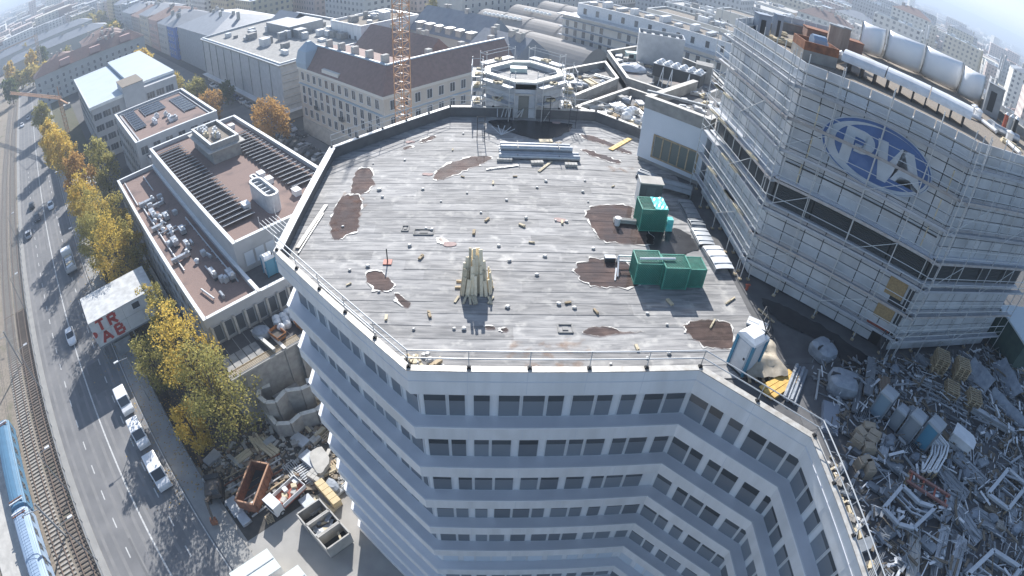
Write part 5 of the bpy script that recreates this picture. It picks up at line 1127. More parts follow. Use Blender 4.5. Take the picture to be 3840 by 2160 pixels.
for k in range(26):
    u, v = RE.uniform(-92, -57), RE.uniform(10.2, 14.5); kk = k % 4; mb = MB()
    if kk == 0: mb.box((0, 0, .35), (.9, .7, .7)); mb.box((0, 0, .74), (.6, .5, .1)); nm, m = 'fan_unit', m_lgrey
    elif kk == 1: mb.tube((-1.6, 0, .3), (1.6, 0, .3), .12, 8); mb.tube((-1.4, 0, 0), (-1.4, 0, .3), .06); mb.tube((1.4, 0, 0), (1.4, 0, .3), .06); nm, m = 'roof_pipe', m_lgrey
    elif kk == 2: mb.tube((0, 0, 0), (0, 0, .5), .3, 10); mb.tube((0, 0, .5), (0, 0, .7), .4, 10, 0, .15); nm, m = 'vent_cowl', m_whitep
    else: mb.box((0, 0, .2), (1.3, .35, .4)); mb.box((0, 0, .45), (1.2, .2, .12)); nm, m = 'duct_box', m_duct
    one(nm, mb, m, {'fan_unit': 'grey fan unit', 'roof_pipe': 'grey insulated pipe', 'vent_cowl': 'white round vent cowl', 'duct_box': 'small duct box'}[nm] + ' among the plant on the lower brown roof', nm.replace('_', ' '), UV(u, v, 11.31), RZ45 + RE.choice((0, 1.57, .2)), 'small plant on the lower roof')
for k, (a, b) in enumerate((((-104, 9.6), (-92, 9.6)), ((-92, 10.2), (-66, 10.0)), ((-80, 15.2), (-58, 15.2)), ((-103, 13.5), (-95, 13.5)))):
    mb = MB(); L = b[0] - a[0]; mb.tube((0, 0, .2), (L, 0, .2), .1, 8)
    for q in range(int(L / 2)): mb.box((q * 2 + .5, 0, .06), (.2, .3, .12))
    one('long_roof_pipe', mb, m_lgrey, ('pipe run at the far end of the lower brown roof', 'long pipe run beside the white parapet of the lower roof', 'long pipe run at the foot of the raised wall', 'short pipe run in the sunny corner of the lower roof')[k], 'pipe', UV(a[0], a[1], 11.31), RZ45)
for k in range(9):
    u, v = RE.uniform(-96.8, -89), RE.uniform(24.9, 28.2); mb = MB(); mb.box((0, 0, .35), (RE.uniform(.6, 1.4), .8, .7)); mb.tube((.2, 0, .7), (.2, 0, 1.1), .25, 9); one('plant_unit', mb, (m_lgrey, m_whitep, m_timberp)[k % 3], ('grey', 'white', 'beige')[k % 3] + ' plant unit on the penthouse roof, ' + ('far end', 'middle', 'near end')[min(2, int((u + 96.8) / 2.61))] + (' on the road side', ' on the street side')[v > 26.5], 'plant unit', UV(u, v, 17.67), RZ45, 'plant on the penthouse')
for k, (u, v, lb) in enumerate(((-75.8, 27.8, 'white fan box near the small oval light well'), (-73.0, 27.9, 'grey fan box beside the small oval light well'), (-66.4, 29.2, 'white box near the end of the street-side solar field'), (-68.6, 22.0, 'white box at the end of the long solar field'), (-100.5, 32.5, 'vent box at the far corner of the raised roof'))):
    mb = MB(); mb.box((0, 0, .4), (1.3, 1.0, .8)); mb.box((0, 0, .84), (1.5, 1.1, .08)); one('fan_box', mb, m_whitep, lb, 'fan box', UV(u, v, 14.62), RZ45)
t = uvthing('steel_platform', 'light steel access platform at the front edge of the raised roof', 'platform', -60.0, 22.4, 14.6)
for k in range(6): mb = MB(); mb.bar((-2.2, -1.2 + k * .5, .9), (2.2, -1.2 + k * .5, .9), .06); mb.obj('grating_bar', m_rail, t)
for a in (-2.1, 2.1):
    for b in (-1.2, 1.3): mb = MB(); mb.bar((a, b, -.2 if a < 0 else -3.4), (a, b, 1.7), .07); mb.obj('post', m_rail, t)
mb = MB(); mb.bar((2.1, -1.2, -3.2), (2.1, 1.3, .8), .06); mb.obj('brace', m_rail, t)
toilet('blue portable toilet on the low terrace below the octagonal office roof', *UV(-57.4, 19.6)[:2], RZ45, 10.7, M('toilet wall teal', (.10, .28, .40), .45), 1.25)
# -------- terrace in front, with concrete edge and stored bags
m_yard = M('dusty concrete yard', (.40, .385, .36), .95, (.32, .31, .29), .35, bump=.2, col3=(.26, .25, .24), scale3=.12)
m_soil = M('dark site soil', (.10, .092, .082), .95, (.06, .057, .052), 1.1, bump=.6)
tr_ = uvthing('site_terrace', 'raised site terrace with a concrete edge beam below the low office building', 'terrace', -50.1, 14)
MB().b2(-3.3, 3.2, -6.2, 8, 0, 7.9).obj('deck', m_conc, tr_); MB().b2(2.3, 3.3, -6.2, 8, 7.9, 8.05).obj('edge_beam', m_concl, tr_)
for k in range(9): MB().b2(-3.2, 2.2, -6 + k * 1.5, -4.6 + k * 1.5, 7.9, 7.94).obj('deck_sheet', M('dark terrace sheet', (.085, .085, .088), .9, (.06, .06, .063), 1, rnd=.15), tr_)
for k in range(5): mb = MB(); mb.bar((3.0 - k * .22, -6.0, 8.15), (3.0 - k * .22, 3.4, 8.15), .07); mb.obj('edge_bar', m_timber, tr_)
for k in range(5): mb = MB(); mb.b2(-.4, 2.0, -5.9 + k * 1.0, -5.0 + k * 1.0, 7.95, 8.1 + .03 * (k % 2)); mb.obj('floor_slab', m_conc, tr_)
for k in range(9):
    o = drop(5, *UV(-51.9 + (k % 3) * 1.0 + RE.uniform(-.2, .2), 16.6 + (k // 3) * 1.0 + RE.uniform(-.2, .2))[:2], 7.98, RE.uniform(0, 3), 'on the dark terrace beside the low office building', 1.0, 'bulk sacks on the terrace')
mb = MB(); mb.loft([[(s * 1.1 * math.cos(t), s * .9 * math.sin(t), z) for t in [2*math.pi*i/12 for i in range(12)]] for z, s in ((0, 1), (.5, 1.15), (.9, 1.0), (1.0, .7))]); one('covered_tub', mb, m_bag, 'pale round covered tub beside the bulk sacks on the terrace', 'tub', UV(-50.9, 14.2, 7.97))
for k, (u, v) in enumerate(((-49.3, 15.6), (-48.6, 18.9))):
    t = uvthing('orange_skip', ('orange skip on the terrace below the bulk sacks', 'orange skip partly hidden by the office tower')[k], 'skip', u, v, 7.98, 'orange skips', R(10)); mb = MB()
    mb.loft([[(a * 1.0 * s, b * .7 * s, z) for a, b in ((-1,-1),(1,-1),(1,1),(-1,1))] for z, s in ((0, .8), (.9, 1.0))], cap=False); mb.quad([(-.8, -.56, .05), (.8, -.56, .05), (.8, .56, .05), (-.8, .56, .05)]); o = mb.obj('tub', M('skip orange', (.50, .22, .07), .6, (.36, .15, .06), 2), t); o.modifiers.new('thick', 'SOLIDIFY').thickness = .06
    MB().b2(-.75, .75, -.5, .5, .1, .6).obj('rubble', m_soil, t)
    for s in (-1, 1): mb = MB(); mb.bar((s * 1.05, -.6, .7), (s * 1.05, .6, .7), .1); mb.obj('lug', m_dark, t)
# -------- octagonal concrete ramp basins below the terrace
def basin(label, pts, z0, z1, th=.42):
    c = Vector((sum(p[0] for p in pts) / len(pts), sum(p[1] for p in pts) / len(pts))); t = thing('concrete_basin', label, 'basin', (c.x, c.y, z0)); k = len(pts)
    for i in range(k - 1):
        a, b = Vector(pts[i]) - c, Vector(pts[i+1]) - c; mb = MB(); mb.bar((a.x, a.y, (z1-z0)/2), (b.x, b.y, (z1-z0)/2), th, z1 - z0); mb.obj('wall_segment', m_conc, t)
        mb = MB(); mb.bar((a.x, a.y, z1 - z0 + .03), (b.x, b.y, z1 - z0 + .03), th + .12, .06); mb.obj('coping', M('pale coping', (.74, .72, .66), .8, (.6, .58, .53), 2), t)
    return t
P = lambda u, v: UV(u, v)[:2]
basin('octagonal concrete basin with pale coping in the works yard', [P(-46.6, 11.9), P(-47.0, 10.6), P(-46.0, 9.9), P(-44.6, 10.2), P(-43.9, 11.1), P(-44.6, 12.9), P(-43.6, 14.5), P(-43.4, 15.6), P(-44.4, 16.0)], 0.0, 4.6)
basin('second stepped concrete wall below the octagonal basin', [P(-45.2, 10.0), P(-43.0, 10.0), P(-42.0, 11.4), P(-42.3, 13.0), P(-41.6, 14.8), P(-41.8, 16.4)], 0, 2.4)
for k, (a, b, lab) in enumerate(((P(-52.0, 13.4), P(-47.2, 14.0), 'long pale concrete coping wall leading from the terrace to the basin'), (P(-50.4, 15.0), P(-46.8, 15.2), 'short middle coping wall above the basin'), (P(-50.6, 16.8), P(-46.4, 16.9), 'right-hand coping wall above the basin'))):
    basin(lab, [a, b], 0 if k else 0, 8.6 - k * .4, .3)
mb = MB(); mb.prism([P(-46.4, 11.6), P(-44.2, 12.3), P(-44.6, 15.2), P(-46.4, 15.0)], 0, 3.0); one('ramp_slab', mb, m_conc, 'grey ramp slab inside the octagonal basin', 'slab')
# -------- building two, with three dark solar fields
U0, V0 = -130.7, 25.1
b2 = uvthing('solar_office_building', 'brown-roofed office building with three dark solar fields behind the low offices', 'building', U0, V0); c2 = (U0, V0)
LB(b2, -145.2, -116.2, 15.4, 34.8, 0, 13.2, m_facad, 'wall', c2); LB(b2, -144.8, -116.6, 15.8, 34.4, 13.2, 13.3, m_brownroof, 'roof_gravel', c2)
ring(b2, -145.2 - U0, -116.2 - U0, 15.4 - V0, 34.8 - V0, 13.2, 14.0, .5, m_facad, 'parapet', m_capw); ring(b2, -144.2 - U0, -117.2 - U0, 16.5 - V0, 33.8 - V0, 13.3, 13.55, .3, m_facad, 'inner_kerb')
LB(b2, -116.2, -105.8, 17, 34, 0, 10.5, m_facad, 'link_wall', c2); LB(b2, -116.1, -105.9, 17.1, 33.9, 10.5, 10.56, m_membd, 'link_roof', c2)
grid_windows(b2, sw, (-144 - U0, 15.4 - V0 - .03), (1, 0), 9, 3.05, (3, 6.4, 9.8), 0); grid_windows(b2, sw, (-116.2 - U0 + .03, 17 - V0), (0, 1), 6, 3.0, (10.9,), math.pi/2)
for k, (u, v, W_, L_) in enumerate(((-135, 18.9, 18, 2.8), (-138.5, 24.6, 9, 5.6), (-133, 31.4, 15, 3.2))):
    t = uvthing('solar_field', ('long dark solar field on the road side', 'broad dark solar field in the middle', 'dark solar field on the street side')[k] + ' of the second brown roof', 'solar panels', u, v, 13.32, 'solar fields on the second brown roof'); n = int(W_ / 1.05)
    for i in range(n): mb = MB(); mb.box((-W_/2 + (i + .5) * 1.05, 0, .25 + .05 * (i % 2)), (1.02, L_, .05), 0, 0, Matrix.Rotation(R(5 if i % 2 else -5), 4, 'Y')); mb.obj('panel', m_solar, t)
    MB().b2(-W_/2, W_/2, -L_/2 - .04, -L_/2, .05, .3).obj('edge_rail', m_lgrey, t)
for k in range(9):
    u, v = RE.uniform(-131, -119.5), RE.uniform(21, 29); mb = MB(); mb.box((0, 0, .4), (1.2, .9, .8)); mb.tube((0, 0, .8), (0, 0, 1.2), .3, 9); one('fan_box', mb, (m_whitep, m_lgrey)[k % 2], ('white', 'grey')[k % 2] + ' plant unit on the second brown roof', 'fan box', UV(u, v, 13.32), RZ45, 'plant on the second brown roof')
for k in range(12):
    u, v = RE.uniform(-115, -107), RE.uniform(9.5, 30); mb = MB(); mb.box((0, 0, .6), (1.6, 1.2, 1.2)); mb.box((0, 0, 1.25), (1.7, 1.3, .1)); one('chiller_box', mb, (m_whitep, m_greyp)[k % 2], ('white', 'grey')[k % 2] + ' cooling box on the link roof between the two office buildings', 'cooling box', UV(u, v, 10.57 if v > 17.3 else 0), RZ45, 'cooling boxes between the offices')
# -------- white-roofed building
U0, V0 = -184, 23; c3 = (U0, V0)
b3 = uvthing('pale_roof_building', 'long office building with a smooth pale blue-grey roof', 'building', U0, V0); m_proof = M('pale roof sheet', (.50, .56, .61), .55, (.46, .52, .57), .2)
LB(b3, -209, -156.5, 10.4, 36.4, 0, 15.2, m_facad, 'wall', c3); LB(b3, -209.3, -156.2, 10.0, 22.6, 15.2, 15.6, m_proof, 'roof', c3); LB(b3, -212.5, -159.5, 23.9, 36.8, 15.2, 16.2, m_proof, 'roof', c3); LB(b3, -210, -160, 22.6, 23.9, 15.2, 15.3, M('blue gap', (.12, .2, .28), .5), 'roof_gap', c3)
LB(b3, -209.5, -156.0, 9.8, 10.0, 14.9, 15.75, m_capw, 'eave', c3); LB(b3, -156.2, -156.0, 10.0, 22.6, 14.9, 15.75, m_capw, 'eave', c3); LB(b3, -159.5, -159.3, 23.9, 36.8, 15.6, 16.3, m_capw, 'eave', c3)
LB(b3, -166, -155.2, 20.2, 26.4, 0, 17.6, m_facad, 'stair_block', c3); LB(b3, -166.1, -155.1, 20.1, 26.5, 17.6, 17.75, m_gravel, 'stair_roof', c3)
bw = simple_win(2.3, 1.7, m_facad, None, 2); grid_windows(b3, bw, (-156.5 - U0 + .03, 11.8 - V0), (0, 1), 3, 2.8, (1.6, 4.9, 8.2, 11.5), math.pi/2); grid_windows(b3, bw, (-156.5 - U0 + .03, 28.2 - V0), (0, 1), 3, 2.9, (4.9, 8.2, 11.5), math.pi/2); grid_windows(b3, bw, (-207 - U0, 10.4 - V0 - .03), (1, 0), 15, 3.4, (4.9, 8.2, 11.5), 0)
# ================================================================ road, pavements, railway
m_road = M('worn asphalt', (.20, .198, .20), .9, (.155, .155, .158), .35, bump=.15, detail=8, col3=(.235, .23, .23), scale3=.1, stretch=(1, 1, 1))
def sheet(name, u0, u1, v0, v1, z, m, zb=None):
    P = [UV(u0, v0), UV(u1, v0), UV(u1, v1), UV(u0, v1)]; mb = MB()
    if zb is None: mb.quad([(p[0], p[1], z) for p in P])
    else: mb.prism([(p[0], p[1]) for p in P], zb, z)
    return struct(name, mb, m)
sheet('road', -900, 60, -17.2, -3.8, .0, m_road)
sheet('side_road', -420, -40, 37.5, 57.0, -.01, m_road)
m_pave = M('pavement slabs', (.33, .325, .31), .9, (.27, .265, .255), .6, bump=.2)
sheet('pavement', -900, 60, -3.8, -1.0, .12, m_pave, -.04); sheet('pavement_track_side', -900, 60, -18.2, -17.2, .12, m_pave, -.04)
sheet('yard', -46, 20, -1.0, 40, -.02, m_yard); sheet('site_soil', -60, -33.6, -.6, 30, -.012, m_soil)
m_ballast = M('track ballast', (.30, .255, .205), .95, (.19, .165, .135), 2.2, bump=.7, detail=9, col3=(.16, .155, .10), scale3=.35)
sheet('railway_bed', -900, 60, -60, -18.2, .03, m_ballast)
sheet('green_verge', -420, -60, -1.0, 8.0, .01, M('verge grass', (.075, .085, .045), .95, (.12, .10, .06), .8, bump=.5))
rp_ = random.Random(17); m_patch = M('asphalt repair', (.175, .174, .176), .9, (.15, .15, .152), 1.5, rnd=.1); m_patl = M('pale worn lane', (.24, .235, .23), .9, (.19, .187, .185), .6)
for k in range(26):
    L_, W_ = rp_.uniform(1.5, 9), rp_.choice((.35, .8, 1.6, 2.4)); u_, v_ = rp_.uniform(-140, -30), rp_.uniform(-15.5, -5.5); mb = MB(); mb.quad([(-L_/2, -W_/2, 0), (L_/2, -W_/2 + rp_.uniform(-.1, .1), 0), (L_/2, W_/2, 0), (-L_/2, W_/2 + rp_.uniform(-.1, .1), 0)]); mb.obj('asphalt_patch', m_patch, bpy.data.objects['road'], UV(u_, v_, .0028 + k * .0001), RZ45)
for v_ in (-15.6, -12.1, -8.7, -5.4):
    for s_ in (-.75, .75): mb = MB(); mb.quad([(-200, -.22, 0), (200, -.22, 0), (200, .22, 0), (-200, .22, 0)]); mb.obj('wheel_track', m_patl, bpy.data.objects['road'], UV(-160, v_ + s_, .0015), RZ45)
def dash(u0, u1, v, w_=.16, z=.006):
    P = [UV(u0, v - w_/2), UV(u1, v - w_/2), UV(u1, v + w_/2), UV(u0, v + w_/2)]; c = UV((u0 + u1)/2, v)
    mb = MB(); mb.quad([(p[0] - c[0], p[1] - c[1], 0) for p in P]); o = mb.obj('lane_marking', m_paint, bpy.data.objects['road'], (c[0], c[1], z)); return o
dash(-400, 40, -10.35, .22)
for k in range(60):
    u = -180 + k * 4.6
    dash(u, u + 1.6, -7.1); dash(u + .5, u + 2.1, -13.9)
dash(-300, 40, -4.05, .12)
# rails and sleepers
slp = MB(); slp.box((0, 0, .06), (.26, 2.5, .14)); slp = slp.mesh('sleeper', M('concrete sleeper', (.40, .37, .33), .9, (.32, .30, .27), 2, rnd=.1))
slp2 = slp.copy(); slp2.materials.clear(); slp2.materials.append(M('dark sleeper', (.17, .14, .115), .95, (.12, .10, .085), 3, rnd=.2))
for v, lab in ((-22.8, 'sunlit railway track beside the parked blue train'), (-19.9, 'overgrown railway track next to the road pavement')):
    t = uvthing('railway_track', lab, 'railway track', -60, v, .03)
    for s in (-.72, .72):
        mb = MB(); mb.b2(-300, 110, s - .035, s + .035, .13, .26); mb.b2(-300, 110, s - .075, s + .075, .12, .145); mb.obj('rail', M('rail steel', (.22, .17, .14), .5, metal=.5), t)
    for k in range(110): put('sleeper', slp if v < -21 else slp2, t, (-40 + k * .65, 0, 0))
    mb = MB()
    for k in range(400): mb.box((-41 - k * .65, 0, .06), (.26, 2.5, .14))
    tag(mb.obj('far_sleepers', M('concrete sleeper', (.4, .37, .33)), t), kind='stuff')
t = uvthing('track_fence', 'low grey guard rail between the railway and the road', 'guard rail', -60, -18.1, .1)
for k in range(50): MB().b2(-78 + k * 3, -77.9 + k * 3, -.05, .05, 0, .75).obj('post', m_greyp, t)
for z in (.4, .7): MB().b2(-80, 74, -.07, -.03, z - .08, z + .08).obj('beam', m_greyp, t)
# catenary poles and lamps
def lampost(u, v, h, label, arm=1.4, s=1):
    t = uvthing('street_lamp', label, 'street lamp', u, v, .05, 'street lamps along the road'); mb = MB(); mb.tube((0, 0, 0), (0, 0, h), .09, 8, 0, .05); mb.obj('pole', m_greyp, t)
    mb = MB(); mb.tube((0, 0, h - .1), (0, arm * s, h + .15), .04); mb.obj('arm', m_greyp, t); mb = MB(); mb.loft([[(a*.14, arm*s + b*.34, h + .15 + z) for a, b in ((-1,-1),(1,-1),(1,1),(-1,1))] for z in (-.06, .08)]); mb.obj('lamp_head', m_whitep, t)
for k, (u, v, s) in enumerate(((-53, -18.4, 1), (-42, -18.2, 1), (-75, -18.4, 1), (-98, -18.4, 1), (-128, -18.4, 1), (-60, -2.2, -1), (-104, -2.2, -1), (-140, -2.2, -1))):
    lampost(u, v, 8, ('street lamp between track and road, ', 'street lamp on the tree-side pavement, ')[s < 0] + ('nearest the parked train', 'last one towards the office tower', 'opposite the sign-bearing site office', 'opposite the lorry', 'far up the road', 'by the queue of white vans', 'in front of the lorry', 'far up the tree row')[k], 1.6, s)
for k, (u, lab) in enumerate(((-47.5, 'catenary mast beside the near railway track'), (-84, 'catenary mast further along the railway track'))):
    t = uvthing('catenary_mast', lab, 'catenary mast', u, -21.2, .05, 'catenary masts'); mb = MB(); mb.bar((0, 0, 0), (0, 0, 7), .22); mb.obj('post', m_greyp, t); mb = MB(); mb.bar((0, 0, 6), (0, -2.6, 6.4), .09); mb.bar((0, 0, 6.8), (0, -2.6, 6.4), .05); mb.obj('arm', m_greyp, t); mb = MB(); mb.tube((0, -2.6, 6.1), (0, -2.6, 6.4), .09); mb.obj('insulator', m_rust, t)
t = uvthing('catenary_wire', 'thin contact wire strung along the railway', 'wire', -60, -22.8, 5.9); mb = MB(); mb.tube((-150, 0, 0), (90, 0, 0), .02, 4); mb.obj('contact_wire', m_dark, t); mb = MB(); mb.tube((-150, 0, .8), (90, 0, .8), .02, 4); mb.obj('carrier_wire', m_dark, t)
# parked blue train: two cars
m_tr1 = M('train roof blue', (.10, .22, .34), .55, (.08, .18, .28), .8); m_tr2 = M('train roof pale blue', (.33, .43, .56), .5, (.27, .37, .50), .8)
for k, (u0, u1, m, lab) in enumerate(((-68.5, -52.6, m_tr1, 'blue railway wagon with a dark blue roof on the siding'), (-51.9, -30, m_tr2, 'pale blue railway wagon coupled behind the dark blue one'))):
    t = uvthing('railway_wagon', lab, 'wagon', (u0 + u1)/2, -25.7, .2, 'wagons on the siding'); L = (u1 - u0)/2; mb = MB(); prof = [(-1.4, .9), (-1.4, 2.9), (-1.1, 3.25), (-.5, 3.45), (.5, 3.45), (1.1, 3.25), (1.4, 2.9), (1.4, .9)]
    mb.loft([[(x, p[0], p[1]) for p in prof] for x in (-L, L)]); mb.obj('body', m, t)
    if k:
        for q in range(int(L * 2 / .45)): mb = MB(); mb.b2(-L + .3 + q * .45, -L + .38 + q * .45, -.62, .62, 3.44, 3.475); mb.obj('roof_rib', m, t)
    for s in (-1, 1):
        MB().b2(s * (L - .5) - .08, s * (L - .5) + .08, -1.2, 1.2, 3.4, 3.55).obj('roof_bar', m_whitep, t); MB().b2(s * (L - .9) - .05, s * (L - .9) + .05, -1.2, 1.2, 3.4, 3.52).obj('roof_bar', m_rust, t)
        MB().b2(s * (L - 3) - 1.3, s * (L - 3) + 1.3, -1.1, 1.1, .15, .9).obj('bogie', m_black, t)
    for q in range(int(L * 2 / 2.2)): MB().b2(-L + .8 + q * 2.2, -L + 2.0 + q * 2.2, 1.4, 1.42, 1.8, 2.7).obj('window', m_glass, t)
sheet('siding_platform', -120, 20, -33, -28.2, .5, m_concl, 0)

# ================================================================ vehicles
def wheels(t, xs, y, r_, m=None):
    wm = MB(); wm.tube((0, -.11, 0), (0, .11, 0), r_, 12); wm = wm.mesh('wheel', m_black); hm = MB(); hm.tube((0, -.12, 0), (0, .12, 0), r_ * .5, 8); hm = hm.mesh('hub', m_lgrey)
    for x in xs:
        for s in (-1, 1): o = put('wheel', wm, t, (x, s * y, r_)); put('hub', hm, o)
def paintm(n, c): return M('car paint ' + n, c, .3, spec=.6)
def van(u, v, label, m, L=5.6, W=2.0, H=2.5, d=1, grp='vans on the road', rz=0):
    t = uvthing('delivery_van', label, 'van', u, v, .01, grp, rz + (0 if d > 0 else math.pi)); h = L/2
    prof = [(-h, .35), (-h, H), (h - 1.75, H), (h - .85, H * .58), (h - .12, H * .48), (h, H*.35), (h, .35)]
    mb = MB(); loops = []
    for y, s in ((-W/2, .97), (-W/2 + .12, 1), (W/2 - .12, 1), (W/2, .97)): loops.append([(p[0], y, .35 + (p[1] - .35) * s) for p in prof])
    mb.loft(loops); mb.obj('body', m, t)
    mb = MB(); mb.quad([(h - 1.70, -W*.42, H - .06 + .02), (h - 1.70, W*.42, H - .06 + .02), (h - .88, W*.42, H*.60 + .02), (h - .88, -W*.42, H*.60 + .02)]); mb.obj('windscreen', m_glass, t)
    for s in (-1, 1):
        mb = MB(); mb.quad([(h - 1.9, s*(W/2 + .005), H*.6), (h - 1.0, s*(W/2 + .005), H*.6), (h - 1.6, s*(W/2 + .005), H*.88), (h - 1.9, s*(W/2 + .005), H*.88)]); mb.obj('side_window', m_glass, t)
        MB().b2(h - .05, h + .02, s*W*.36 - .14, s*W*.36 + .14, .75, .95).obj('headlight', m_whitep, t); MB().b2(h - 1.35, h - 1.2, s*(W/2 + .1) - .1, s*(W/2 + .1) + .1, 1.3, 1.55).obj('mirror', m_dark, t)
    MB().b2(-h + .5, h - 2.2, -.03, .03, H, H + .02).obj('roof_seam', m_lgrey, t); wheels(t, (-h + 1.0, h - 1.0), W/2 - .1, .35); return t
m_wv = paintm('white', (.78, .79, .80)); m_dv = paintm('dark', (.03, .035, .045)); m_rv = paintm('red', (.35, .03, .03)); m_sv = paintm('silver', (.42, .44, .47)); m_bv = paintm('blue', (.05, .10, .25))
van(-61.4, -5.6, 'first white box van in the queue beside the tree row', m_wv, 4.1, 1.75, 2.1); van(-54.6, -5.6, 'middle white van in the queue beside the tree row', m_wv, 4.2, 1.75, 2.1); van(-47.4, -5.6, 'large white van nearest the yard in the roadside queue', m_wv, 4.6, 1.8, 2.3)
def car(u, v, label, m, d=1, L=4.0, grp='cars on the road', rz=0):
    t = uvthing('car', label, 'car', u, v, .01, grp, rz + (0 if d > 0 else math.pi)); h = L/2; W = .88
    mb = MB(); st = [(-h, .45, .35, .7), (-h + .25, .9, .9, .8), (-h*.45, .98, .95, .86), (h*.42, .98, .95, .86), (h - .3, .9, .72, .8), (h, .5, .4, .7)]
    mb.loft([[(x, -W*w_, .28), (x, W*w_, .28), (x, W*w_, .28 + hh*.55), (x, W*w_*.93, .28 + hh*.68), (x, -W*w_*.93, .28 + hh*.68), (x, -W*w_, .28 + hh*.55)] for x, w_, hh, _ in st]); mb.obj('body', m, t)
    mb = MB(); mb.loft([[(x, -w_, z0), (x, w_, z0), (x, w_*.84, z1), (x, -w_*.84, z1)] for x, w_, z0, z1 in ((-h*.86, .68, .86, .92), (-h*.55, .74, .88, 1.38), (h*.08, .74, .88, 1.42), (h*.44, .70, .86, .93))]); mb.obj('cabin', m_glass, t)
    MB().b2(-h*.52, h*.06, -.6, .6, 1.40, 1.45).obj('roof', m, t)
    for s in (-1, 1): MB().b2(h - .08, h - .0, s*.55 - .14, s*.55 + .14, .5, .62).obj('headlight', m_whitep, t)
    wheels(t, (-h*.6, h*.6), .76, .31); return t
car(-82.8, -10.4, 'white car with a dark windscreen driving beside the site office sign', m_wv, 1, 4.6)
for k, (u, v, m, lab, d) in enumerate(((-246, -15.6, m_wv, 'white car far up the main road in the shade', 1), (-254, -12.6, m_sv, 'silver car following far up the main road', 1), (-374, -14, m_wv, 'pale car furthest up the main road', -1), (-138, -12.4, m_dv, 'dark car crossing the tree shadows up the road', 1), (-131, -15.4, m_sv, 'silver car beside the dark one up the road', -1), (-141, -8, m_wv, 'white car in the queue up the road near the trees', 1), (-148, -13.6, m_dv, 'dark car in the shade before the road bend', -1))): car(u, v, lab, m, d)
# parked cars on the side street
for k in range(26):
    u = -118 - (k % 13) * 5.6 - (k // 13) * 2.3; v = (55.6, 38.9)[k // 13]
    car(u, v, ('dark', 'silver', 'white', 'blue', 'dark')[k % 5] + ' car parked ' + ('along the facade side of the side street', 'on the office side of the side street')[k // 13], (m_dv, m_sv, m_wv, m_bv, m_dv)[k % 5], 1, 4.3, 'cars parked in the side street', random.Random(k).uniform(-.04, .04))
for k in range(14):
    car(-92 - k * 2.7, 52.2 - random.Random(k).random() * .6, ('dark', 'silver', 'black')[k % 3] + ' car parked slantwise in front of the beige corner building', (m_dv, m_sv, m_dv)[k % 3], 1, 4.2, 'cars parked slantwise', math.pi/2 + .15)
# lorry with load
t = uvthing('lorry', 'white lorry with a loaded flat bed parked under the trees', 'lorry', -106, -6.6, .01)
MB().b2(-3.8, -2.0, -1.15, 1.15, .5, 2.7).obj('cab', m_wv, t); MB().b2(-3.83, -3.79, -1.0, 1.0, 1.6, 2.4).obj('windscreen', m_glass, t); MB().b2(-1.9, 3.8, -1.2, 1.2, .8, 1.0).obj('bed', m_greyp, t)
for a, b, c, d in ((-1.9, 3.8, -1.2, -1.12), (-1.9, 3.8, 1.12, 1.2), (3.72, 3.8, -1.12, 1.12)): MB().b2(a, b, c, d, 1.0, 1.7).obj('side_board', m_lgrey, t)
for k in range(5): MB().box((-1.2 + k * 1.0, .1 * (k % 2), 1.4), (.85, 1.6, .8), .1 * k).obj('load', (m_timberp, m_whitep, m_bag)[k % 3], t)
wheels(t, (-3.0, 1.6, 2.7), 1.0, .48)

# ================================================================ site office with red lettering
so = uvthing('site_office', 'white container site office on stilts with red letters on its end wall', 'site office', -75.0, 0)
m_con = M('container white', (.70, .70, .69), .55, (.60, .60, .59), .8)
for k in range(4):
    MB().b2(-3.6, 3.6, -5.7 + k * 2.87, -2.86 + k * 2.87, 5.7, 7.85).obj('upper_container', m_con, so); MB().b2(-3.7, 3.72, -5.75 + k * 2.87, -2.87 + k * 2.87, 7.85, 7.97).obj('roof_sheet', M('dirty roof sheet', (.62, .62, .60), .6, (.42, .42, .41), 1.1), so)
for k in range(4): MB().b2(-3.6, 3.6, -5.7 + k * 2.87, -2.86 + k * 2.87, 3.5, 5.65).obj('lower_container', m_con, so)
MB().b2(-3.7, 3.7, -5.8, 5.8, 3.3, 3.48).obj('platform', m_greyp, so); MB().b2(-2.5, 3.2, -3.4, -.6, 0, 2.6).obj('ground_container', m_greyp, so)
for a_ in (-3.4, 0, 3.4):
    for b_ in (-5.5, 0.2, 5.5): MB().b2(a_ - .1, a_ + .1, b_ - .1, b_ + .1, 0, 3.3).obj('steel_leg', m_greyp, so)
def strokes(t, segs, x, y0, z0, s, m, name):
    mb = MB()
    for (a, b), (c, d) in segs: mb.bar((x, y0 + a * s, z0 + b * s), (x, y0 + c * s, z0 + d * s), .05, .26 * s)
    return mb.obj(name, m, t)
m_sign = M('sign red', (.45, .04, .035), .5)
SX = 3.63
strokes(so, [((0, 1), (.8, 1)), ((.4, 0), (.4, 1))], SX, -4.7, 5.92, 1.72, m_sign, 'letter_T')
strokes(so, [((0, 0), (0, 1)), ((0, .95), (.6, .95)), ((.6, .95), (.6, .55)), ((.6, .5), (0, .5)), ((.25, .5), (.7, 0))], SX, -2.5, 5.92, 1.72, m_sign, 'letter_R')
strokes(so, [((0, 0), (.45, 1)), ((.9, 0), (.45, 1)), ((.2, .35), (.7, .35))], SX, -4.6, 3.85, 1.72, m_sign, 'letter_A')
strokes(so, [((0, 0), (0, 1)), ((0, .95), (.55, .95)), ((.6, .9), (.6, .55)), ((0, .52), (.6, .52)), ((.68, .48), (.68, .08)), ((0, .05), (.65, .05))], SX, -2.1, 3.85, 1.72, m_sign, 'letter_B')
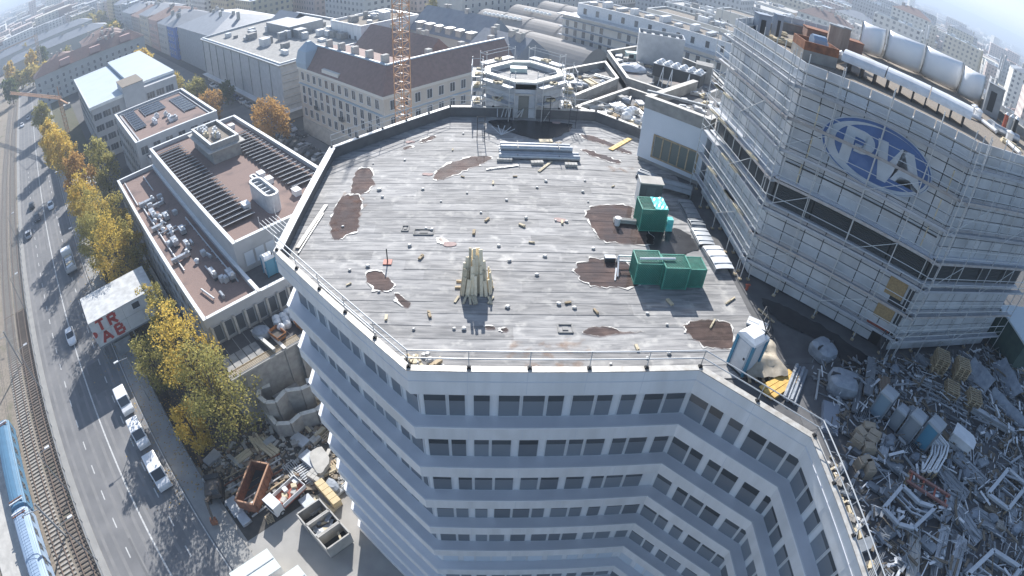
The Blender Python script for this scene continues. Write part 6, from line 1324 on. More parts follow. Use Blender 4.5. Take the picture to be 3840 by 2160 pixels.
mb = MB(); mb.loft([[(x, -5.68 + .6 * math.sin(a), 5.75 + .55 * math.cos(a)) for a in [math.pi * i/8 for i in range(9)]] for x in (SX - .02, SX + .03)]); mb.obj('letter_S_bowl', m_sign, so)
cw = simple_win(1.2, 1.0, m_frame, None, 0); grid_windows(so, cw, (3.62, 2.2), (0, 1), 2, 2.4, (6.4,), math.pi/2); grid_windows(so, cw, (-2.4, -5.73), (1, 0), 3, 2.4, (4.1, 6.4), 0)
# second pale container further up
t = uvthing('storage_container', 'pale storage container with a shaded side further up behind the trees', 'container', -133, 2.0); MB().b2(-5, 5, -3.2, 3.0, 0, 5.2).obj('box', m_con, t); MB().b2(-5.2, 5.2, -3.4, 3.2, 5.2, 5.35).obj('roof', M('dirty roof sheet', (.62, .62, .60)), t)
for k in range(8): MB().b2(-4.6 + k * 1.2, -4.5 + k * 1.2, -3.25, -3.2, .2, 5).obj('rib', m_lgrey, t)

# ================================================================ works yard at the foot of the tower
t = thing('rusty_container', 'open rusty roll-off container in the works yard', 'container', (-24.4, 29.5, .02), R(-6))
for a, b, c, d in ((-1.15, -1.07, -2.7, 2.7), (1.07, 1.15, -2.7, 2.7), (-1.07, 1.07, -2.7, -2.62), (-1.07, 1.07, 2.62, 2.7)): MB().b2(a, b, c, d, .25, 2.1).obj('side', m_rust, t); MB().b2(a - .05, b + .05, c - .05, d + .05, 2.1, 2.22).obj('rim', M('worn rust rim', (.42, .24, .15), .8), t)
MB().b2(-1.07, 1.07, -2.62, 2.62, .25, .35).obj('floor', m_dark, t)
for k in range(6): MB().b2(1.15, 1.24, -2.4 + k * .95, -2.3 + k * .95, .3, 2.1).obj('rib', m_rust, t)
for y in (-2, 2): MB().b2(-.8, .8, y - .15, y + .15, 0, .25).obj('skid', m_dark, t)
mb = MB(); mb.loft([[(s*.45*math.cos(a), s*.4*math.sin(a), z) for a in [2*math.pi*i/9 for i in range(9)]] for z, s in ((0, .9), (.4, 1), (.6, .5))]); one('white_sack', mb, m_whitep, 'white sack inside the rusty container', 'sack', (-24.2, 27.5, .38))
def skip(label, x, y, L, W, H, rz, m, fill):
    t = thing('open_skip', label, 'skip', (x, y, .02), rz, 'open skips by the tower foot')
    for a, b, c, d in ((-L/2, L/2, -W/2, -W/2 + .07), (-L/2, L/2, W/2 - .07, W/2), (-L/2, -L/2 + .07, -W/2 + .07, W/2 - .07), (L/2 - .07, L/2, -W/2 + .07, W/2 - .07)): MB().b2(a, b, c, d, .1, H).obj('side', m, t); MB().b2(a - .04, b + .04, c - .04, d + .04, H, H + .1).obj('rim', m_concl, t)
    MB().b2(-L/2 + .07, L/2 - .07, -W/2 + .07, W/2 - .07, .1, .25).obj('floor', m_dark, t)
    rr = random.Random(int(abs(x) * 10))
    for k in range(fill): mb = MB(); mb.box((rr.uniform(-L*.4, L*.4), rr.uniform(-W*.35, W*.35), H * .55 + rr.random() * .4), (rr.uniform(.3, 1.2), rr.uniform(.2, .6), rr.uniform(.1, .3)), rr.uniform(0, 3)); mb.obj('rubbish', (m_whitep, m_timberp, m_bag, m_greyp)[k % 4], t)
    return t
skip('empty open skip, upper of the three beside the tower foot', *UV(-30.9, 6.9)[:2], 1.7, 3.0, 2.0, RZ45, m_conc, 0); skip('open skip full of white rubbish, middle of the three', *UV(-29.1, 6.95)[:2], 1.7, 3.0, 2.0, RZ45, m_concl, 16); skip('empty open skip, lowest of the three beside the tower foot', *UV(-27.3, 6.95)[:2], 1.7, 3.0, 2.0, RZ45, m_concl, 2)
t = thing('insulation_pack', 'pale yellow pack of insulation slabs beside the tower foot', 'insulation', UV(-32.6, 9.8, .0), RZ45)
for k in range(5): MB().b2(-1.75 + k * .72, -1.08 + k * .72, -.5, .5, .1, 1.1).obj('slab', M('pale yellow insulation', (.68, .55, .33), .8, (.6, .47, .27), 3), t)
MB().b2(-1.8, 1.85, -.5, .5, 0, .1).obj('pallet', m_timber, t)
mb = MB(); mb.prism(blob([P(-38.0, 11.1), P(-37.8, 12.7), P(-35.9, 12.4), P(-35.0, 10.9), P(-35.6, 10.3)], 3, 3, .08), 0, 1.0); one('concrete_slab', mb, m_concl, 'irregular pale concrete slab heap beside the tower foot', 'slab')
t = uvthing('steel_grating', 'striped steel grating bridge next to the concrete slab', 'grating', -36.6, 9.6, .2)
for k in range(9): MB().b2(-1.3 + k * .32, -1.18 + k * .32, -.9, .7, 0, .15).obj('bar', m_lgrey, t)
for y in (-.9, .6): MB().b2(-1.4, 1.5, y, y + .1, -.15, -.02).obj('bearer', m_dark, t)
for k, (u0, v0, L, W, lab) in enumerate(((-30.0, -.6, 5.2, 2.5, 'white container roof at the bottom edge of the yard, upper one'), (-26.6, .4, 4.2, 2.5, 'white container roof at the bottom edge of the yard, lower one'))):
    t = uvthing('white_container', lab, 'container', u0 + W/2, v0 - 1.0, .0, 'white containers in the yard'); MB().b2(-W/2, W/2, -L/2, L/2 - .4 + k, .1, 2.5).obj('box', m_con, t); MB().b2(-W/2 - .04, W/2 + .04, -L/2 - .04, L/2 - .36 + k, 2.5, 2.6).obj('roof', M('greenish white roof', (.66, .71, .68), .5), t); MB().b2(-.05, .05, -L/2, L/2 - .4 + k, 2.6, 2.66).obj('roof_ridge', m_lgrey, t)
    for q in range(4): MB().b2(-W/2 - .03, -W/2, -L/2 + .4 + q * 1.1, -L/2 + .5 + q * 1.1, .2, 2.4).obj('rib', m_lgrey, t)
# dark excavator and tipper in the works yard
def excavator(label, x, y, rz, m):
    t = thing('excavator', label, 'excavator', (x, y, .0), rz)
    for s in (-1, 1): mb = MB(); mb.loft([[(p[0], s * .85 + w_, p[1]) for p in ((-1.3, .1), (1.3, .1), (1.55, .4), (1.3, .7), (-1.3, .7), (-1.55, .4))] for w_ in (-.25, .25)]); mb.obj('track', m_black, t)
    MB().b2(-1.3, 1.1, -.95, .95, .75, 1.6).obj('house', m, t); MB().b2(-1.5, -.9, -.95, .95, .8, 1.8).obj('counterweight', m_dark, t); MB().b2(.2, 1.2, .1, .9, 1.6, 2.6).obj('cab', m_glass, t); MB().b2(.15, 1.25, .05, .95, 2.6, 2.68).obj('cab_roof', m, t)
    mb = MB(); mb.bar((1.0, -.3, 1.3), (2.8, -.3, 3.0), .3, .35); mb.obj('boom', m, t); mb = MB(); mb.bar((2.8, -.3, 3.0), (4.0, -.3, 1.2), .22, .28); mb.obj('stick', m, t); mb = MB(); mb.loft([[(3.8, -.65, 1.3), (4.3, -.65, 1.2), (4.4, -.65, .5), (3.9, -.65, .4)], [(3.8, .05, 1.3), (4.3, .05, 1.2), (4.4, .05, .5), (3.9, .05, .4)]]); mb.obj('bucket', m_rust, t)
    return t
excavator('dark grey excavator next to the rusty container', -29.4, 28.6, R(-70), M('dark machine paint', (.09, .085, .085), .6, (.14, .11, .08), 2))
t = thing('tipper_truck', 'small white and red tipper truck standing in the sunny yard', 'truck', (-20.6, 28.9, .0), R(-125))
MB().b2(1.2, 2.4, -.9, .9, .5, 2.2).obj('cab', m_wv, t); MB().b2(2.4, 2.43, -.8, .8, 1.3, 2.0).obj('windscreen', m_glass, t); MB().b2(-2.3, 1.1, -.95, .95, .8, 1.0).obj('bed', m_redp, t)
for a, b, c, d in ((-2.3, 1.1, -.95, -.88), (-2.3, 1.1, .88, .95), (-2.3, -2.23, -.88, .88)): MB().b2(a, b, c, d, 1.0, 1.6).obj('side_board', m_whitep, t)
for k in range(6): MB().box((-1.9 + k * .5, (k % 3 - 1) * .4, 1.2 + (k % 2) * .2), (.5, .6, .4), k).obj('load', (m_whitep, m_timberp, m_concl)[k % 3], t)
wheels(t, (-1.3, 1.6), .8, .4)
mb = MB(); ry_ = random.Random(313)
for k in range(2400):
    u_, v_ = ry_.uniform(-46.5, -33), ry_.uniform(-.4, 18.5)
    if u_ > -36 and v_ < 9 + ry_.uniform(-1, 1): continue
    x_, y_, _ = UV(u_, v_); s_ = ry_.uniform(.06, .3) * ry_.choice((.6, .8, 1.4)); mb.box((x_, y_, s_ * .3), (s_ * ry_.uniform(.8, 3.5), s_, s_ * .7), ry_.uniform(0, 3.1), ry_.randrange(5))
tag(mb.obj('yard_rubble', [m_conc, m_concl, m_soil, M('brown rubble', (.24, .17, .12), .95), M('shade-toned planks', (.26, .215, .16))]), 'brown-grey rubble and broken boards strewn over the works yard', 'rubble', None, 'stuff')
# site fence along the yard
t = uvthing('site_fence', 'dark panelled site fence between the pavement and the works yard', 'fence', -60, -1.0, .1)
for k in range(16): MB().b2(-38 + k * 3.5, -34.6 + k * 3.5, -.04, .04, .1, 2.0).obj('panel', M('fence panel', (.16, .17, .185), .7, (.12, .13, .14), 1.5, rnd=.15), t)
for k in range(17): MB().b2(-38.1 + k * 3.5, -37.95 + k * 3.5, -.08, .08, 0, 2.1).obj('post', m_rail, t)
r = random.Random(99)
for k in range(70):   # material in the lower yard
    u, v = r.uniform(-46, -31), r.uniform(.4, 17)
    x, y = UV(u, v)[:2]
    if (x + 24.4)**2 + (y - 29.5)**2 < 10 or (x + 29.4)**2 + (y - 28.6)**2 < 9 or (x + 20.6)**2 + (y - 28.9)**2 < 7: continue
    if u > -34 and v < 6.5: continue
    if u < -41 and 8.8 < v < 17: continue
    drop(r.choice((0, 0, 2, 3, 4, 6, 7, 1)), x, y, .02, RZ45 + r.choice((0, math.pi/2)) + r.uniform(-.3, .3), 'in the works yard at the foot of the tower', r.uniform(.8, 1.5))
for k in range(9):
    a = P(-42 + k * .8, .6 + k * .1); b = P(-41.5 + k * .7, 8.8 - k * .3); plank('long_beam', (m_timber, m_rust, m_rail)[k % 3], ('long timber', 'long rusty', 'long steel')[k % 3] + ' beam stacked across the dark site soil', a, b, .16, .14, .15 + k * .02, 'beam', 'long beams on the site soil')
for k in range(26):
    u, v = r.uniform(-45.5, -39.5), r.uniform(12.5, 20); kk = r.randrange(6); o = put('site_rubble', SM[kk], None, UV(u, v, .02), r.uniform(-3, 3)); s = r.uniform(.25, .6); o.scale = (s, s, s); tag(o, 'chunk of pale rubble between the basin and the tower foot', 'rubble', 'rubble by the tower foot')
# ================================================================ trees
def leafmat(name, c1, c2, c3):
    m = bpy.data.materials.new(name); m.use_nodes = True; t = m.node_tree; N = t.nodes; b = N['Principled BSDF']; b.inputs['Roughness'].default_value = .7; b.inputs['Specular IOR Level'].default_value = .25
    at = N.new('ShaderNodeAttribute'); at.attribute_name = 'tint'; cr = N.new('ShaderNodeValToRGB'); e = cr.color_ramp.elements
    e[0].color = (*c1, 1); e[1].color = (*c3, 1); q = cr.color_ramp.elements.new(.5); q.color = (*c2, 1)
    t.links.new(at.outputs['Fac'], cr.inputs[0]); t.links.new(cr.outputs[0], b.inputs['Base Color'])
    tl_ = N.new('ShaderNodeBsdfTranslucent'); t.links.new(cr.outputs[0], tl_.inputs[0]); mx = N.new('ShaderNodeMixShader'); mx.inputs[0].default_value = .55
    t.links.new(b.outputs[0], mx.inputs[1]); t.links.new(tl_.outputs[0], mx.inputs[2]); t.links.new(mx.outputs[0], N['Material Output'].inputs[0]); return m
LM = {'olive': leafmat('olive leaves', (.21, .21, .075), (.36, .33, .115), (.54, .46, .16)), 'yellow': leafmat('yellow leaves', (.33, .28, .08), (.62, .46, .11), (.78, .55, .13)), 'mixed': leafmat('mixed autumn leaves', (.20, .21, .075), (.42, .36, .12), (.66, .47, .12)), 'orange': leafmat('orange leaves', (.26, .17, .07), (.48, .29, .10), (.60, .38, .13)), 'green': leafmat('dark green leaves', (.06, .085, .035), (.11, .14, .05), (.17, .19, .07))}
m_bark = M('bark', (.11, .09, .07), .95, (.07, .06, .05), 5, bump=.6)
def tree(u, v, h, rad, kind, label, seed, n=5200, leaf=.155, xy=None, name='deciduous_tree', trunk=.28, grp='roadside trees', z0=0):
    x, y = xy or UV(u, v)[:2]; r = random.Random(seed); t = thing(name, label, 'tree', (x, y, z0), 0, grp); mb = MB()
    H0 = h * .18; top = Vector((r.uniform(-.3, .3), r.uniform(-.3, .3), h * .92)); mid = Vector((r.uniform(-.2, .2), r.uniform(-.2, .2), h * .45))
    mb.tube((0, 0, 0), mid, trunk, 8, 0, trunk * .6); mb.tube(mid, top, trunk * .6, 6, 0, .03)
    lobes = []
    nb = 11 + int(rad)
    for i in range(nb):
        f = .16 + .72 * (i + .5) / nb; a = i * 2.4 + r.uniform(-.4, .4); base = Vector((0, 0, h * f * .78)); prof = math.sin(math.pi * min(1, (.12 + f) * .86)) ** .8
        tip = Vector((math.cos(a) * rad * prof * r.uniform(.45, .8), math.sin(a) * rad * prof * r.uniform(.45, .8), h * (f + .08)))
        mb.tube(base, tip, trunk * .3 * (1 - f * .5), 5, 0, .025); lobes.append((tip, rad * prof * r.uniform(.34, .5), rad * r.uniform(.42, .62), r.random()))
        for q in range(2): sub = tip + Vector((r.uniform(-1, 1), r.uniform(-1, 1), r.uniform(-.3, .9))) * rad * .33; mb.tube(tip, sub, .04, 4, 0, .015); lobes.append((sub, rad * r.uniform(.16, .27), rad * r.uniform(.2, .32), r.random()))
    lobes.append((Vector((top.x, top.y, h * .92)), rad * .3, rad * .5, r.random()))
    mb.obj('trunk', m_bark, t)
    tot = sum(l[1]**2 * l[2] for l in lobes) ; vs, fs, tint = [], [], []
    per = [max(20, int(n * (l[1]**2 * l[2]) ** .72 / sum((k[1]**2 * k[2]) ** .72 for k in lobes))) for l in lobes]
    for (c, ra, rb, tn), cnt in zip(lobes, per):
        for i in range(cnt):
            d = Vector((r.gauss(0, 1), r.gauss(0, 1), r.gauss(0, 1))).normalized() * (r.random() ** .55)
            p = c + Vector((d.x * ra, d.y * ra, d.z * rb)) * (1 + .35 * noise.noise(c * .7 + d * 2.1))
            s = leaf * r.uniform(.6, 1.35); a = Vector((r.gauss(0, 1), r.gauss(0, 1), r.gauss(0, .7))).normalized(); b = a.orthogonal().normalized(); b.rotate(Matrix.Rotation(r.uniform(0, 6.28), 3, a)); cc = a.cross(b); k = len(vs)
            vs += [p + b * s, p + cc * s * .62, p - b * s, p - cc * s * .62]; fs.append((k, k+1, k+2, k+3)); tint.append(max(0, min(1, .2 + .55 * tn + r.gauss(0, .13) + .12 * d.z)))
    me = bpy.data.meshes.new('crown'); me.from_pydata([tuple(q) for q in vs], [], fs); at = me.attributes.new('tint', 'FLOAT', 'FACE'); at.data.foreach_set('value', tint); me.materials.append(LM[kind]); put('crown', me, t)
    return t
tree(-52.0, 4.6, 16.5, 4.6, 'yellow', 'tall bright yellow tree overlapping the corner of the low office roof', 1, 4600)
tree(-45.6, 5.2, 15.5, 4.8, 'olive', 'broad olive-green tree nearest the concrete basin', 2, 5200)
tree(-46.6, 1.0, 8.5, 2.4, 'yellow', 'small orange-yellow tree at the edge of the works yard', 3, 2600, .17)
tree(-62.0, 4.6, 15.0, 2.4, 'mixed', 'slender autumn tree in front of the site office sign', 4, 3000)
tree(-58.6, .4, 10.5, 2.8, 'olive', 'lower olive tree between the site office and the white vans', 5, 2600)
tree(-85.5, 2.6, 15.0, 4.2, 'yellow', 'large yellow tree directly behind the site office roof', 6, 4600)
tree(-86.5, 6.0, 13.0, 2.6, 'mixed', 'yellow-brown tree between the site office and the low office building', 7, 4600)
tree(-94.5, -.2, 13.0, 3.8, 'olive', 'olive tree beside the parked lorry', 8, 4800)
tree(-99.5, 1.6, 15.0, 4.0, 'mixed', 'tall mixed-colour tree beyond the lorry', 9, 5000)
tree(-96.5, 5.6, 14.0, 3.0, 'mixed', 'slim yellowish tree close to the low office wall', 10, 3800)
tree(-112, .6, 14.0, 4.0, 'yellow', 'yellowish tree in the middle of the tree row', 11, 4400, .23)
tree(-122, 1.4, 16.0, 4.0, 'orange', 'orange tree in front of the pale storage container', 12, 4400, .25)
tree(-128, 7.6, 15.0, 4.2, 'olive', 'dull olive tree beside the pale storage container', 13, 4000, .25)
tree(-150, -1.5, 16.0, 5.0, 'yellow', 'bushy yellow tree below the small orange crane', 14, 4200, .3)
tree(-174, -3.5, 13.0, 4.2, 'yellow', 'rounded yellow tree beside the small orange crane jib', 15, 3800, .32)
tree(-212, -5, 12.0, 4.0, 'olive', 'olive tree at the far end of the roadside row', 16, 3000, .34)
tree(-118.5, 48.6, 11.0, 5.0, 'orange', 'round brown-orange tree in the side street by the beige building', 17, 4200, .27, grp='street trees')
tree(-152, 44, 8, 4.2, 'orange', 'reddish tree by the brown roof in the side street', 18, 2400, .3, grp='street trees'); tree(-172, 46, 8, 4, 'olive', 'olive street tree by the small kiosk', 19, 2200, .3, grp='street trees'); tree(-186, 42, 9, 4, 'mixed', 'autumn street tree beside the pale-roofed office', 20, 2200, .3, grp='street trees'); tree(-160, 52, 7, 3, 'green', 'dark street tree in front of the wrapped scaffold', 21, 1800, .3, grp='street trees')
tree(-226, 30, 11, 5, 'orange', 'rust-coloured tree behind the pale-roofed office', 22, 2200, .36, grp='street trees')
tree(0, 0, 15, 5, 'olive', 'green tree standing behind the barrel-roofed hall', 23, 2400, .4, (-22, 236), grp='street trees'); tree(0, 0, 7.5, 1.6, 'yellow', 'narrow yellow tree between the hall and the apartment slab', 24, 1800, .22, (24, 163), grp='street trees'); tree(0, 0, 9, 4.5, 'green', 'dark green shrubby tree at the foot of the apartment slab', 25, 2600, .3, (31.5, 164), grp='street trees')
RTr = random.Random(40)
for k in range(26):
    u, v = RTr.uniform(-520, -230), RTr.uniform(-26, 58)
    if -300 < u < -250 and v > -12 or u > -300 and v < 12: continue
    kd_ = RTr.choice(('olive', 'green', 'mixed', 'yellow'))
    tree(u, v, RTr.uniform(9, 16), RTr.uniform(4, 7), kd_, 'hazy distant ' + {'mixed': 'autumn-coloured', 'green': 'dark green'}.get(kd_, kd_) + ' tree ' + ('beside the railway' if v < -17 else 'along the upper road' if v < 5 else 'among the houses') + (' just past the offices' if u > -310 else ' halfway up the road' if u > -410 else ' far up the road'), 60 + k, 700, .7, grp='distant trees along the upper road')

rl_ = random.Random(8); mb = MB()
for k in range(5200):
    u_ = rl_.uniform(-125, -42); v_ = min(7.4, max(-9.5, rl_.gauss(1.2, 3.4))); x_, y_, _ = UV(u_, v_); z_ = .135 if -3.8 < v_ < -1.0 else .02; a_ = rl_.uniform(0, 6.3); s_ = rl_.uniform(.05, .13)
    mb.quad([(x_ + math.cos(a_ + q) * s_, y_ + math.sin(a_ + q) * s_, z_) for q in (0, 1.57, 3.14, 4.71)], k % 2)
tag(mb.obj('fallen_leaves', [M('fallen yellow leaf', (.45, .30, .08), .9), M('fallen brown leaf', (.26, .16, .07), .9)]), 'yellow and brown leaves fallen under the roadside trees', 'leaves', None, 'stuff')
# ================================================================ neighbouring city buildings
m_beige = M('beige render', (.60, .55, .48), .85, (.54, .49, .43), .5); m_redroof = M('red brown tiles', (.27, .18, .155), .85, (.21, .145, .125), 1.2, bump=.4); m_greyroof = M('grey sheet roof', (.26, .28, .31), .6, (.21, .23, .26), .6); m_zinc = M('blue zinc', (.33, .42, .50), .5); m_mesh = M('scaffold sheeting', (.44, .46, .48), .8, (.36, .38, .40), .8, bump=.2); m_corn = M('cornice', (.66, .63, .57), .8)
pw_ = simple_win(1.25, 1.9, m_frame, m_glass, 1); pw2 = simple_win(1.0, 1.6, m_frame, m_glass, 1)
# --- beige corner building
U0, V0 = -102, 75; c4 = (U0, V0); bb = uvthing('beige_corner_building', 'beige five-storey corner building with a steep red-brown tiled roof', 'building', U0, V0)
LB(bb, -119.6, -84.5, 57.4, 70, 0, 17, m_beige, 'wall', c4); LB(bb, -97, -84.5, 70, 93, 0, 17, m_beige, 'wall', c4)
LB(bb, -119.7, -84.2, 57.05, 57.39, 16.5, 17.1, m_corn, 'cornice', c4); LB(bb, -84.49, -84.15, 57.4, 93, 16.5, 17.1, m_corn, 'cornice', c4); LB(bb, -119.7, -84.3, 57.2, 57.39, 12.8, 13.1, m_zinc, 'string_course', c4); LB(bb, -84.49, -84.3, 57.4, 93, 12.8, 13.1, m_zinc, 'string_course', c4); LB(bb, -119.65, -84.4, 57.25, 57.39, 0, 4.0, m_concl, 'ground_floor_band', c4)
mb = MB(); q = lambda u, v, z: (u - U0, v - V0, z)
EV = 17.1; RG = 21.8; rb = 3.9
mb.quad([q(-119.6, 57.1, EV), q(-84.2, 57.1, EV), q(-84.2 - rb, 57.1 + rb, RG), q(-117, 57.1 + rb, RG)]); mb.quad([q(-84.2, 57.1, EV), q(-84.2, 93, EV), q(-84.2 - rb, 93, RG), q(-84.2 - rb, 57.1 + rb, RG)]); mb.quad([q(-117, 57.1 + rb, RG), q(-84.2 - rb, 57.1 + rb, RG), q(-97, 70, EV + 2.5), q(-117, 70, EV + 2.5)]); mb.quad([q(-84.2 - rb, 57.1 + rb, RG), q(-84.2 - rb, 93, RG), q(-97, 93, EV), q(-97, 70, EV + 2.5)])
mb.obj('roof', m_redroof, bb)
mb = MB(); mb.bar(q(-117, 57.1 + rb, RG + .05), q(-84.2 - rb, 57.1 + rb, RG + .05), .5, .3); mb.bar(q(-84.2 - rb, 57.1 + rb, RG + .05), q(-84.2 - rb, 93, RG + .05), .5, .3); mb.obj('ridge', m_zinc, bb)
mb = MB(); mb.loft([[q(-117 + a * 2.2 * s, 59.4 + b * 2.2 * s, z) for a, b in ((-1,-1),(1,-1),(1,1),(-1,1))] for z, s in ((EV, 1.1), (EV + 1.2, 1.15), (EV + 4, .9), (EV + 6.0, .2))]); mb.obj('corner_turret', m_zinc, bb)
mb = MB(); mb.b2(-108 - U0, -101 - U0, 57.4 - V0, 60 - V0, EV + .3, EV + 1.2); mb.obj('roof_terrace', m_corn, bb)
for k in range(5): LB(bb, -113 + k * 5.5, -112 + k * 5.5, 61.6, 63.0, RG - 1.2, RG + 1.5, m_concl, 'chimney', c4)
for k in range(3): LB(bb, -90.4, -89.2, 72 + k * 9, 73.2 + k * 9, RG - 1, RG + .7, m_concl, 'chimney', c4)
grid_windows(bb, pw_, (-117.5 - U0, 57.4 - V0 - .03), (1, 0), 12, 2.8, (5.0, 8.2, 10.9 - .3, 14.0), 0); grid_windows(bb, pw_, (-84.5 - U0 + .03, 59.5 - V0), (0, 1), 11, 3.0, (7.4, 10.4, 13.9), math.pi/2)
for k in range(3): LB(bb, -112 + k * 11, -110.4 + k * 11, 56.7, 57.4, 7.8, 8.0, m_concl, 'balcony', c4); LB(bb, -112 + k * 11, -110.4 + k * 11, 56.7, 56.76, 8.0, 8.9, m_dark, 'balcony_rail', c4)
LB(bb, -103.2, -101.4, 57.3, 57.39, 0, 3.4, m_dark, 'doorway', c4)
# --- generic grid-aligned building
def house(name, label, u0, u1, v0, v1, h, wm, roof='flat', rm=None, win=None, faces='-v+u', ws=3.0, fl=3.2, grp=None, seed=0, rh=4, plant=4, z0=2.0, capm=None):
    cu, cv = (u0 + u1)/2, (v0 + v1)/2; t = uvthing(name, label, 'building', cu, cv, 0, grp); a, b = (u1 - u0)/2, (v1 - v0)/2; r = random.Random(seed)
    MB().b2(-a, a, -b, b, 0, h).obj('wall', wm, t)
    if roof == 'flat':
        MB().b2(-a + .4, a - .4, -b + .4, b - .4, h, h + .06).obj('roof_deck', rm or m_gravel, t); ring(t, -a, a, -b, b, h, h + .7, .4, wm, 'parapet', capm or m_capw)
        for k in range(plant):
            x, y = r.uniform(-a*.75, a*.75), r.uniform(-b*.7, b*.7); sx, sy, sh = r.uniform(1, 4), r.uniform(1, 3), r.uniform(.8, 2.6); MB().b2(x - sx/2, x + sx/2, y - sy/2, y + sy/2, h + .06, h + sh).obj('roof_box', (m_lgrey, m_whitep, m_conc, m_greyp)[k % 4], t)
    elif roof in ('gable_u', 'hip'):
        mb = MB(); hp = min(a, b) if roof == 'hip' else 0; e = .4
        if a >= b or roof == 'gable_u':
            A, B = (-a + hp, 0, h + rh), (a - hp, 0, h + rh)
            mb.quad([(-a - e, -b - e, h), (a + e, -b - e, h), B, A]); mb.quad([(a + e, b + e, h), (-a - e, b + e, h), A, B]); mb.quad([(-a - e, b + e, h), (-a - e, -b - e, h), A]); mb.quad([(a + e, -b - e, h), (a + e, b + e, h), B])
        else:
            A, B = (0, -b + hp, h + rh), (0, b - hp, h + rh)
            mb.quad([(a + e, -b - e, h), (a + e, b + e, h), B, A]); mb.quad([(-a - e, b + e, h), (-a - e, -b - e, h), A, B]); mb.quad([(-a - e, -b - e, h), (a + e, -b - e, h), A]); mb.quad([(a + e, b + e, h), (-a - e, b + e, h), B])
        mb.obj('roof', rm or m_redroof, t)
        for k in range(plant):
            x, y = (r.uniform(-a*.7, a*.7), r.uniform(-.25, .25) * b) if a >= b else (r.uniform(-.25, .25) * a, r.uniform(-b*.7, b*.7)); MB().b2(x - .6, x + .6, y - .5, y + .5, h + rh*.5, h + rh + 1.0).obj('chimney', m_concl, t)
    if win:
        zs = []; z = z0
        while z < h - 2.0: zs.append(z); z += fl
        if '-v' in faces: grid_windows(t, win, (-a + ws*.6, -b - .03), (1, 0), int((2*a - ws*.4)/ws), ws, zs, 0, seed=seed, skip=.05)
        if '+u' in faces: grid_windows(t, win, (a + .03, -b + ws*.6), (0, 1), int((2*b - ws*.4)/ws), ws, zs, math.pi/2, seed=seed + 1, skip=.05)
    return t
# --- scaffold-wrapped corner building and its neighbour
w1 = house('wrapped_building', 'corner building wrapped in grey scaffold sheeting with white roof edges', -197, -130.5, 57.6, 96, 15.2, m_mesh, 'flat', m_conc, None, plant=34, seed=2)
for k in range(9): MB().b2(-33.25 + .3 + k * 7.4, -33.25 + .5 + k * 7.4, -19.45, -19.2, 3, 15).obj('sheet_seam', m_greyp, w1)
for k in range(6): MB().b2(33.25, 33.4, -19.1, 19, 2.6 + k * 2.1, 2.72 + k * 2.1).obj('scaffold_level', m_concl, w1); MB().b2(33.25, 33.6, -19.1, 19, 2.0 + k * 2.1, 2.05 + k * 2.1).obj('deck_edge', m_greyp, w1)
MB().b2(-33.2, 33.8, -21, -19.2, 2.6, 2.8).obj('pavement_canopy', m_whitep, w1); MB().b2(33.2, 35, -20.9, 19, 2.6, 2.8).obj('pavement_canopy', m_whitep, w1)
ring(w1, -33.9, 33.9, -19.8, 19.8, 15.0, 15.5, 1.0, m_conc, 'scaffold_top', m_capw)
mb = MB(); mb.b2(-14, 4, -2, 10, 15.2, 18.5); mb.obj('attic', m_greyp, w1)
mb = MB(); mb.quad([(-24, 2, 15.4), (-8, 2, 15.4), (-8, 8, 20), (-24, 8, 20)]); mb.quad([(-24, 14, 15.4), (-8, 14, 15.4), (-8, 8, 20), (-24, 8, 20)]); mb.obj('mansard', m_greyroof, w1)
house('wrapped_house', 'grey sheeted house with a blue-grey mansard beside the wrapped corner building', -246, -198, 61, 90, 15.4, m_mesh, 'hip', m_greyroof, None, seed=3, rh=4, plant=7)
house('blue_house', 'narrow bright blue house beyond the sheeted houses', -262, -248, 60, 80, 15, M('blue render', (.12, .22, .55), .8, (.10, .19, .48), .7), 'hip', m_greyroof, pw2, seed=4, plant=2)
for k, (u0, u1, lab) in enumerate(((-282, -263, 'pale grey house next to the blue house'), (-304, -283, 'faded pink house up the street beyond the blue house'), (-330, -305, 'cream house further up the street'), (-358, -331, 'grey-brown house further up the street'), (-392, -359, 'pale house near the end of the street'))):
    house('street_house', lab, u0, u1, 60, 82, 15 + k % 3, M('street render %d' % k, ((.5, .5, .5), (.52, .40, .37), (.6, .55, .46), (.40, .36, .33), (.55, .55, .55))[k], .85, rnd=.05), 'hip', (m_greyroof, m_redroof)[k % 2], pw2, seed=10 + k, plant=4)
# --- courtyard houses behind the beige building
house('red_roof_wing', 'court wing with a red-brown roof behind the beige building', -128, -100, 78, 90, 15, m_beige, 'gable_u', m_redroof, None, seed=20, rh=6, plant=5)
hb = house('dormer_house', 'pale house with a row of bright dormers and a dark gable behind the crane', -132, -103, 100, 113, 16.0, M('pale render', (.60, .60, .57), .85, (.54, .54, .51), .6), 'gable_u', m_greyroof, pw2, seed=21, rh=6.5, plant=3)
for k in range(6): MB().b2(-12 + k * 4.2, -10 + k * 4.2, -6.2, -3.4, 16.3, 18.4).obj('dormer', m_concl, hb); MB().b2(-12.2 + k * 4.2, -9.8 + k * 4.2, -6.5, -3.2, 18.4, 18.6).obj('dormer_roof', M('bright dormer roof', (.8, .8, .75), .4), hb)
house('gable_house', 'house with a broad dark gable wall and chimneys behind the red ridge', -102, -86, 94, 107, 16, M('dark render', (.30, .31, .33), .85, (.25, .26, .28), .6), 'gable_u', m_greyroof, None, seed=22, rh=5, plant=7)
house('flat_white_block', 'white flat-roofed block with roof boxes left of the crane mast', -150, -133, 84, 104, 19, m_white, 'flat', m_gravel, pw2, seed=23, plant=9)
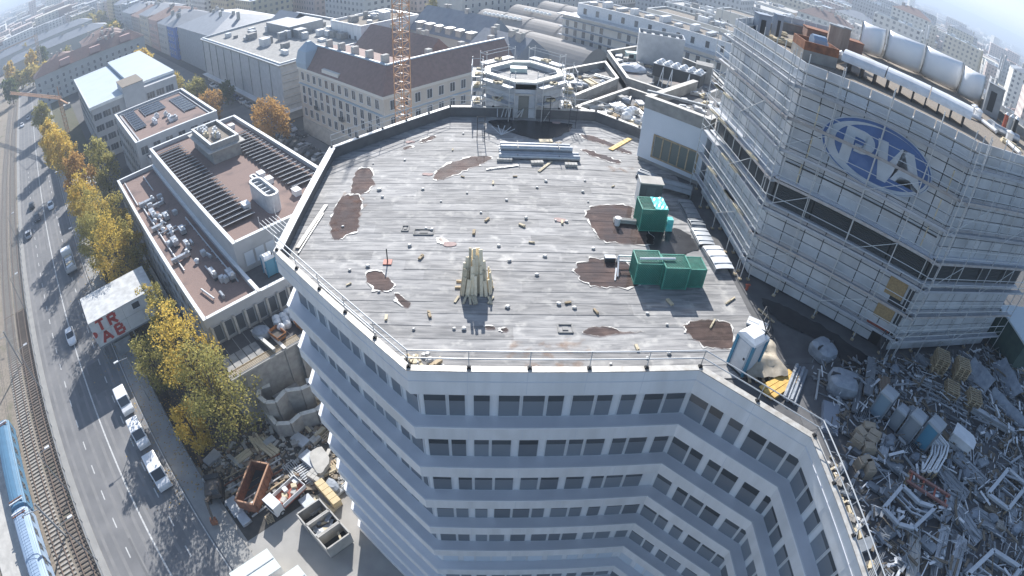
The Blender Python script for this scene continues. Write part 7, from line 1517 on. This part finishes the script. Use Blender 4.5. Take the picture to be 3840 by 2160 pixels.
# --- long residential slab across the road end
lr = house('long_housing_block', 'long pale housing block with a dark red hipped roof across the end of the offices', -276, -264.5, -6, 49, 13.5, M('pale housing render', (.50, .51, .49), .85, (.44, .45, .43), .4), 'hip', m_redroof, pw2, '+u', 3.1, 2.7, seed=24, rh=4.5, plant=7, z0=1.2)
for k in range(3): MB().b2(4.2, 6.5, -14 + k * 15, -9 + k * 15, 14.2, 17).obj('roof_dormer', M('pink dormer', (.52, .36, .33), .85), lr)
for k, (u0, u1, v0, v1, lab) in enumerate(((-330, -310, -2, 20, 'stepped house with a dark red hip roof behind the long block'), (-345, -325, 24, 48, 'second house with a dark red hip roof behind the long block'), (-305, -290, 22, 44, 'third small house with a dark red roof and white dormers'), (-420, -400, -30, 50, 'long low block with a grey roof further behind'), (-480, -460, -40, 45, 'farther long block with a pale roof'), (-300, -280, -62, -34, 'pale block beyond the railway'), (-380, -350, -80, -40, 'grey-roofed block beyond the railway'))):
    house('housing_block', lab, u0, u1, v0, v1, 10 + k % 3 * 2, M('housing render %d' % (k % 3), ((.52, .50, .45), (.45, .45, .44), (.55, .52, .48))[k % 3], .85), 'hip', (m_redroof, m_redroof, m_redroof, m_greyroof, m_greyroof, m_redroof, m_greyroof)[k], pw2 if k < 3 else None, '+u', 3.0, 3.0, 'housing blocks up the road', 30 + k, 4, 6)
# --- barrel-roofed hall
hl = uvthing('barrel_roofed_hall', 'large hall with broad grey-brown barrel roofs and rows of round roof lights', 'hall', -123, 150); m_bar = M('grey brown roofing', (.33, .30, .275), .8, (.27, .25, .23), .15)
MB().b2(-31, 32, -24, 45, 0, 7).obj('wall', m_conc, hl)
for k in range(4):
    y0, y1 = -24 + k * 17.25, -24 + (k + 1) * 17.25; mb = MB(); n = 14
    prof = [(y0 + (y1 - y0) * i/n, 7 + 5.5 * math.sin(math.pi * i/n)) for i in range(n + 1)]
    mb.loft([[(x, p[0], p[1]) for p in prof] for x in (-31, 32)]); mb.obj('barrel_roof', m_bar, hl, smooth=False)
    for x in (-20, -8, 6): mb = MB(); mb.loft([[(x + d, p[0], p[1] + .18) for p in prof] for d in (-.5, .5)], cap=False); mb.obj('roof_rib', m_bar, hl)
dm2 = MB(); dm2.tube((0, 0, 0), (0, 0, .6), .9, 10); dm2.tube((0, 0, .6), (0, 0, 1.0), .9, 10, 0, .3); dm2 = dm2.mesh('roof_light', M('bright roof light', (.85, .85, .8), .3))
for k in range(9): put('roof_light', dm2, hl, (-26 + k * 1.9, -3 + .2 * k, 11.6))
for k in range(7): put('roof_light', dm2, hl, (-22 + k * 1.9, 14.5, 11.8))
# --- apartment slab with balconies
U0, V0 = -74, 148
sl_b = uvthing('apartment_slab', 'long white apartment slab with dark balcony bands and a set-back roof storey', 'building', U0, V0); c5 = (U0, V0); m_apt = M('apartment render', (.60, .58, .53), .85, (.54, .52, .48), .5)
LB(sl_b, -109.5, -30, 141.5, 156, 0, 19, m_apt, 'wall', c5); LB(sl_b, -106, -30, 144, 155, 19, 22.6, m_whitep, 'roof_storey', c5); LB(sl_b, -105.8, -30.2, 144.2, 154.8, 22.6, 22.7, m_gravel, 'roof_deck', c5); ring(sl_b, -106 - U0, -30 - U0, 144 - V0, 155 - V0, 22.6, 23.1, .3, m_whitep, 'parapet', m_capw)
for k in range(7): LB(sl_b, -110.3, -30, 140.6, 141.5, 1.2 + k * 2.75, 1.4 + k * 2.75, M('balcony slab', (.28, .32, .38), .7), 'balcony_band', c5)
LB(sl_b, -111, -30, 140.4, 144, 19, 19.3, m_lgrey, 'roof_ledge', c5)
grid_windows(sl_b, simple_win(1.3, 2.0, m_frame, m_glass, 0), (-107.5 - U0, 141.5 - V0 - .03), (1, 0), 22, 3.2, (1.7, 4.45, 7.2, 9.95, 12.7, 15.45), 0, skip=.1); grid_windows(sl_b, simple_win(1.2, 1.9, m_frame, m_glass, 0), (-103 - U0, 144 - V0 - .03), (1, 0), 15, 4.6, (19.9,), 0)
for k in range(12): MB().b2(-30 + k * 5, -28.6 + k * 5, -1, 2 + (k % 3), 22.7, 23.6 + (k % 2)).obj('roof_box', (m_lgrey, m_whitep)[k % 2], sl_b)
for k in range(5): LB(sl_b, -86 + k * 3.1, -84.2 + k * 3.1, 140.45, 140.55, 9.4, 10.4, M('pinkish panel', (.55, .40, .40), .8), 'balcony_panel', c5)
house('second_slab', 'parallel white apartment slab behind the first one', -100, 10, 176, 190, 20, m_apt, 'flat', m_gravel, pw2, '-v', 3.4, 2.9, None, 26, plant=14); house('third_slab', 'farther pale apartment slab with balconies', -90, 60, 214, 228, 21, m_apt, 'flat', m_gravel, pw2, '-v', 3.6, 2.9, None, 27, plant=12)
house('court_block', 'pale flat-roofed block behind the hall', -180, -165, 150, 235, 19, m_apt, 'flat', m_gravel, pw2, '+u', 3.6, 3, None, 28, plant=10)

# ================================================================ cranes
def crane_mast(t, w_, h, sec, m, r_=.1):
    for a, b in ((-1,-1),(1,-1),(1,1),(-1,1)): mb = MB(); mb.bar((a*w_/2, b*w_/2, 0), (a*w_/2, b*w_/2, h), r_ * 1.5); mb.obj('leg', m, t)
    n = int(h / sec); hz = MB(); hz.bar((-w_/2, -w_/2, 0), (w_/2, -w_/2, 0), r_, r_); hz = hz.mesh('strut', m); dg = MB(); dg.bar((-w_/2, -w_/2, 0), (w_/2, -w_/2, sec), r_, r_); dg = dg.mesh('lacing', m); d2 = MB(); d2.bar((w_/2, -w_/2, 0), (-w_/2, -w_/2, sec), r_, r_); d2 = d2.mesh('lacing', m)
    for k in range(n):
        for q in range(4): put('strut', hz, t, (0, 0, k * sec), q * math.pi/2); put('lacing', (dg, d2)[(k + q) % 2], t, (0, 0, k * sec), q * math.pi/2)
t = thing('tower_crane', 'tall orange lattice crane mast rising behind the octagonal roof', 'crane', (-12.65, 82, 0), RZ45); crane_mast(t, 1.75, 62, 1.35, m_orange, .075); MB().b2(-2.2, 2.2, -2.2, 2.2, 0, .8).obj('base_block', m_concl, t)
for k in range(30): MB().b2(-.3, .3, -.3, .0, 1 + k * 1.35 + .6, 1.05 + k * 1.35 + .6).obj('ladder_rung', m_lgrey, t)
t = uvthing('small_crane', 'small orange site crane with a long jib beside the tree row', 'crane', -202, 3); crane_mast(t, 1.3, 13.5, 1.3, m_orange, .12)
mb = MB(); jd = Vector((-62, -22, .2)); jl = jd.length; jd.normalize()
for o in ((0, 0, 0), (0, .8, 0), (0, .4, .9)): p = Vector((0, 0, 12.3)) + Vector(o); mb.bar(p, p + jd * jl, .22)
for k in range(30): p = Vector((0, 0, 12.3)) + jd * (jl * k/30); mb.bar(p, p + Vector((0, .4, .9)) + jd, .1); mb.bar(p + Vector((0, .8, 0)), p + Vector((0, .4, .9)) + jd, .1)
mb.obj('jib', m_orange, t); mb = MB(); mb.bar((0, 0, 12.3), (12, 2, 12.3), .5); mb.obj('counter_jib', m_orange, t); MB().b2(10, 12.5, .5, 3, 10.6, 12.2).obj('counterweight', m_concl, t); mb = MB(); mb.bar((0, 0, 13.4), (0, 0, 17), .4); mb.obj('tower_head', m_orange, t); mb = MB(); mb.tube((0, 0, 17), tuple(Vector((0, 0, 12.6)) + jd * jl * .7), .05, 4); mb.tube((0, 0, 17), (11, 2, 12.5), .05, 4); mb.obj('tie', m_dark, t)
t = uvthing('far_crane', 'pale distant crane mast among the housing blocks up the road', 'crane', -360, -2); crane_mast(t, 2.0, 26, 2.0, M('pale crane', (.55, .45, .38), .6), .2); mb = MB(); mb.bar((0, 0, 25), (2, -30, 25.5), .7); mb.obj('jib', M('pale crane', (.55, .45, .38)), t)
# ================================================================ the city beyond
def winmat(name, col, sx=2.7, sz=3.0, gl=(.09, .10, .115), rnd=.1):
    m = bpy.data.materials.new(name); m.use_nodes = True; t = m.node_tree; N = t.nodes; L = t.links; b = N['Principled BSDF']; b.inputs['Roughness'].default_value = .75
    tc = N.new('ShaderNodeTexCoord'); sp = N.new('ShaderNodeSeparateXYZ'); L.new(tc.outputs['Object'], sp.inputs[0]); sn = N.new('ShaderNodeSeparateXYZ'); L.new(tc.outputs['Normal'], sn.inputs[0])
    def mth(op, a, b_=None, c=None):
        q = N.new('ShaderNodeMath'); q.operation = op
        for i, x in enumerate((a, b_, c)):
            if x is None: continue
            if isinstance(x, (int, float)): q.inputs[i].default_value = x
            else: L.new(x, q.inputs[i])
        return q.outputs[0]
    ax = mth('GREATER_THAN', mth('ABSOLUTE', sn.outputs[0]), .5)
    s = mth('ADD', mth('MULTIPLY', sp.outputs[1], ax), mth('MULTIPLY', sp.outputs[0], mth('SUBTRACT', 1.0, ax)))
    fx = mth('FRACT', mth('DIVIDE', mth('ADD', s, 500.0), sx)); fz = mth('FRACT', mth('DIVIDE', sp.outputs[2], sz))
    wx = mth('MULTIPLY', mth('GREATER_THAN', fx, .28), mth('LESS_THAN', fx, .72)); wz = mth('MULTIPLY', mth('GREATER_THAN', fz, .32), mth('LESS_THAN', fz, .80))
    up = mth('LESS_THAN', mth('ABSOLUTE', sn.outputs[2]), .3); mk = mth('MULTIPLY', mth('MULTIPLY', wx, wz), up)
    wn = N.new('ShaderNodeTexWhiteNoise'); wn.noise_dimensions = '3D'; cb = N.new('ShaderNodeCombineXYZ'); L.new(mth('FLOOR', mth('DIVIDE', mth('ADD', s, 500.0), sx)), cb.inputs[0]); L.new(mth('FLOOR', mth('DIVIDE', sp.outputs[2], sz)), cb.inputs[1]); L.new(wn.outputs[0], cb.inputs[2]) if False else None
    L.new(cb.outputs[0], wn.inputs[0]); mk = mth('MULTIPLY', mk, mth('ADD', .45, mth('MULTIPLY', wn.outputs[0], .55)))
    oi = N.new('ShaderNodeObjectInfo'); hs = N.new('ShaderNodeHueSaturation'); hs.inputs['Color'].default_value = (*col, 1); rr = N.new('ShaderNodeMapRange'); rr.inputs[3].default_value = 1 - rnd; rr.inputs[4].default_value = 1 + rnd; L.new(oi.outputs['Random'], rr.inputs[0]); L.new(rr.outputs[0], hs.inputs['Value'])
    mx = N.new('ShaderNodeMix'); mx.data_type = 'RGBA'; L.new(mk, mx.inputs[0]); L.new(hs.outputs[0], mx.inputs[6]); mx.inputs[7].default_value = (*gl, 1); L.new(mx.outputs[2], b.inputs['Base Color'])
    return m
WMATS = [('white', winmat('city white', (.62, .62, .60))), ('cream', winmat('city cream', (.58, .54, .45), 3.1)), ('grey', winmat('city grey', (.45, .46, .47), 2.4)), ('pinkish', winmat('city pink', (.52, .43, .39), 2.8)), ('yellowish', winmat('city yellow', (.50, .44, .30), 3.0)), ('pale', winmat('city pale', (.66, .65, .61), 3.4, 2.9))]
KNOWN = [(-152, -50, 0, 58), (-216, -150, 4, 58), (-400, -40, 36, 60), (-265, -84, 57, 100), (-400, -245, 57, 86), (-158, -82, 90, 146), (-156, -88, 122, 200), (-112, 62, 138, 232), (-182, -160, 148, 238), (-900, 60, -64, 0), (-490, -262, -82, 62), (-40, 60, -60, 90), (-60, 40, 60, 100)]
rc = random.Random(2024)
def wedge(x, y, lo=-57, hi=74):
    a = math.degrees(math.atan2(x, y)); return lo < a < hi
cells = []
for iu in range(-20, 16):
    for iv in range(-16, 25):
        u0 = iu * 41 + rc.uniform(-3, 3); v0 = iv * 34 + rc.uniform(-3, 3); du, dv = rc.uniform(22, 37), rc.uniform(15, 27); x, y, _ = UV(u0 + du/2, v0 + dv/2); d = math.hypot(x, y)
        if d > 640 or d < 110 or y < 70 or not wedge(x, y): continue
        if any(u0 < k[1] + 3 and u0 + du > k[0] - 3 and v0 < k[3] + 3 and v0 + dv > k[2] - 3 for k in KNOWN): continue
        if -18 < x < 60 and y < 95: continue
        cells.append((u0, u0 + du, v0, v0 + dv, d, x, y))
print('city cells', len(cells))
def region(x, y):
    a = math.degrees(math.atan2(x, y))
    return ('beyond the railway' if a < -49 else 'up the road beyond the housing blocks' if a < -38 else 'beyond the street of sheeted houses' if a < -22 else 'behind the beige building and the crane' if a < -4 else 'behind the barrel-roofed hall' if a < 10 else 'behind the apartment slabs' if a < 30 else 'beyond the scaffolded tower' if a < 50 else 'right of the tower')
for k, (u0, u1, v0, v1, d, x, y) in enumerate(cells):
    nm, wm = rc.choice(WMATS); a = math.degrees(math.atan2(x, y)); tall = a > 34 and rc.random() < .45
    h = rc.uniform(24, 38) if tall else rc.uniform(13, 21); fl_ = rc.random() < (.75 if a > 5 else .45); rm = rc.choice((m_redroof, m_greyroof, m_greyroof)) if not fl_ else rc.choice((m_concl, m_conc, m_proof, m_proof))
    rt = ('flat roof' if fl_ else ('dark red roof' if rm is m_redroof else 'grey roof'))
    house('city_block', ('tall ' if tall else '') + ('long ' if max(u1 - u0, v1 - v0) > 1.9 * min(u1 - u0, v1 - v0) else 'compact ') + nm + ' building with ' + rt + ' ' + region(x, y) + (', nearer row' if d < 260 else ', middle rows' if d < 430 else ', far rows'), u0, u1, v0, v1, h, wm, 'flat' if fl_ else 'hip', rm, None, grp='city buildings in the middle distance', seed=500 + k, rh=4.5, plant=5 if d < 400 else 3)
# distant mass of houses, too far to count
def mass(n, d0, d1, lo, hi, seed, hs, name):
    r = random.Random(seed); mb = MB()
    for i in range(n):
        d = d0 * (d1 / d0) ** r.random(); a = R(r.uniform(lo, hi)); x, y = math.sin(a) * d, math.cos(a) * d
        s = r.uniform(8, 26) * (1 + d / 6000); l = r.uniform(10, 40) * (1 + d / 6000); h = r.uniform(*hs) * (1 if r.random() < .94 else 2.1)
        mb.box((x, y, h/2), (l, s, h), RZ45 + r.choice((0, math.pi/2)) + (r.uniform(-.4, .4) if d > 1500 else 0), r.randrange(5))
    return mb
mm = [w_[1] for w_ in WMATS[:4]] + [m_redroof]
o = mass(2600, 640, 2200, -60, 78, 5, (9, 20), 'x').obj('distant_city', mm); tag(o, 'hazy mass of city houses stretching to the horizon', 'city', None, 'stuff')
o = mass(3000, 2200, 3900, -62, 80, 6, (8, 16), 'x').obj('far_city', mm); tag(o, 'faint farthest houses below the hills', 'city', None, 'stuff')
# wooded hills on the horizon
m_hill = M('wooded hill', (.055, .075, .05), .95, (.04, .055, .04), .01)
mb = MB(); n = 150; rows = []
for j, (d, f) in enumerate(((3700, 0), (4300, .5), (5000, 1.0), (6200, .8))):
    row = []
    for i in range(n + 1):
        a = -75 + 160 * i / n; env = 48 + 78 * max(0, math.sin(R(max(0, min(180, (a - 25) * 2.2))))) + 16 * noise.noise(Vector((a * .08, 3, 0))) + 6 * noise.noise(Vector((a * .5, 7, j)))
        row.append((math.sin(R(a)) * d, math.cos(R(a)) * d, max(0, env) * f - 2))
    rows.append(row)
for j in range(3):
    for i in range(n): mb.quad([rows[j][i], rows[j][i+1], rows[j+1][i+1], rows[j+1][i]])
struct('hills', mb, m_hill)
for k, (a, d, h, w_) in enumerate(((57.6, 2900, 95, 26), (58.6, 3000, 80, 34))):
    t = thing('distant_tower', ('slim', 'broad')[k] + ' hazy tower block on the horizon at the upper right', 'tower', (math.sin(R(a)) * d, math.cos(R(a)) * d, 0)); MB().b2(-w_/2, w_/2, -w_/2, w_/2, 0, h).obj('shaft', WMATS[2][1], t); MB().b2(-w_*.35, w_*.35, -w_*.35, w_*.35, h, h + 6).obj('top', m_greyp, t)
# haze: one closed box of even air round everything
mb = MB(); mb.b2(-27000, 27000, -3500, 26900, -3, 142)
hz = mb.obj('haze', []); tag(hz, 'thin blue haze lying over the whole city', 'haze', None, 'stuff')
hm_ = bpy.data.materials.new('haze air'); hm_.use_nodes = True; t_ = hm_.node_tree
for q in list(t_.nodes):
    if q.type == 'BSDF_PRINCIPLED': t_.nodes.remove(q)
pv = t_.nodes.new('ShaderNodeVolumePrincipled'); pv.inputs['Color'].default_value = (.72, .84, 1.0, 1); pv.inputs['Density'].default_value = HAZE; pv.inputs['Anisotropy'].default_value = .2
t_.links.new(pv.outputs[0], t_.nodes['Material Output'].inputs['Volume']); hz.data.materials.append(hm_)
